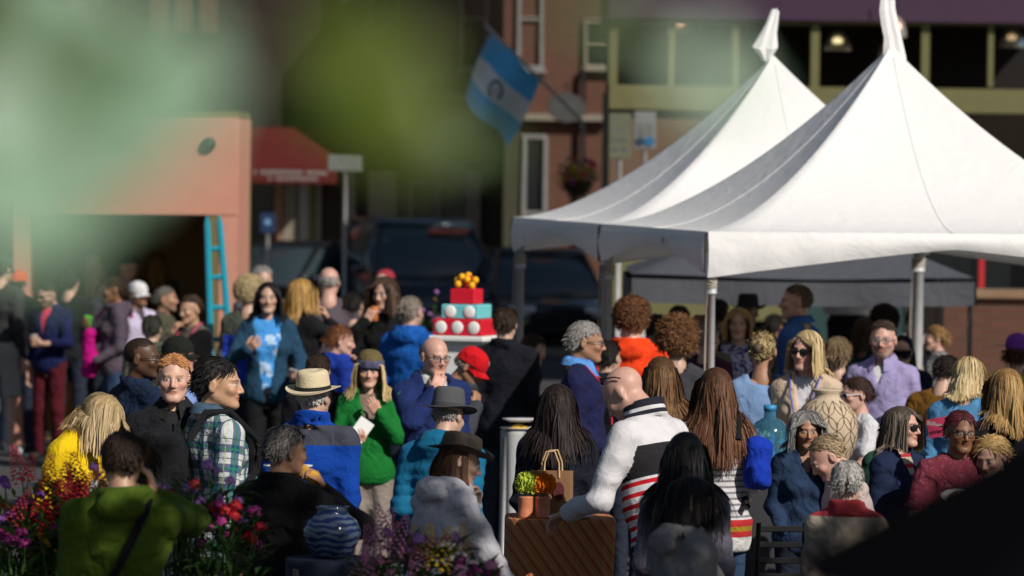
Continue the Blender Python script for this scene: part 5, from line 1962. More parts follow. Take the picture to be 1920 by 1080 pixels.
def plate(label, loc, r=.115, food=(.65, .42, .05), m=None, group='paper plates of food', tilt=0, seed=1, name='paper_plate'):
    t = tag(empty(name, loc), label, 'plate', group)
    t.rotation_euler = (R(tilt), 0, 0)
    mb = MB(); mb.lathe([(.002, 0), (r * .66, 0), (r * .76, .006), (r, .014), (r, .017), (r * .75, .009), (r * .64, .004), (.002, .004)], 28, None, False); mb.build('dish', m or mat('white_paper', (.68, .68, .67), .7, var=.04), t, True)
    if food:
        q = random.Random(seed)
        V, F_ = [], []
        n_, m_ = 22, 7
        for j in range(m_ + 1):
            for i in range(n_):
                th = 2 * math.pi * i / n_; f = j / m_
                rr = r * .6 * (1 - f) * (1 + .2 * math.sin(3 * th + seed) + .1 * q.uniform(-1, 1))
                V.append((rr * math.cos(th), rr * math.sin(th), .004 + .035 * f ** .6 + q.uniform(-.004, .006) * (0 < j < m_)))
        for j in range(m_):
            for i in range(n_): F_.append((j * n_ + i, j * n_ + (i + 1) % n_, (j + 1) * n_ + (i + 1) % n_, (j + 1) * n_ + i))
        mesh_obj('food', V, F_, mat('food_%.2f_%.2f' % food[:2], food, .6, var=.5, scale=60), t)
    return t


plate('white paper plate with yellow food on the white round table', (T2.x + .01, T2.y - .05, T2.z + .002), .115, (.55, .36, .06), seed=2)
plate('upper of two stacked paper plates by the tent pole', (T2.x + .02, T2.y - .03, T2.z + .058), .11, None)
plate('paper plate with a yellow tamale on the striped table', (T1.x + .06, T1.y - .14, T1.z + .002), .10, (.70, .45, .03), seed=5)
t = tag(empty('paper_napkin', (T1.x + .0, T1.y - .185, T1.z + .003), R(15)), 'crumpled white paper napkin on the striped table', 'napkin')
V, F_ = [], []
for j in range(9):
    for i in range(9): V.append(((i - 4) * .014, (j - 4) * .012, .004 + .012 * abs(math.sin(i * 1.9 + j)) * (1 if 0 < i < 8 else .2)))
for j in range(8):
    for i in range(8): F_.append((j * 9 + i, j * 9 + i + 1, (j + 1) * 9 + i + 1, (j + 1) * 9 + i))
mesh_obj('sheet', V, F_, mat('white_paper', (.68, .68, .67), .7), t)


# ---- tall black folding chair
def chair():
    s = 402
    c = at(1462, 930, s)
    t = tag(empty('folding_chair', (c.x, c.y, 0), R(8)), 'tall black folding chair with slatted back behind the seated woman', 'chair')
    zt = at(1462, 978, s).z
    st = .62
    for sx in (-.11, .11):
        mb = MB(); mb.tube([(sx, .12, 0), (sx, .02, st), (sx, -.06, zt)], .012, 8); mb.build('frame', M_BLACK, t, True)
        mb = MB(); mb.tube([(sx * .94, -.2, 0), (sx * .94, .14, st)], .013, 8); mb.build('leg', M_BLACK, t, True)
    for k in range(4):
        z = zt - .03 - k * .075
        mb = MB(); mb.box((0, .02 - .08 * (z - st) / (zt - st), z), (.105, .008, .014), None, .004); mb.build('slat', M_BLACK, t)
    mb = MB(); mb.box((0, .12, st), (.18, .16, .015), None, .006); mb.build('seat', M_BLACK, t)
    for z in (.2, .42):
        mb = MB(); mb.tube([(-.16, -.1 + z * .3, z), (.16, -.1 + z * .3, z)], .010, 6); mb.build('stretcher', M_STEEL, t, True)


chair()


# ---- dark parasol in the near foreground, lower right
def parasol():
    s = 2050
    e0, e1 = at(1500, 1085, s), at(1920, 868, s)
    slope = (e1.z - e0.z) / (e1.x - e0.x)
    Rr = .50
    ax = e0.x + Rr
    t = tag(empty('parasol', (ax, e0.y + .2, 0)), 'small out of focus black parasol filling the lower right corner', 'parasol')
    zt = e0.z + slope * Rr
    m = mat('black_parasol_cloth', (.004, .004, .005), 1.0, spec=0.0)
    n = 8
    for k in range(n):
        V = [(0, 0, zt)]; F_ = []
        for j in range(1, 6):
            f = j / 5
            for i in range(4):
                th = 2 * math.pi * (k + i / 3) / n
                sg = -.02 * math.sin(math.pi * i / 3) * f
                V.append((Rr * f * math.cos(th), Rr * f * math.sin(th), zt - slope * Rr * f * 1.0 + sg))
        for i in range(3): F_.append((0, 1 + i, 2 + i))
        for j in range(4):
            for i in range(3): F_.append((1 + j * 4 + i, 5 + j * 4 + i, 6 + j * 4 + i, 2 + j * 4 + i))
        mesh_obj('panel', V, F_, m, t)
    mb = MB(); mb.tube([(0, 0, 0), (0, 0, zt + .06)], .022, 10); mb.build('pole', M_BLACK, t, True)
    mb = MB(); mb.lathe([(.22, 0), (.22, .05), (.05, .09)], 20); mb.build('base', M_BLACK, t)


parasol()


# ================================================================ flowers
M_STEM = mat('flower_stem', (.06, .12, .03), .7, var=.3)
M_LEAF = mat('flower_leaf', (.045, .10, .022), .6, var=.4, scale=20)
_FH = {}


def flower_mesh(kind):
    if kind in _FH: return _FH[kind]
    r = random.Random(len(kind) * 7); mb = MB()
    if kind == 'spike':       # snapdragon spike
        for k in range(64):
            f = k / 64
            th = k * 2.4; rad_ = .030 * (1 - f) ** .8 + .005
            c = Vector((rad_ * math.cos(th), rad_ * math.sin(th), -.02 + f * .15)); d = Vector((math.cos(th), math.sin(th), .35)).normalized(); a = Vector((-math.sin(th), math.cos(th), 0)); u = d.cross(a)
            w = .0125 * (1 - .5 * f)
            mb.add([c - a * w * .7, c + d * w * .5 - a * w, c + d * w * 1.1 - u * w * .5, c + d * w * .5 + a * w, c + a * w * .7, c + u * w * .9 + d * w * .3], [(0, 1, 2, 5), (5, 2, 3, 4)])
    elif kind == 'head':      # rounded cluster
        for k in range(46):
            z = r.uniform(-.2, 1); th = r.uniform(0, 6.28); q = math.sqrt(max(0, 1 - z * z))
            d = Vector((q * math.cos(th), q * math.sin(th), z)); a = d.orthogonal().normalized(); b_ = d.cross(a)
            c = d * .026 * r.uniform(.8, 1.1); w = .009
            mb.add([c - a * w, c - b_ * w, c + a * w, c + b_ * w], [(0, 1, 2, 3)])
    else:                     # daisy-like
        for k in range(12):
            th = 2 * math.pi * k / 12
            d = Vector((math.cos(th), math.sin(th), .25)); a = Vector((-math.sin(th), math.cos(th), 0))
            mb.add([d * .004, d * .020 + a * .009, d * .040, d * .020 - a * .009], [(0, 1, 2, 3)])
        mb.lathe([(.011, .004), (.009, .012), (.001, .015)], 8)
    me = mb.build('tmp', None).data
    o = [x for x in bpy.data.objects if x.data is me][0]; bpy.data.objects.remove(o)
    _FH[kind] = me
    return me


def flower_plant(label, x, y, z0, h, spread, heads, seed, name='flowering_plant', group='flowers in the planters', leafy=70):
    """heads: list of (kind, material, count)."""
    r = random.Random(seed)
    t = tag(empty(name, (x, y, z0)), label, 'flower', group)
    lv = MB(); sm = MB()
    for kind, m, n in heads:
        for k in range(n):
            a = r.uniform(0, 6.28); rr = spread * math.sqrt(r.random())
            hx, hy = rr * math.cos(a), rr * math.sin(a)
            hh = h * r.uniform(.62, 1.05) * (1 - .25 * rr / spread)
            p0 = Vector((hx * .3, hy * .3, 0)); p2 = Vector((hx, hy, hh)); p1 = (p0 + p2) / 2 + Vector((r.uniform(-.03, .03), r.uniform(-.03, .03), .04))
            sm.tube([p0, p1, p2], [.004, .0032, .0026], 4, False)
            me = flower_mesh(kind)
            o = bpy.data.objects.new('flower_head', me.copy() if not me.materials else me)
            if o.data.users == 1 or not o.data.materials:
                o.data.materials.clear(); o.data.materials.append(m)
            COL.objects.link(o); o.parent = t
            o.location = p2; sc = r.uniform(.75, 1.25)
            o.scale = (sc, sc, sc)
            o.rotation_euler = (r.uniform(-.5, .5) + (.6 if kind == 'daisy' else 0), r.uniform(-.4, .4), r.uniform(0, 6))
    for k in range(leafy):
        a = r.uniform(0, 6.28); rr = spread * math.sqrt(r.random()) * .95
        z = h * r.uniform(.08, .78)
        c = Vector((rr * math.cos(a), rr * math.sin(a), z)); d = Vector((math.cos(a + r.uniform(-1, 1)), math.sin(a + r.uniform(-1, 1)), r.uniform(-.2, 1.0))).normalized()
        sd = d.cross(Vector((0, 0, 1))).normalized(); ln = r.uniform(.05, .11); w = ln * r.uniform(.10, .2)
        up = sd.cross(d) * ln * .12
        lv.add([c, c + d * ln * .5 + sd * w + up, c + d * ln, c + d * ln * .5 - sd * w + up], [(0, 1, 2), (0, 2, 3)])
    o = lv.build('foliage', M_LEAF, t); o['kind'] = 'stuff'
    o = sm.build('stem', M_STEM, t); o['kind'] = 'stuff'
    return t


PET = {k: mat('petal_' + k, c, .6, var=.25, scale=40) for k, c in dict(red=(.55, .02, .03), coral=(.62, .06, .06), maroon=(.14, .006, .02), purple=(.22, .07, .34), lilac=(.38, .17, .48), pink=(.60, .22, .36), yellow=(.70, .42, .02), white=(.7, .7, .68), magenta=(.42, .04, .22)).items()}


def planter(label, x0, x1, y, d, z, m, name='planter_box'):
    t = tag(empty(name, ((x0 + x1) / 2, y, 0)), label, 'planter')
    w = (x1 - x0) / 2
    mb = MB(); mb.box((0, -d, z / 2), (w, .03, z / 2)); mb.box((0, d, z / 2), (w, .03, z / 2)); mb.box((-w, 0, z / 2), (.03, d + .03, z / 2 - .001)); mb.box((w, 0, z / 2), (.03, d + .03, z / 2 - .001)); mb.build('walls', m, t)
    mb = MB(); mb.box((0, 0, z - .05), (w - .03, d - .03, .03)); mb.build('soil', mat('soil', (.03, .02, .014), .95), t)
    return t


# ---- planters of flowers in the foreground
M_PLANTER = mat('planter_timber', (.06, .045, .035), .85, bump=.3)
p = at(210, 1000, 452)
planter('dark planter box of mixed flowers at the lower left', at(-60, 1000, 452).x, at(470, 1000, 452).x, p.y, .24, .98, M_PLANTER)
specs = [
    (20, 'thin purple verbena stems at the left edge', .50, [('head', 'purple', 16)], 0),
    (66, 'red snapdragon clump left of the yellow jacket', .55, [('spike', 'coral', 6), ('head', 'purple', 5)], 0),
    (105, 'yellow and pink daisies at the front of the planter', .42, [('daisy', 'yellow', 8), ('head', 'magenta', 6)], -.10),
    (122, 'tall maroon snapdragons in front of the yellow jacket', .60, [('spike', 'maroon', 8)], .06),
    (132, 'bright red snapdragons in the middle of the planter', .47, [('spike', 'red', 12), ('spike', 'coral', 4)], -.04),
    (92, 'pale pink stock flowers with violet heads', .42, [('head', 'pink', 8), ('head', 'lilac', 8)], .1),
    (172, 'pink and white stock flowers beside the green jacket', .54, [('spike', 'pink', 4), ('head', 'lilac', 8), ('spike', 'white', 2)], .08),
    (40, 'mixed magenta blossoms at the lower left corner', .36, [('head', 'magenta', 12), ('daisy', 'yellow', 4)], -.15),
    (318, 'purple verbena heads right of the green jacket', .54, [('head', 'purple', 14), ('head', 'lilac', 6)], .10),
    (352, 'red geranium heads before the plaid shirt', .50, [('head', 'red', 8), ('head', 'coral', 6)], .05),
    (392, 'lilac scabious on long thin stems by the plaid shirt', .60, [('head', 'lilac', 12)], .02),
    (430, 'red and magenta blossoms at the right end of the planter', .44, [('head', 'red', 6), ('head', 'magenta', 9)], -.05),
]
for i, (px, lab, h, hd, dy) in enumerate(specs):
    q = at(px, 1000, 452)
    flower_plant(lab, q.x, q.y + dy, .96, h, .15, [(k, PET[c], n) for k, c, n in hd], 100 + i, leafy=130)
p = at(800, 1040, 474)
planter('dark planter box of pink flowers at the bottom middle', at(668, 1040, 474).x, at(950, 1040, 474).x, p.y, .16, .95, M_PLANTER)
for i, (px, lab, h, hd) in enumerate([(702, 'pale pink stock flower left in the bottom planter', .34, [('head', 'pink', 7), ('spike', 'pink', 3)]), (760, 'tall blush pink spikes below the turquoise puffer', .48, [('spike', 'pink', 6), ('head', 'lilac', 4)]),
                                      (820, 'yellow green snapdragon buds with lilac heads', .44, [('spike', 'yellow', 4), ('head', 'lilac', 8)]), (880, 'magenta blossoms right in the bottom planter', .34, [('head', 'magenta', 10), ('head', 'pink', 6)])]):
    q = at(px, 1040, 474)
    flower_plant(lab, q.x, q.y, .92, h, .11, [(k, PET[c], n) for k, c, n in hd], 200 + i, leafy=90)
# flower bed beyond the crowd, beside the cake
for i, (px, py, lab, hd) in enumerate([(770, 600, 'white and yellow daisies left of the cake', [('daisy', 'white', 8), ('daisy', 'yellow', 7)]), (812, 600, 'yellow daisies on tall stems beside the cake', [('daisy', 'yellow', 9), ('head', 'lilac', 6)]),
                                       (842, 590, 'lilac asters behind the cake', [('head', 'lilac', 14), ('head', 'pink', 6)]), (915, 600, 'yellow and white daisies right of the cake', [('daisy', 'yellow', 12), ('daisy', 'white', 6)]), (940, 600, 'yellow daisies by the left tent pole', [('daisy', 'yellow', 12)])]):
    q = at(px, py, 205)
    flower_plant(lab, q.x, q.y + .1 * (i % 2), .55, 1.05 if i in (1, 2) else .95, .20, [(k, PET[c], n) for k, c, n in hd], 300 + i, leafy=150, group='flowers beside the cake')
planter('stone flower bed beside the cake', at(735, 600, 205).x, at(965, 600, 205).x, at(850, 600, 205).y, .35, .58, M_STONE, 'flower_bed')
# hanging basket on the brick building
c = at(1083, 335, 132)
hb = tag(empty('hanging_basket', (c.x, c.y, c.z)), 'hanging basket of yellow and red flowers on the brick building', 'plant')
mb = MB(); mb.lathe([(.05, -.26), (.16, -.2), (.22, -.05), (.22, -.02)], 20, None, True); mb.build('basket', mat('coir', (.07, .045, .025), .95), hb, True)
mb = MB(); mb.tube([(0, 0, .55), (0, 0, .1)], .006, 5); mb.tube([(0, 0, .55), (0, 1.6, .55)], .012, 5); mb.build('bracket', M_BLACK, hb)
r = random.Random(9)
for k in range(34):
    a, rr = r.uniform(0, 6.28), .27 * math.sqrt(r.random())
    me = flower_mesh('daisy' if k % 2 else 'head').copy(); me.materials.clear(); me.materials.append(PET[('yellow', 'coral', 'magenta', 'yellow')[k % 4]])
    o = bpy.data.objects.new('flower_head', me); COL.objects.link(o); o.parent = hb
    o.location = (rr * math.cos(a), rr * math.sin(a), .05 + r.uniform(-.2, .22)); o.scale = (1.5,) * 3; o.rotation_euler = (1.0, r.uniform(-.5, .5), 0)
lv = MB()
for k in range(260):
    d = Vector((r.gauss(0, 1), r.gauss(0, 1), r.gauss(0, .8))).normalized(); c_ = d * r.uniform(.1, .28) + Vector((0, 0, .02)); a = d.orthogonal().normalized()
    lv.add([c_, c_ + d * .03 + a * .02, c_ + d * .07, c_ + d * .03 - a * .02], [(0, 1, 2, 3)])
o = lv.build('foliage', M_LEAF, hb); o['kind'] = 'stuff'


# ================================================================ near tree whose leaves blur across the upper left
def leaf_material(name, col, trans=.45):
    m = bpy.data.materials.new(name); nt, b = nodes_of(m)
    noise_var(nt, b, col, 30, .2)
    b.inputs['Roughness'].default_value = .45
    tl = N(nt, 'BsdfTranslucent'); tl.inputs['Color'].default_value = (col[0] * 1.5, col[1] * 1.6, col[2] * .6, 1)
    x = N(nt, 'MixShader'); x.inputs[0].default_value = trans
    L(nt, b.outputs[0], x.inputs[1]); L(nt, tl.outputs[0], x.inputs[2]); L(nt, x.outputs[0], nt.nodes['Material Output'].inputs['Surface'])
    return m


def near_tree():
    tx, ty = -1.15, 1.75
    t = tag(empty('young_tree', (tx, ty, 0)), 'young tree close to the viewer, its blurred leaves crossing the upper left', 'tree')
    M_BARK = mat('bark', (.09, .065, .045), .95, bump=.5, bscale=25)
    mb = MB(); mb.tube([(0, 0, 0), (.01, 0, 1.2), (-.01, .02, 2.4), (.02, .0, 3.4), (0, .02, 4.4)], [.05, .043, .035, .024, .012], 10); mb.build('trunk', M_BARK, t, True)
    lm = {'p': leaf_material('leaf_silvery', (.22, .35, .23), .12), 'g': leaf_material('leaf_green', (.055, .12, .006), .45), 'y': leaf_material('leaf_olive', (.115, .16, .012), .35)}
    V, F_ = [], []
    n = 8
    for i in range(n + 1):
        f = i / n
        w = .34 * math.sin(math.pi * f ** .8) ** .9
        for j in (-1, 0, 1): V.append((j * w, f - .5, .10 * abs(j) * w + -.12 * f * f))
    for i in range(n):
        for j in range(2): F_.append((i * 3 + j, i * 3 + j + 1, i * 3 + j + 4, i * 3 + j + 3))
    meshes = {}
    for k, m in lm.items():
        o = mesh_obj('leaf', V, F_, m); meshes[k] = o.data; bpy.data.objects.remove(o)
    r = random.Random(12)
    # (photo x, y, distance, leaf length, material)
    spec = LEAVES
    groups = {}
    for (px, py, Z, ln, k) in spec:
        p = at(px, py, F_PX / Z)
        o = bpy.data.objects.new('leaf', meshes[k]); COL.objects.link(o); o.parent = t
        o.location = p - Vector((tx, ty, 0))
        o.scale = (ln, ln, ln)
        nd = (SUN_V * .55 + Vector((0, -1, .1)) + Vector((r.uniform(-.4, .4), r.uniform(-.3, .3), r.uniform(-.4, .4)))).normalized()
        q_ = nd.to_track_quat('Z', 'Y') @ Matrix.Rotation(r.uniform(0, 6.28), 3, 'Z').to_quaternion()
        o.rotation_mode = 'QUATERNION'; o.rotation_quaternion = q_
        groups.setdefault(round(Z * 2), []).append(o.location.copy())
    for z, g in groups.items():
        g.sort(key=lambda q: q.x)
        c = [Vector((0, 0, 3.1))] + [q + Vector((-.01, 0, .02)) for q in g[::3]]
        mb = MB(); mb.tube(c, [.010] + [.003] * (len(c) - 1), 5); mb.build('branch', M_BARK, t, True)


LEAVES = []
_r = random.Random(5)
def _cloud(n, x0, x1, y0, y1, z0, z1, l0, l1, k):
    for _ in range(n):
        LEAVES.append((_r.uniform(x0, x1), _r.uniform(y0, y1), _r.uniform(z0, z1), _r.uniform(l0, l1), k))
# photo x, y, distance, length in photo pixels, kind
for _x, _y, _z, _l, _k in (
        (-20, 370, 1.7, 300, 'p'), (60, 300, 1.8, 270, 'p'), (10, 210, 1.9, 240, 'p'), (120, 390, 1.8, 240, 'p'), (190, 330, 1.9, 200, 'p'), (100, 470, 1.9, 150, 'p'),
        (300, 190, 1.7, 260, 'p'), (340, 110, 1.8, 200, 'p'), (245, 250, 1.8, 230, 'p'), (390, 170, 2.0, 130, 'p'), (110, 10, 1.8, 230, 'p'), (260, 20, 2.0, 120, 'p'),
        (30, 110, 2.1, 240, 'g'), (140, 125, 2.1, 270, 'g'), (90, 170, 2.2, 200, 'g'), (-20, 60, 2.1, 200, 'g'), (200, 190, 2.2, 170, 'y'), (70, 60, 2.2, 150, 'y'),
        (650, 90, 2.0, 190, 'y'), (700, 170, 1.9, 230, 'y'), (770, 120, 2.0, 190, 'y'), (740, 250, 2.0, 200, 'y'), (625, 190, 2.1, 160, 'g'), (800, 210, 2.2, 130, 'y'), (690, 20, 2.1, 150, 'g'), (860, 270, 2.4, 110, 'g'), (930, 275, 2.5, 80, 'g'),
        (1330, 130, 1.8, 170, 'p'), (1385, 185, 1.9, 120, 'p'), (1200, 60, 2.1, 120, 'g'), (1100, 30, 2.2, 120, 'g')):
    LEAVES.append((_x, _y, _z, _l * _z / F_PX, _k))
near_tree()


# ================================================================ unseen trees added right of the view to shade the near tables and crowd
def shade_tree(label, x, y, zc, rad, seed):
    r = np.random.default_rng(seed)
    t = tag(empty('added_shade_tree', (x, y, 0)), label, 'tree', 'added shade trees right of the view')
    M_B = mat('bark', (.09, .065, .045), .95)
    mb = MB(); mb.tube([(0, 0, 0), (.05, 0, 1.5), (0, .05, 3.2), (.05, 0, zc), (0, 0, zc + rad * .6)], [.20, .16, .13, .09, .03], 12); mb.build('trunk', M_B, t, True)
    for k in range(7):
        a = 2 * math.pi * k / 7; ph = r.uniform(.2, .9)
        e = Vector((math.cos(a) * math.cos(ph), math.sin(a) * math.cos(ph), math.sin(ph))) * rad * .8 + Vector((0, 0, zc - .3))
        mb = MB(); mb.tube([(0, 0, zc - rad * .55), (e.x * .5, e.y * .5, (zc - rad * .5) * .5 + e.z * .5), tuple(e)], [.07, .045, .015], 6); mb.build('limb', M_B, t, True)
    n = 5200
    cl = r.normal(size=(46, 3)); cl /= np.linalg.norm(cl, axis=1, keepdims=True); cl *= (rad * r.uniform(.35, .95, (46, 1)))
    c = cl[r.integers(0, 46, n)] + r.normal(size=(n, 3)) * rad * .15
    c[:, 2] = c[:, 2] * .9 + zc
    d = r.normal(size=(n, 3)); d /= np.linalg.norm(d, axis=1, keepdims=True)
    s_ = np.cross(d, r.normal(size=(n, 3))); s_ /= np.linalg.norm(s_, axis=1, keepdims=True)
    ln = r.uniform(.10, .19, (n, 1))
    V = np.stack([c, c + d * ln * .5 + s_ * ln * .32, c + d * ln, c + d * ln * .5 - s_ * ln * .32], 1).reshape(-1, 3)
    F_ = np.arange(n * 4).reshape(-1, 4)
    o = mesh_obj('crown', V, F_, mat('crown_leaf', (.05, .10, .02), .6, var=.4), t, False); o['kind'] = 'stuff'


for i, (x, y) in enumerate(((3.9, 12.3), (6.9, 12.1), (10.0, 12.4), (5.4, 9.6), (8.6, 9.4))):
    shade_tree('added shade tree right of the view, ' + ('left one of the far row', 'middle one of the far row', 'right one of the far row', 'left one of the near row', 'right one of the near row')[i], x, y, 6.5, 2.4, 40 + i)


# ================================================================ THE CROWD
def fb(name, col, pattern=None, **k): return fabric('cloth_' + name, col, pattern, **k)


BLK = mat('black_plastic', (.012, .012, .013), .35)
ORB = mat('orange_band', (.75, .22, .03), .5)
NAVY = (.012, .018, .06); BLACK = (.010, .010, .012); GREY = (.085, .085, .095)
H_BLACK = (.012, .010, .009); H_DK = (.030, .018, .011); H_BRN = (.075, .038, .018); H_RED = (.13, .045, .016); H_BLON = (.42, .27, .10); H_PALE = (.55, .42, .22); H_GREY = (.20, .19, .18); H_WHITE = (.42, .40, .37)
P = person
jeans = dict(mat=fb('jeans', (.03, .055, .11)))
blackp = dict(mat=fb('black_trousers', (.012, .012, .014)))

# ---- far left
P('man in dark shirt and pale shorts cut by the left edge', 6, 480, 202, 150, skin='light', hair=('short', H_DK), top=dict(mat=fb('charcoal_shirt', (.04, .04, .042)), t=.016, name='shirt'), legs=dict(mat=fb('stone_shorts', (.30, .29, .27)), cut=.50, t=.022, name='shorts'), arms=('down', 'hidden'), shoes=mat('shoe_white', (.5, .5, .52), .6), acc=[('cap', fb('green_cap', (.03, .06, .05)), None, 0)], face=False)
P('person in an orange cap behind the man in the navy pullover', 36, 507, 199, 170, skin='light', hair=('short', H_DK, dict(hat=.04)), top=dict(mat=fb('dark_coat_a', BLACK), t=.03), acc=[('cap', fb('orange_cap', (.66, .09, .03)), None, 0)], face=False)
P('bearded man in navy quarter-zip over pink shirt and burgundy trousers', 88, 530, 205, -28, head=(-12, 16, 0), skin='light', hair=('short', (.02, .014, .01)), beard=((.03, .018, .012), .7), top=dict(mat=fb('navy_quarter_zip', (.010, .014, .062)), t=.022, v=(1.20, .055), collar=.03, sleeve=.55, name='pullover'), inner=dict(mat=fb('pink_shirt', (.62, .06, .12))), legs=dict(mat=fb('burgundy_trousers', (.075, .010, .016)), fine=1), arms=('down', 'belly'), acc=[('sunglasses', BLK), ('band', 'L', ORB)], key='burg')
P('woman with long brown hair in a grey top, back turned', 172, 478, 198, 160, fem=True, skin='tan', hair=('long', H_DK, dict(length=.32)), top=dict(mat=fb('slate_top', (.05, .052, .062)), t=.018, name='top'), face=False)
P('woman in purple grey hoodie in profile with orange wristband', 212, 520, 214, -78, head=(0, 6, 0), fem=True, skin='brown', hair=('short', (.035, .016, .009), dict(length=.4)), top=dict(mat=fb('mauve_hoodie', (.085, .065, .085)), t=.026, hood=True, name='hoodie'), legs=jeans, arms=('chest', 'hidden'), acc=[('band', 'L', ORB)], key='hood')
P('black haired man in a black jacket bending in the booth', 243, 478, 190, 30, head=(0, 25, 0), skin='light', hair=('short', H_BLACK), top=dict(mat=fb('black_jacket_a', BLACK), t=.025, v=(1.15, .07)), inner=dict(mat=fb('white_shirt_a', (.6, .6, .62))))
P('man in a white cap and lilac shirt in profile', 260, 530, 206, 40, head=(10, 0, 0), skin='brown', hair=('buzz', H_BLACK), top=dict(mat=fb('pale_lilac_shirt', (.50, .44, .58)), t=.016, name='shirt', v=(1.25, .05)), inner=dict(mat=fb('dark_tee', (.06, .05, .07))), acc=[('cap', fb('white_cap', (.62, .62, .62)), None, 0)])
P('woman with blond hair inside the booth, back turned', 297, 473, 186, 170, fem=True, hair=('long', (.28, .20, .07), dict(length=.26)), top=dict(mat=fb('olive_top', (.08, .08, .03)), t=.02), face=False)
P('grey haired man in an olive jacket beside the booth', 312, 538, 214, 80, skin='tan', hair=('short', (.10, .09, .08)), top=dict(mat=fb('olive_jacket', (.07, .068, .045)), t=.026), beard=((.1, .09, .08), .4))
P('man in a black cap with pale logo and light blue shirt', 336, 634, 302, 76, head=(6, 0, 0), skin='pink', hair=('crop', H_BRN, dict(hat=.02)), top=dict(mat=fb('light_blue_shirt', (.20, .30, .58)), t=.014, name='shirt'), acc=[('cap', fb('black_cap', (.014, .016, .013)), None, 0), ('collar', fb('light_blue_shirt', (.2, .3, .58)))])
P('tan skinned woman with pink lanyard beside the ladder', 356, 556, 232, -40, head=(0, 8, 0), fem=True, skin='olive', hair=('updo', H_DK), top=dict(mat=fb('taupe_top', (.12, .10, .085)), t=.016, name='top'), arms=('mouth', 'hidden'), acc=[('lanyard', mat('pink_lanyard', (.62, .06, .14), .6))])

P('person in a dark coat between the navy pullover and the booth', 132, 506, 200, 165, skin='light', hair=('short', H_BLACK), top=dict(mat=fb('dark_coat_h', (.014, .016, .018)), t=.03), face=False)
P('shadowed person in a teal top at the back of the booth', 190, 486, 188, 20, fem=True, skin='tan', hair=('long', H_BRN, dict(length=.24)), top=dict(mat=fb('teal_top', (.01, .10, .10)), t=.02, name='top'))
P('dark green backpacked person left of the olive jacket', 286, 592, 244, 170, skin='light', hair=('short', (.03, .03, .022)), top=dict(mat=fb('camouflage_jacket', (.035, .045, .03), [('blotch', 26, .53, (.09, .10, .07))]), t=.034, hood=True), face=False)

# ---- near left
P('man with shaved head and glasses in a dark navy jacket', 268, 634, 332, 128, head=(-48, 2, 0), skin='dark', hair=('buzz', (.030, .017, .011)), beard=((.02, .012, .008), .35), top=dict(mat=fb('deep_navy_jacket', (.012, .022, .050), fold=.6), t=.032, collar=.03, wr=.009), acc=[('glasses', BLK)], arms=('hidden', 'hold'))
P('ginger man in a black polo jacket facing the camera', 326, 668, 372, 4, head=(-2, 0, 0), skin='pale', hair=('crop', (.34, .15, .055)), brow=(.35, .18, .09), top=dict(mat=fb('black_zip_jacket', (.014, .014, .017)), t=.024, v=(1.36, .05), collar=.02), inner=dict(mat=fb('black_polo', (.02, .02, .022))), acc=[('collar', fb('black_polo', (.02, .02, .022))), ('zip', BLK)])
PLAID = [('rings', .088, .0, .42, (.010, .040, .13), .82), ('lines', .088, .0, .42, (.008, .045, .12), .82), ('rings', .088, .14, .24, (.02, .20, .11), .8), ('lines', .088, .14, .24, (.02, .19, .10), .8), ('rings', .088, .68, .73, (.03, .10, .10), .9), ('lines', .088, .68, .73, (.45, .5, .12), .6)]
P('young man in a blue green plaid shirt holding a plate', 412, 674, 392, 118, head=(-38, 2, 0), skin='east', hair=('short', (.010, .009, .009), dict(length=.36, vol=.02)), top=dict(mat=fb('plaid_flannel', (.55, .57, .58), PLAID), t=.028, name='shirt', hem=.80, wr=.007), arms=('down', 'hold'), acc=[('collar', fb('plaid_collar', (.06, .10, .16)))], key='plaid')
P('blond woman in a yellow jacket bowing her head', 190, 742, 388, 66, head=(6, 34, 0), lean=16, fem=True, skin='pale', hair=('long', (.46, .33, .16), dict(length=.24, n=1400, col2=(.66, .52, .32))), top=dict(mat=fb('yellow_jacket', (.70, .47, .01), fold=.5), t=.034, wr=.010), arms=('hidden', 'chest'), key='yellow')
P('man in a moss green jacket seen from behind with raised hand', 230, 812, 478, 182, head=(0, 10, 0), skin='olive', hair=('short', (.022, .012, .008), dict(vol=.010, n=1900)), top=dict(mat=fb('moss_green_jacket', (.060, .100, .010), fold=.55), t=.032, hood=True, wr=.008), arms=('ear', 'hidden'), acc=[('strap', fb('black_strap', BLACK), -1), ('band', 'L', ORB), ('lanyard', mat('red_lanyard', (.45, .01, .03), .5))], face=False, key='moss')
P('grey haired man in a black jacket eating, wearing an orange wristband', 538, 803, 424, 152, head=(-30, 4, 0), skin='tan', hair=('short', (.085, .075, .068), dict(col2=(.26, .24, .22), vol=.02)), top=dict(mat=fb('black_fleece', (.012, .011, .011)), t=.034, collar=.03), arms=('mouth', 'hidden'), acc=[('band', 'L', ORB)], key='greyman')
P('man in a straw fedora and royal blue jacket, back turned', 590, 704, 372, 172, head=(-14, 0, 0), skin='light', hair=('balding', (.40, .38, .36), dict(hat=.03)), top=dict(mat=fb('royal_blue_shell', (.006, .048, .30), [('zone', 1.37, 1.47, (.05, .055, .075))], fold=.4), t=.040, collar=.055, hem=.78, wr=.008), acc=[('fedora', mat('straw', (.62, .52, .34), .85, var=.12, scale=60, bump=.3, bscale=120), mat('black_band', (.012, .012, .014), .7), dict(brim_w=.055, crown_h=.105, curl=.016, droop=.006))], face=False)

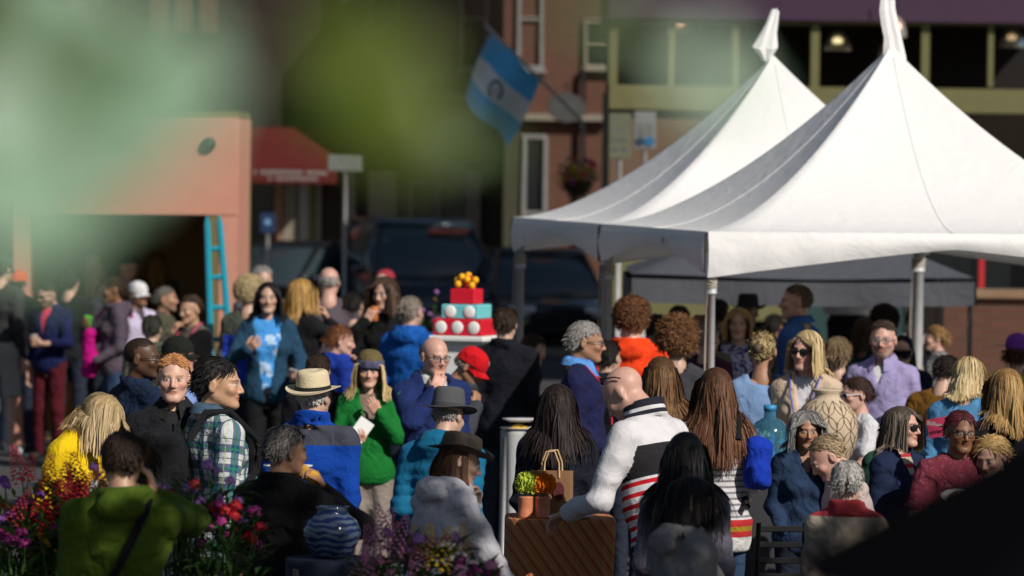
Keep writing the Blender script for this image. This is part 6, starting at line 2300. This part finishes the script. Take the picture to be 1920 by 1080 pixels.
# ---- middle
P('person with curly pale blond hair in a blue vest over grey sleeves', 468, 523, 236, 165, fem=True, skin='light', hair=('curly', (.42, .33, .18), dict(length=.05)), top=dict(mat=fb('cobalt_vest', (.02, .05, .42), [('zone', 1.30, 1.6, (.07, .08, .06))]), t=.032), face=False)
P('grey haired person behind the black haired woman', 492, 500, 214, 20, skin='light', hair=('short', H_GREY), top=dict(mat=fb('grey_fleece', GREY), t=.026))
P('black haired woman in denim jacket over blue tie-dye shirt', 503, 530, 243, 2, fem=True, skin='light', hair=('long', (.012, .009, .009), dict(length=.30)), top=dict(mat=fb('denim_jacket', (.018, .055, .10), fold=.5), t=.030, v=(.80, .11), collar=.02), inner=dict(mat=fb('tie_dye_shirt', (.06, .28, .66), [('blotch', 9, .53, (.42, .58, .78))]), t=.018), legs=dict(mat=fb('ripped_black_jeans', (.012, .012, .013)), fine=1), arms=(('at', (-.14, -.25, 1.24), (.6, -.5, .5), (0, 1, 0), 'hold'), ('at', (.20, -.24, 1.02), (.2, -1, .1), (0, 0, 1), 'hold')), key='tiedye')
P('woman with long golden hair in a black top, hand to mouth', 568, 524, 240, 140, head=(-30, 0, 0), fem=True, skin='light', hair=('long', (.40, .22, .06), dict(length=.27, col2=(.58, .38, .14))), top=dict(mat=fb('black_top_a', (.012, .012, .014)), t=.02, name='top'), arms=('mouth', 'hidden'), legs=blackp)
P('bald man in a mauve grey shirt, back turned', 617, 502, 226, 182, skin='pink', hair=('balding', (.30, .28, .26), dict(n=300)), top=dict(mat=fb('mauve_shirt', (.095, .075, .09)), t=.016, name='shirt'), face=False)
P('person in a bright blue jacket behind the brown haired woman', 772, 556, 250, 150, skin='light', hair=('short', (.20, .17, .14)), top=dict(mat=fb('bright_blue_jacket', (.01, .09, .36)), t=.034, hood=True), face=False)
P('dark haired person between the bald man and the brown haired woman', 664, 548, 226, 160, skin='light', hair=('short', H_BLACK), top=dict(mat=fb('dark_coat_k', (.012, .012, .016)), t=.03), face=False)
P('auburn haired woman in a cobalt jacket with black straps', 640, 612, 262, 128, head=(-30, 10, 0), fem=True, skin='pink', hair=('short', (.12, .045, .018), dict(length=.42, vol=.022, n=1700)), top=dict(mat=fb('cobalt_jacket', (.012, .035, .26)), t=.028, hood=True), arms=('hidden', 'mouth'))
P('dark haired man in a black coat right behind the straw fedora', 598, 664, 300, 170, skin='light', hair=('short', H_DK), top=dict(mat=fb('black_coat_b', BLACK), t=.03, collar=.03), face=False)
P('blond woman in a knitted beanie and green jacket', 693, 664, 302, 4, head=(-4, 4, 2), fem=True, skin='pale', hair=('long', (.50, .36, .16), dict(length=.32, hat=.085, col2=(.72, .56, .32), vol=.02)), top=dict(mat=fb('kelly_green_jacket', (.010, .15, .028), fold=.45), t=.030, v=(1.16, .075), hood=True), inner=dict(mat=fb('taupe_knit', (.20, .15, .11))), legs=dict(mat=fb('beige_trousers', (.26, .22, .19))), arms=(('at', (-.10, -.27, 1.12), (.5, -.8, .5), (0, .4, 1), 'hold'), ('at', (.05, -.22, 1.33), (-.5, -.3, .8), (0, 1, 0), 'grip')), acc=[('beanie', fb('beanie_mustard', (.13, .10, .045)), fb('beanie_grey_blue', (.085, .085, .15)))], key='beanie')
P('balding man with glasses in a navy shell jacket, hand at mouth', 816, 633, 314, 22, head=(6, 8, 0), skin='pink', hair=('balding', (.16, .09, .05), dict(n=1100)), top=dict(mat=fb('navy_shell', (.014, .026, .105), fold=.45), t=.036, v=(1.24, .085), hood=True, wr=.008), inner=dict(mat=fb('teal_polo', (.02, .18, .16)), t=.014), arms=('mouth', 'hidden'), acc=[('glasses', BLK), ('collar', fb('white_lining', (.5, .52, .46)))], key='glassman')
P('man in a red baseball cap bending over, seen in profile', 884, 655, 304, 68, head=(8, 24, 0), lean=8, skin='tan', hair=('crop', (.16, .13, .11), dict(hat=.02)), top=dict(mat=fb('grey_blue_jacket', (.045, .05, .06)), t=.03, hood=True), arms=('chin', 'hidden'), acc=[('cap', fb('red_cap', (.55, .010, .016)), None, 0)], key='redcap')
P('tall man in a black jacket behind the left tent pole', 948, 577, 268, 172, skin='light', hair=('short', H_DK), top=dict(mat=fb('black_shell', (.010, .011, .016)), t=.03, collar=.03, hem=.78), face=False)
P('person with pink pack bending right of the left tent pole', 1002, 628, 262, 120, lean=22, skin='light', hair=('short', H_DK), top=dict(mat=fb('violet_navy_jacket', (.022, .018, .06)), t=.034), face=False)
P('long brown haired woman in black raising a drink', 722, 520, 242, -14, head=(-16, 8, 0), fem=True, skin='light', hair=('long', (.075, .045, .030), dict(length=.26, part=.2, vol=.022)), top=dict(mat=fb('black_sweater', (.010, .010, .011)), t=.024, name='sweater'), legs=blackp, arms=('mouth', ('at', (.16, -.18, 1.20), (-.6, -.6, .5), (0, 1, 0), 'hold')), key='drink')
P('person in a dull red cap behind the brown haired woman', 722, 508, 205, 160, skin='light', hair=('short', H_DK, dict(hat=.02)), top=dict(mat=fb('dark_coat_d', (.02, .02, .03)), t=.03), acc=[('cap', fb('dull_red_cap', (.30, .03, .05)), None, 180)], face=False)
P('man in a grey felt hat and turquoise puffer jacket, back turned', 842, 742, 372, 158, head=(-8, 8, 0), lean=8, skin='light', hair=('balding', H_GREY, dict(hat=.03)), top=dict(mat=fb('turquoise_puffer', (.010, .13, .25), fold=.2), t=.020, puffer=True, hood=True, wr=.002), acc=[('fedora', mat('grey_felt', (.075, .078, .085), .95, var=.1), mat('grey_felt_band', (.05, .05, .056), .9), dict(brim_w=.068, crown_h=.12, curl=.012, droop=.012, pinch=.7))], face=False)
P('woman in a brown leather hat and white jacket, hand to mouth', 864, 822, 422, 130, head=(-30, 8, 0), lean=12, fem=True, skin='light', hair=('long', (.085, .038, .020), dict(length=.20, hat=.07)), top=dict(mat=fb('white_softshell', (.50, .49, .53), fold=.45), t=.036, hood=True, wr=.009), arms=(('at', (-.22, -.34, 1.02), (.1, -1, -.1), (0, 0, -1), 'relax'), 'mouth'), acc=[('fedora', mat('brown_leather', (.055, .042, .032), .6, var=.35, scale=25, bump=.3), mat('leather_band', (.03, .022, .017), .6), dict(brim_w=.060, crown_h=.10, curl=.028, droop=.004, pinch=.8))], key='leather')

# ---- under and in front of the tents
P('grey haired man with glasses in a navy blazer, profile', 1100, 604, 312, 84, head=(4, 6, 0), skin='tan', hair=('short', (.20, .19, .18), dict(vol=.012)), top=dict(mat=fb('navy_blazer', (.014, .016, .058)), t=.028, v=(1.05, .08)), inner=dict(mat=fb('sky_blue_shirt', (.10, .27, .62)), t=.016), arms=('hidden', 'hidden'), acc=[('glasses', BLK), ('collar', fb('sky_blue_shirt', (.1, .27, .62))), ('lanyard', mat('red_lanyard', (.45, .01, .03), .5))])
P('dark haired person in black between the blazer and the bald man', 1142, 640, 292, 150, skin='light', hair=('short', H_BLACK), top=dict(mat=fb('black_hoodie', (.010, .010, .012)), t=.032, hood=True), face=False)
P('curly haired person in a bright orange hoodie, back turned', 1186, 566, 286, 168, skin='pale', hair=('curly', (.085, .035, .016), dict(length=.055, col2=(.2, .08, .03))), top=dict(mat=fb('orange_hoodie', (.78, .055, .012), fold=.4), t=.032, hood=True, name='hoodie', wr=.008), face=False)
P('woman with long dark hair in a black jacket by the paper bag', 1046, 722, 372, 172, head=(10, 6, 0), fem=True, skin='light', hair=('long', (.020, .013, .012), dict(length=.36, vol=.018)), top=dict(mat=fb('black_navy_jacket', (.012, .013, .022)), t=.034), face=False)
SW = [('zone', 1.20, 1.33, (.022, .020, .024)), ('zrings', .60, 1.20, .045, .42, (.50, .012, .022)), ('zone', .86, .93, (.015, .015, .018)), ('zone', .885, .905, (.5, .5, .52)), ('zone', 1.462, 1.480, (.02, .02, .03)), ('zone', 1.496, 1.70, (.02, .02, .03))]
P('bald man with sunglasses on his head in a white and red striped sweater', 1172, 690, 398, -128, head=(10, 26, 0), lean=17, skin='pink', belly=.015, top=dict(mat=fb('striped_sweater', (.60, .59, .61), SW, fold=.22), t=.024, name='sweater', hem=.76, collar=.045, wr=.006), legs=jeans, arms=('hidden', ('at', (.17, -.36, 1.15), (-.15, -.9, -.1), (0, 0, -1), 'relax')), acc=[('sunglasses_up', BLK)], face=False, key='baldman')
P('woman with wavy light brown hair down her back', 1240, 670, 342, 178, fem=True, skin='light', hair=('long', (.10, .048, .020), dict(length=.44, col2=(.24, .12, .05), curl=.003, n=1500)), top=dict(mat=fb('grey_tee', (.10, .10, .115)), t=.016, name='top'), face=False)
P('person with big curly brown hair in a dark grey shirt', 1270, 606, 302, 176, fem=True, skin='light', hair=('curly', (.085, .038, .016), dict(length=.085, col2=(.22, .10, .04), n=2000)), top=dict(mat=fb('charcoal_tee', (.045, .045, .052)), t=.016, name='top'), face=False)
P('woman with long brown hair in a striped jumper, back turned', 1342, 691, 362, 192, fem=True, skin='light', hair=('long', (.085, .038, .020), dict(length=.44, col2=(.20, .09, .045), curl=.002, n=1400)), top=dict(mat=fb('striped_jumper', (.55, .53, .54), [('rings', .030, 0, .38, (.20, .19, .21)), ('zone', .86, .95, (.42, .03, .03)), ('zone', .89, .915, (.30, .20, .02)), ('zone', .60, .86, (.52, .51, .50))]), t=.018, name='jumper', hem=.78), legs=jeans, face=False, key='stripy')
P('woman with straight black hair down her back, near the striped sweater', 1286, 812, 436, 176, fem=True, skin='olive', hair=('long', (.008, .007, .008), dict(length=.44, n=1500)), top=dict(mat=fb('grey_lilac_top', (.16, .15, .19)), t=.02, name='top'), face=False)
P('black haired woman in a grey hooded jacket at the bottom', 1300, 896, 470, 120, head=(-24, 6, 0), fem=True, skin='olive', hair=('bob', (.010, .008, .008), dict(length=.22)), top=dict(mat=fb('grey_hooded_jacket', (.20, .19, .19), fold=.45), t=.036, hood=True))
P('dark haired person far behind the front tent pole', 1274, 574, 240, 170, skin='light', hair=('short', H_DK), top=dict(mat=fb('dark_coat_e', (.02, .022, .02)), t=.026), face=False)
P('tan haired person just left of the front tent pole', 1314, 592, 262, 175, skin='light', hair=('short', (.15, .09, .045)), top=dict(mat=fb('khaki_top', (.13, .12, .09)), t=.02), face=False)
P('person in dark clothes just right of the front tent pole', 1347, 562, 240, 165, skin='brown', hair=('short', H_BLACK), top=dict(mat=fb('ink_jacket', (.010, .012, .020)), t=.03), face=False)
P('blond woman in a floral blouse and dark cardigan', 1385, 578, 262, -6, fem=True, skin='pink', hair=('bob', (.42, .26, .10), dict(length=.22, col2=(.58, .40, .18))), top=dict(mat=fb('dark_cardigan', (.014, .014, .024)), t=.024, v=(.82, .13)), inner=dict(mat=fb('floral_blouse', (.46, .44, .62), [('blotch', 42, .52, (.05, .05, .18))]), t=.012))
P('man in a dark hat under the grey canopy', 1402, 560, 236, -10, skin='brown', hair=('crop', H_BLACK, dict(hat=.03)), top=dict(mat=fb('olive_coat', (.045, .045, .02)), t=.03), acc=[('fedora', mat('dark_hat', (.015, .013, .016), .9), mat('dark_hat_band', (.03, .02, .03), .9))])
P('woman with blond updo in a pale blue sweater', 1432, 624, 312, 196, head=(-34, 0, 0), fem=True, skin='tan', hair=('updo', (.20, .14, .065), dict(col2=(.46, .36, .18))), top=dict(mat=fb('pale_blue_sweater', (.17, .27, .46), fold=.35), t=.020, name='sweater', neck_r=.085), face=True, acc=[('bun', mat('bun_brown', (.10, .07, .04), .6))])
P('tall man in a blue dress shirt in left profile', 1492, 535, 257, -118, head=(30, 0, 0), skin='pink', hair=('crop', (.12, .075, .05), dict(col2=(.22, .17, .13))), top=dict(mat=fb('blue_dress_shirt', (.045, .12, .36), fold=.3), t=.018, name='shirt'), acc=[('collar', fb('blue_dress_shirt', (.045, .12, .36)))])
P('blond woman in sunglasses and a cream jacket', 1512, 621, 314, -16, head=(-14, 2, 4), fem=True, skin='pink', hair=('long', (.50, .36, .17), dict(length=.24, part=-.3, col2=(.70, .56, .33))), top=dict(mat=fb('cream_jacket', (.55, .42, .31)), t=.026, v=(1.22, .065), collar=.02), inner=dict(mat=fb('white_top_b', (.55, .55, .58))), acc=[('sunglasses', BLK, 1.1), ('lanyard', mat('blue_lanyard', (.10, .12, .4), .6))])
P('server in white shirt and black trousers under the grey canopy', 1590, 436, 208, 175, base_z=.45, skin='light', hair=('short', H_DK), top=dict(mat=fb('white_work_shirt', (.60, .60, .62)), t=.018, name='shirt', hem=.98), legs=blackp, face=False)
P('woman with mousy hair in a black quilted jacket behind the cream jacket', 1572, 632, 284, 172, fem=True, skin='light', hair=('short', (.16, .11, .06), dict(length=.5)), top=dict(mat=fb('black_quilted_jacket', (.010, .010, .012)), t=.03, puffer=True, wr=.002), face=False)
P('person in a dark red top half hidden under the grey canopy', 1452, 590, 226, 150, fem=True, skin='brown', hair=('short', H_BLACK), top=dict(mat=fb('dark_red_top', (.08, .014, .02)), t=.02), face=False)
P('person with a phone in a pale shirt by the canopy leg', 1716, 580, 214, 160, skin='light', hair=('short', H_GREY), top=dict(mat=fb('pale_shirt_c', (.42, .42, .45)), t=.02, name='shirt'), face=False)
P('dark haired person in a brown coat between the curly head and the front pole', 1232, 590, 250, 160, skin='light', hair=('short', H_DK), top=dict(mat=fb('brown_coat', (.05, .03, .02)), t=.028), face=False)
P('dark haired person in a teal jacket left of the lavender shirt', 1622, 596, 254, 150, fem=True, skin='tan', hair=('bob', H_DK, dict(length=.2)), top=dict(mat=fb('teal_jacket', (.012, .05, .06)), t=.028), face=False)
P('grey haired person in a plum coat left of the floral blouse', 1328, 606, 268, 150, fem=True, skin='light', hair=('short', H_GREY), top=dict(mat=fb('plum_coat', (.05, .015, .04)), t=.028), face=False)
P('person with a dark afro behind the bearded man', 1658, 578, 250, 180, skin='brown', hair=('curly', (.014, .009, .008), dict(length=.05, n=1800)), top=dict(mat=fb('black_coat_f', BLACK), t=.026), face=False)
P('man with goatee and thin glasses in a lavender shirt', 1656, 603, 292, -20, head=(8, 2, 0), skin='pink', hair=('crop', (.035, .020, .014)), goatee=(.06, .04, .032), beard=((.10, .07, .055), .35), top=dict(mat=fb('lavender_shirt', (.30, .26, .46), [('lines', .014, 0, .25, (.38, .34, .54), .7)], fold=.45), t=.018, name='shirt', v=(1.33, .045), wr=.008), inner=dict(mat=fb('white_undershirt', (.62, .62, .64)), t=.008), acc=[('glasses', mat('thin_wire', (.2, .2, .2), .4)), ('collar', fb('lavender_shirt', (.3, .26, .46)))])
P('person in a dark navy cap behind the lavender shirt', 1692, 632, 262, 170, skin='light', hair=('short', H_BLACK, dict(hat=.02)), top=dict(mat=fb('navy_coat_g', (.008, .012, .03)), t=.034), acc=[('cap', fb('navy_cap', (.010, .014, .035)), None, 180)], face=False)
P('woman on the phone in a black and white checked shirt', 1752, 612, 229, -70, head=(-8, 6, 0), fem=True, skin='pink', hair=('short', (.22, .12, .045), dict(length=.55, vol=.02, col2=(.38, .24, .09), n=1800)), top=dict(mat=fb('checked_shirt', (.48, .48, .46), [('rings', .034, 0, .5, (.05, .05, .055), .75), ('lines', .034, 0, .5, (.05, .05, .055), .75)]), t=.022, name='shirt'), arms=('ear', 'belly'), key='phone')
P('dark haired person in an ochre jacket bending beside the blue shirt', 1776, 668, 298, 150, lean=18, skin='light', hair=('short', (.016, .011, .009)), top=dict(mat=fb('ochre_jacket', (.16, .075, .012)), t=.034, wr=.008), face=False)
P('blond woman in a light blue shirt with a pink printed panel', 1818, 672, 332, 160, head=(-10, 12, 0), lean=10, fem=True, skin='light', hair=('bob', (.44, .30, .12), dict(length=.21, col2=(.70, .58, .36), n=1300)), top=dict(mat=fb('light_blue_work_shirt', (.085, .24, .44), fold=.35), t=.024, name='shirt'), face=False, key='print')
P('person in a purple cap and lime green shirt at the right edge', 1908, 628, 274, 165, fem=True, skin='light', hair=('short', (.05, .02, .012), dict(hat=.03, length=.6)), top=dict(mat=fb('lime_green_shirt', (.20, .44, .04)), t=.022, name='shirt'), acc=[('cap', fb('purple_cap', (.14, .04, .30)), None, 0)], face=False)
P('woman with straight honey blond hair in a black top at the right edge', 1886, 692, 352, 196, fem=True, skin='light', hair=('long', (.30, .17, .06), dict(length=.29, col2=(.50, .32, .13), n=1300)), top=dict(mat=fb('black_tee_r', (.012, .011, .016)), t=.016, name='top'), face=False)
P('short haired woman in white framed sunglasses and white tee by the vase', 1604, 708, 316, -62, head=(-4, 4, 0), fem=True, skin='pink', hair=('short', (.040, .020, .014), dict(length=.36)), top=dict(mat=fb('white_tee', (.58, .58, .60)), t=.016, name='tee', sleeve=-.35), arms=('hidden', 'hold'), acc=[('sunglasses', mat('white_frames', (.55, .55, .58), .4), 1.05)], belly=.02)
P('person in a dark green cap behind the long haired woman', 1682, 770, 345, 30, skin='light', hair=('short', H_DK, dict(hat=.02)), top=dict(mat=fb('forest_jacket', (.02, .06, .04)), t=.026), acc=[('cap', fb('forest_cap', (.02, .085, .05)), None, 0)])
P('grey curly haired woman in a denim jacket, hand at her chin', 1512, 772, 352, 8, head=(0, 4, 0), lean=4, fem=True, skin='tan', hair=('long', (.16, .155, .15), dict(length=.22, curl=.006, vol=.03, col2=(.34, .33, .32), n=1500)), top=dict(mat=fb('indigo_denim_jacket', (.022, .040, .085), fold=.5), t=.028, v=(1.32, .055), collar=.02), inner=dict(mat=fb('skin_tone_top', (.36, .20, .14))), arms=('hidden', 'chin'))
P('old person with thin blond hair bending left beside the grey haired woman', 1552, 818, 392, -78, head=(-4, 26, 0), lean=12, skin='pink', hair=('receding', (.30, .22, .13), dict(n=900)), top=dict(mat=fb('pale_pink_top', (.45, .36, .34)), t=.024, name='top'))
P('white haired person in a cream jacket with a red scarf, back turned', 1590, 866, 424, 172, head=(0, 8, 0), fem=True, skin='light', hair=('short', (.36, .345, .32), dict(length=.30, col2=(.52, .50, .47), n=2200)), top=dict(mat=fb('cream_fleece', (.40, .34, .27), [('zone', 1.44, 1.60, (.42, .05, .06))]), t=.036, collar=.04), face=False)
P('woman in dark sunglasses and a navy jacket with long brown grey hair', 1692, 764, 366, 46, head=(14, 0, 0), fem=True, skin='pink', hair=('long', (.085, .062, .045), dict(length=.24, part=-.2, col2=(.20, .16, .13))), top=dict(mat=fb('navy_denim_jacket', (.014, .022, .055), fold=.45), t=.030, v=(1.25, .06), collar=.025), inner=dict(mat=fb('cream_scarf_top', (.40, .34, .27), [('rings', .06, 0, .4, (.40, .03, .04))])), acc=[('sunglasses', BLK, 1.15)])
P('person with dark red hair and glasses in a maroon shirt holding food', 1802, 772, 372, 6, head=(8, 6, 0), skin='brown', hair=('short', (.060, .008, .014), dict(vol=.012)), top=dict(mat=fb('maroon_shirt', (.16, .028, .045), [('blotch', 60, .6, (.22, .06, .08))]), t=.018, name='shirt', sleeve=-.3, neck_r=.072), arms=(('at', (-.12, -.28, 1.18), (.7, -.5, .35), (0, .3, 1), 'hold'), 'hidden'), acc=[('glasses', BLK, 1.1)], key='maroon')
P('blond child in a grey top looking down', 1858, 818, 372, -20, head=(-10, 20, 0), skin='pale', hair=('short', (.42, .26, .09), dict(length=.48, col2=(.62, .44, .2), n=1700)), top=dict(mat=fb('child_grey_top', (.07, .08, .11)), t=.018, name='top'), hs=1.04)


# ================================================================ things people carry
def at_hand(key, side): return HANDS_AT[(key, side)]


# plaid man's plate with fries
p, z, n = at_hand('plaid', 'R')
plate('white paper plate of fries held by the man in plaid', (p.x + .03, p.y - .02, p.z + .012), .12, (.60, .30, .04), seed=9, group='paper plates held in hands')
lathe_thing('paper_cup', 'small white paper cup on the plaid man\'s plate', 'cup', (p.x + .02, p.y + .03, p.z + .028), [(.022, 0), (.030, .05), (.032, .052), (.024, .046), (.018, .006)], mat('white_paper', (.68, .68, .67), .7))
p, z, n = at_hand('maroon', 'L')
plate('white paper plate held by the person in maroon', (p.x, p.y - .02, p.z), .09, (.5, .3, .1), seed=3, tilt=20, group='paper plates held in hands')


def small_box(name, label, cat, loc, h, m, rot=(0, 0, 0), bev=.003):
    mb = MB(); mb.box((0, 0, 0), h, None, bev)
    o = mb.build(name, m); o.location = loc; o.rotation_euler = rot
    return tag(o, label, cat)


def phone(label, loc, rot):
    t = tag(empty('phone', loc), label, 'phone'); t.rotation_euler = rot
    mb = MB(); mb.box((0, 0, 0), (.036, .0045, .072), None, .004); mb.build('case', BLK, t)
    mb = MB(); mb.box((0, -.0052, 0), (.032, .0006, .066)); mb.build('screen', mat('phone_screen', (.03, .035, .04), .1), t)


p, z, n = at_hand('phone', 'L'); phone('black phone at the ear of the woman in the checked shirt', p, (0, R(20), R(-70)))
p, z, n = at_hand('moss', 'L'); phone('phone in the raised hand of the man in moss green', p, (R(10), R(-15), 0))
p, z, n = at_hand('burg', 'R'); lathe_thing('plastic_cup', 'clear plastic cup in the hand of the man in navy', 'cup', (p.x, p.y, p.z - .05), [(.028, 0), (.037, .11), (.039, .112), (.035, .11), (.025, .006)], mat('cup_plastic', (.5, .48, .45), .2))
p, z, n = at_hand('hood', 'L'); small_box('snack_pack', 'lime green snack pack held by the woman in the mauve hoodie', 'snack', p, (.035, .012, .045), mat('lime_pack', (.12, .45, .06), .4), (.3, .2, 0))
p, z, n = at_hand('drink', 'L'); lathe_thing('drink_can', 'small orange drink can raised by the brown haired woman', 'can', (p.x, p.y - .01, p.z - .06), [(.026, 0), (.03, .006), (.03, .10), (.024, .115)], mat('orange_can', (.5, .16, .05), .35))
p, z, n = at_hand('tiedye', 'R'); small_box('leaflet', 'folded pale leaflet in the hand of the black haired woman', 'paper', p, (.07, .004, .05), mat('white_paper', (.68, .68, .67), .7), (.9, .3, .2))
p, z, n = at_hand('beanie', 'L'); small_box('notepad', 'white notepad held by the woman in the beanie', 'paper', (p.x, p.y, p.z + .02), (.05, .005, .085), mat('white_paper', (.68, .68, .67), .7), (R(-20), R(35), 0))
p, z, n = at_hand('greyman', 'L'); small_box('taco', 'yellow taco at the mouth of the grey haired man', 'food', p + Vector((.0, 0, .02)), (.05, .02, .03), mat('taco_shell', (.62, .34, .05), .8, var=.4, scale=50), (0, .5, 0), .012)
p, z, n = at_hand('leather', 'R'); small_box('tortilla_chip', 'pale chip at the fingers of the woman in the leather hat', 'food', p, (.03, .004, .024), mat('chip', (.66, .56, .36), .8), (0, .3, .4))
p, z, n = at_hand('yellow', 'R'); small_box('tortilla_chip', 'small bite of food under the bowed blond woman\'s chin', 'food', p, (.022, .010, .016), mat('chip_b', (.55, .32, .15), .8), (0, .3, .4))
c = at(1908, 830, 352)
t = tag(empty('coffee_cup', (c.x, c.y, c.z - .06)), 'brown paper coffee cup with white lid at the right edge', 'cup')
mb = MB(); mb.lathe([(.028, 0), (.039, .105)], 24); mb.build('sleeve', mat('kraft_paper', (.36, .2, .1)), t, True)
mb = MB(); mb.lathe([(.042, .103), (.042, .113), (.037, .122), (.003, .122)], 24); mb.build('lid', mat('white_paper', (.68, .68, .67)), t, True)
# the coffee cup stands on a narrow post table
mb = MB(); mb.lathe([(.16, 0), (.17, .01), (.17, .03), (.16, .04)], 28, Matrix.Translation((0, 0, c.z - .102)))
pt = tag(empty('post_table', (c.x + .06, c.y, 0)), 'small round post table under the coffee cup', 'table'); mb.build('tabletop', M_BLACK, pt, True)
mb = MB(); mb.tube([(0, 0, 0), (0, 0, c.z - .10)], .03, 10); mb.build('post', M_BLACK, pt, True)


# ---- bags
def sd_pack(P, w, d, h):
    q = sd_box(P, (0, 0, 0), (w, d, h), .06)
    q = smin(q, sd_box(P, (0, d, -h * .35), (w * .8, d * .55, h * .5), .05), .02)
    return q - wrinkle(P, 4, 9, .012)


def backpack(label, key, m, strap_m, off=(0, .235, 1.20), size=(.15, .085, .22), side=None, marks=()):
    info = INFO[key]; MU = info['MU']
    t = tag(empty('backpack', (0, 0, 0)), label, 'backpack')
    V, F_ = surface(lambda Q: sd_pack(Q, *size), (-size[0] - .06, -size[1] - .06, -size[2] - .06), (size[0] + .06, size[1] * 2 + .1, size[2] + .06), .014)
    base = MU @ Vector((off[0], off[1], 0)); t.location = (base.x, base.y, 0); bpy.context.view_layer.update()
    V = xf(MU @ Matrix.Translation(off), V)
    under(mesh_obj('pack', V, F_, m), t)
    tt = info['t']
    for sg in ((-1, 1) if side is None else (side,)):
        mb = MB(); f_ = -.128 - tt
        pts = [(sg * .08, .14 + tt, 1.36), (sg * .095, .09, 1.47 + tt * .6), (sg * .105, -.02, 1.475 + tt * .5), (sg * .11, f_, 1.36), (sg * .125, f_ + .01, 1.22), (sg * .165, -.02, 1.06), (sg * .13, .16, 1.02)]
        mb.tube([MU @ Vector(p_) for p_ in pts], .019, 6); under(mb.build('strap', strap_m, None, True), t)
    for (dx, dz, r_, mm) in marks:
        mb = MB(); mb.lathe([(r_, 0), (r_ * .9, .006)], 14, MU @ Matrix.Translation((off[0] + dx, off[1] + size[1] * 1.62, off[2] + dz)) @ Matrix.Rotation(R(-90), 4, 'X')); under(mb.build('badge', mm), t)
    return t


PACKM = fb('black_pack', (.012, .012, .014), fold=.5)
backpack('black backpack with pale badges on the man in plaid', 'plaid', PACKM, PACKM, off=(.03, .25, 1.18), marks=((-.04, -.02, .022, M_WHITE), (.03, .08, .010, M_WHITE)))
backpack('bright blue backpack on the woman in the striped jumper', 'stripy', fb('blue_pack', (.010, .038, .36)), PACKM, off=(-.19, .13, 1.24), size=(.078, .055, .15), side=-1)
backpack('magenta backpack with white dots on the woman in the mauve hoodie', 'hood', fb('magenta_pack', (.42, .006, .17)), fb('magenta_pack', (.42, .006, .17)), off=(-.06, -.22, 1.05), size=(.12, .06, .22), side=-1)
# pink printed panel on the light blue shirt
info = INFO['print']; MU = info['MU']
mb = MB(); n_ = 10
V, F_ = [], []
for j in range(n_ + 1):
    for i in range(n_ + 1):
        x = .05 + .13 * (i / n_) - .03 * (j / n_); z_ = 1.355 - .105 * (j / n_) - .02 * (i / n_)
        V.append(MU @ Vector((x, .145 + .030 * (1 - (x / .16) ** 2) + .006, z_)))
for j in range(n_):
    for i in range(n_): F_.append((j * (n_ + 1) + i, j * (n_ + 1) + i + 1, (j + 1) * (n_ + 1) + i + 1, (j + 1) * (n_ + 1) + i))


def wear(name, V, F_, m, root):
    o = mesh_obj(name, V, F_, m); o.parent = root
    o.matrix_parent_inverse = (Matrix.Translation(root.location) @ Matrix.Rotation(root.rotation_euler.z, 4, 'Z')).inverted()
    return o


pr = wear('printed_panel', V, F_, mat('pink_print', (.60, .05, .12), .7), info['root'])


def text_mesh(body, size, M, m, name, extr=.0006):
    cu = bpy.data.curves.new('t', 'FONT'); cu.body = body; cu.size = size; cu.align_x = 'CENTER'; cu.align_y = 'CENTER'; cu.extrude = extr; cu.shear = .2; cu.offset = .0008
    o = bpy.data.objects.new('t', cu); COL.objects.link(o)
    bpy.context.view_layer.update()
    dg = bpy.context.evaluated_depsgraph_get()
    me = bpy.data.meshes.new_from_object(o.evaluated_get(dg))
    bpy.data.objects.remove(o); bpy.data.curves.remove(cu)
    me.transform(M); me.materials.clear(); me.materials.append(m)
    q = bpy.data.objects.new(name, me); COL.objects.link(q)
    return q


q = text_mesh('Stillwater', .034, MU @ Matrix.Translation((.10, .196, 1.305)) @ Matrix.Rotation(R(-3), 4, 'Z') @ Matrix.Rotation(R(180), 4, 'Z') @ Matrix.Rotation(R(90), 4, 'X') @ Matrix.Rotation(R(-8), 4, 'Z'), M_WHITE, 'lettering')
q.parent = info['root']; q.matrix_parent_inverse = (Matrix.Translation(info['root'].location) @ Matrix.Rotation(info['root'].rotation_euler.z, 4, 'Z')).inverted()
# letter on the red cap
info = INFO['redcap']
q = text_mesh('B', .045, info['MH'] @ Matrix.Translation((.025, -.088, .078)) @ Matrix.Rotation(R(25), 4, 'Z') @ Matrix.Rotation(R(62), 4, 'X'), M_WHITE, 'cap_letter', .003)
q.parent = info['root']; q.matrix_parent_inverse = (Matrix.Translation(info['root'].location) @ Matrix.Rotation(info['root'].rotation_euler.z, 4, 'Z')).inverted()
fr = [o for o in bpy.data.objects if o.name.startswith('frame_tent')][0]
q = text_mesh('rn', .085, Matrix.Translation(E2 * (TD * .33) - E1 * .045 + Vector((0, 0, EAVE - .07))) @ Matrix(((-E2.x, 0, -E1.x, 0), (-E2.y, 0, -E1.y, 0), (0, 1, 0, 0), (0, 0, 0, 1))), mat('dark_lace', (.03, .028, .025), .9), 'lettering')
q.parent = fr
print('PEOPLE', len(PEOPLE), 'TRIS', sum(len(o.data.loop_triangles) if o.data.loop_triangles else 2 * len(o.data.polygons) for o in bpy.data.objects if o.type == 'MESH'))
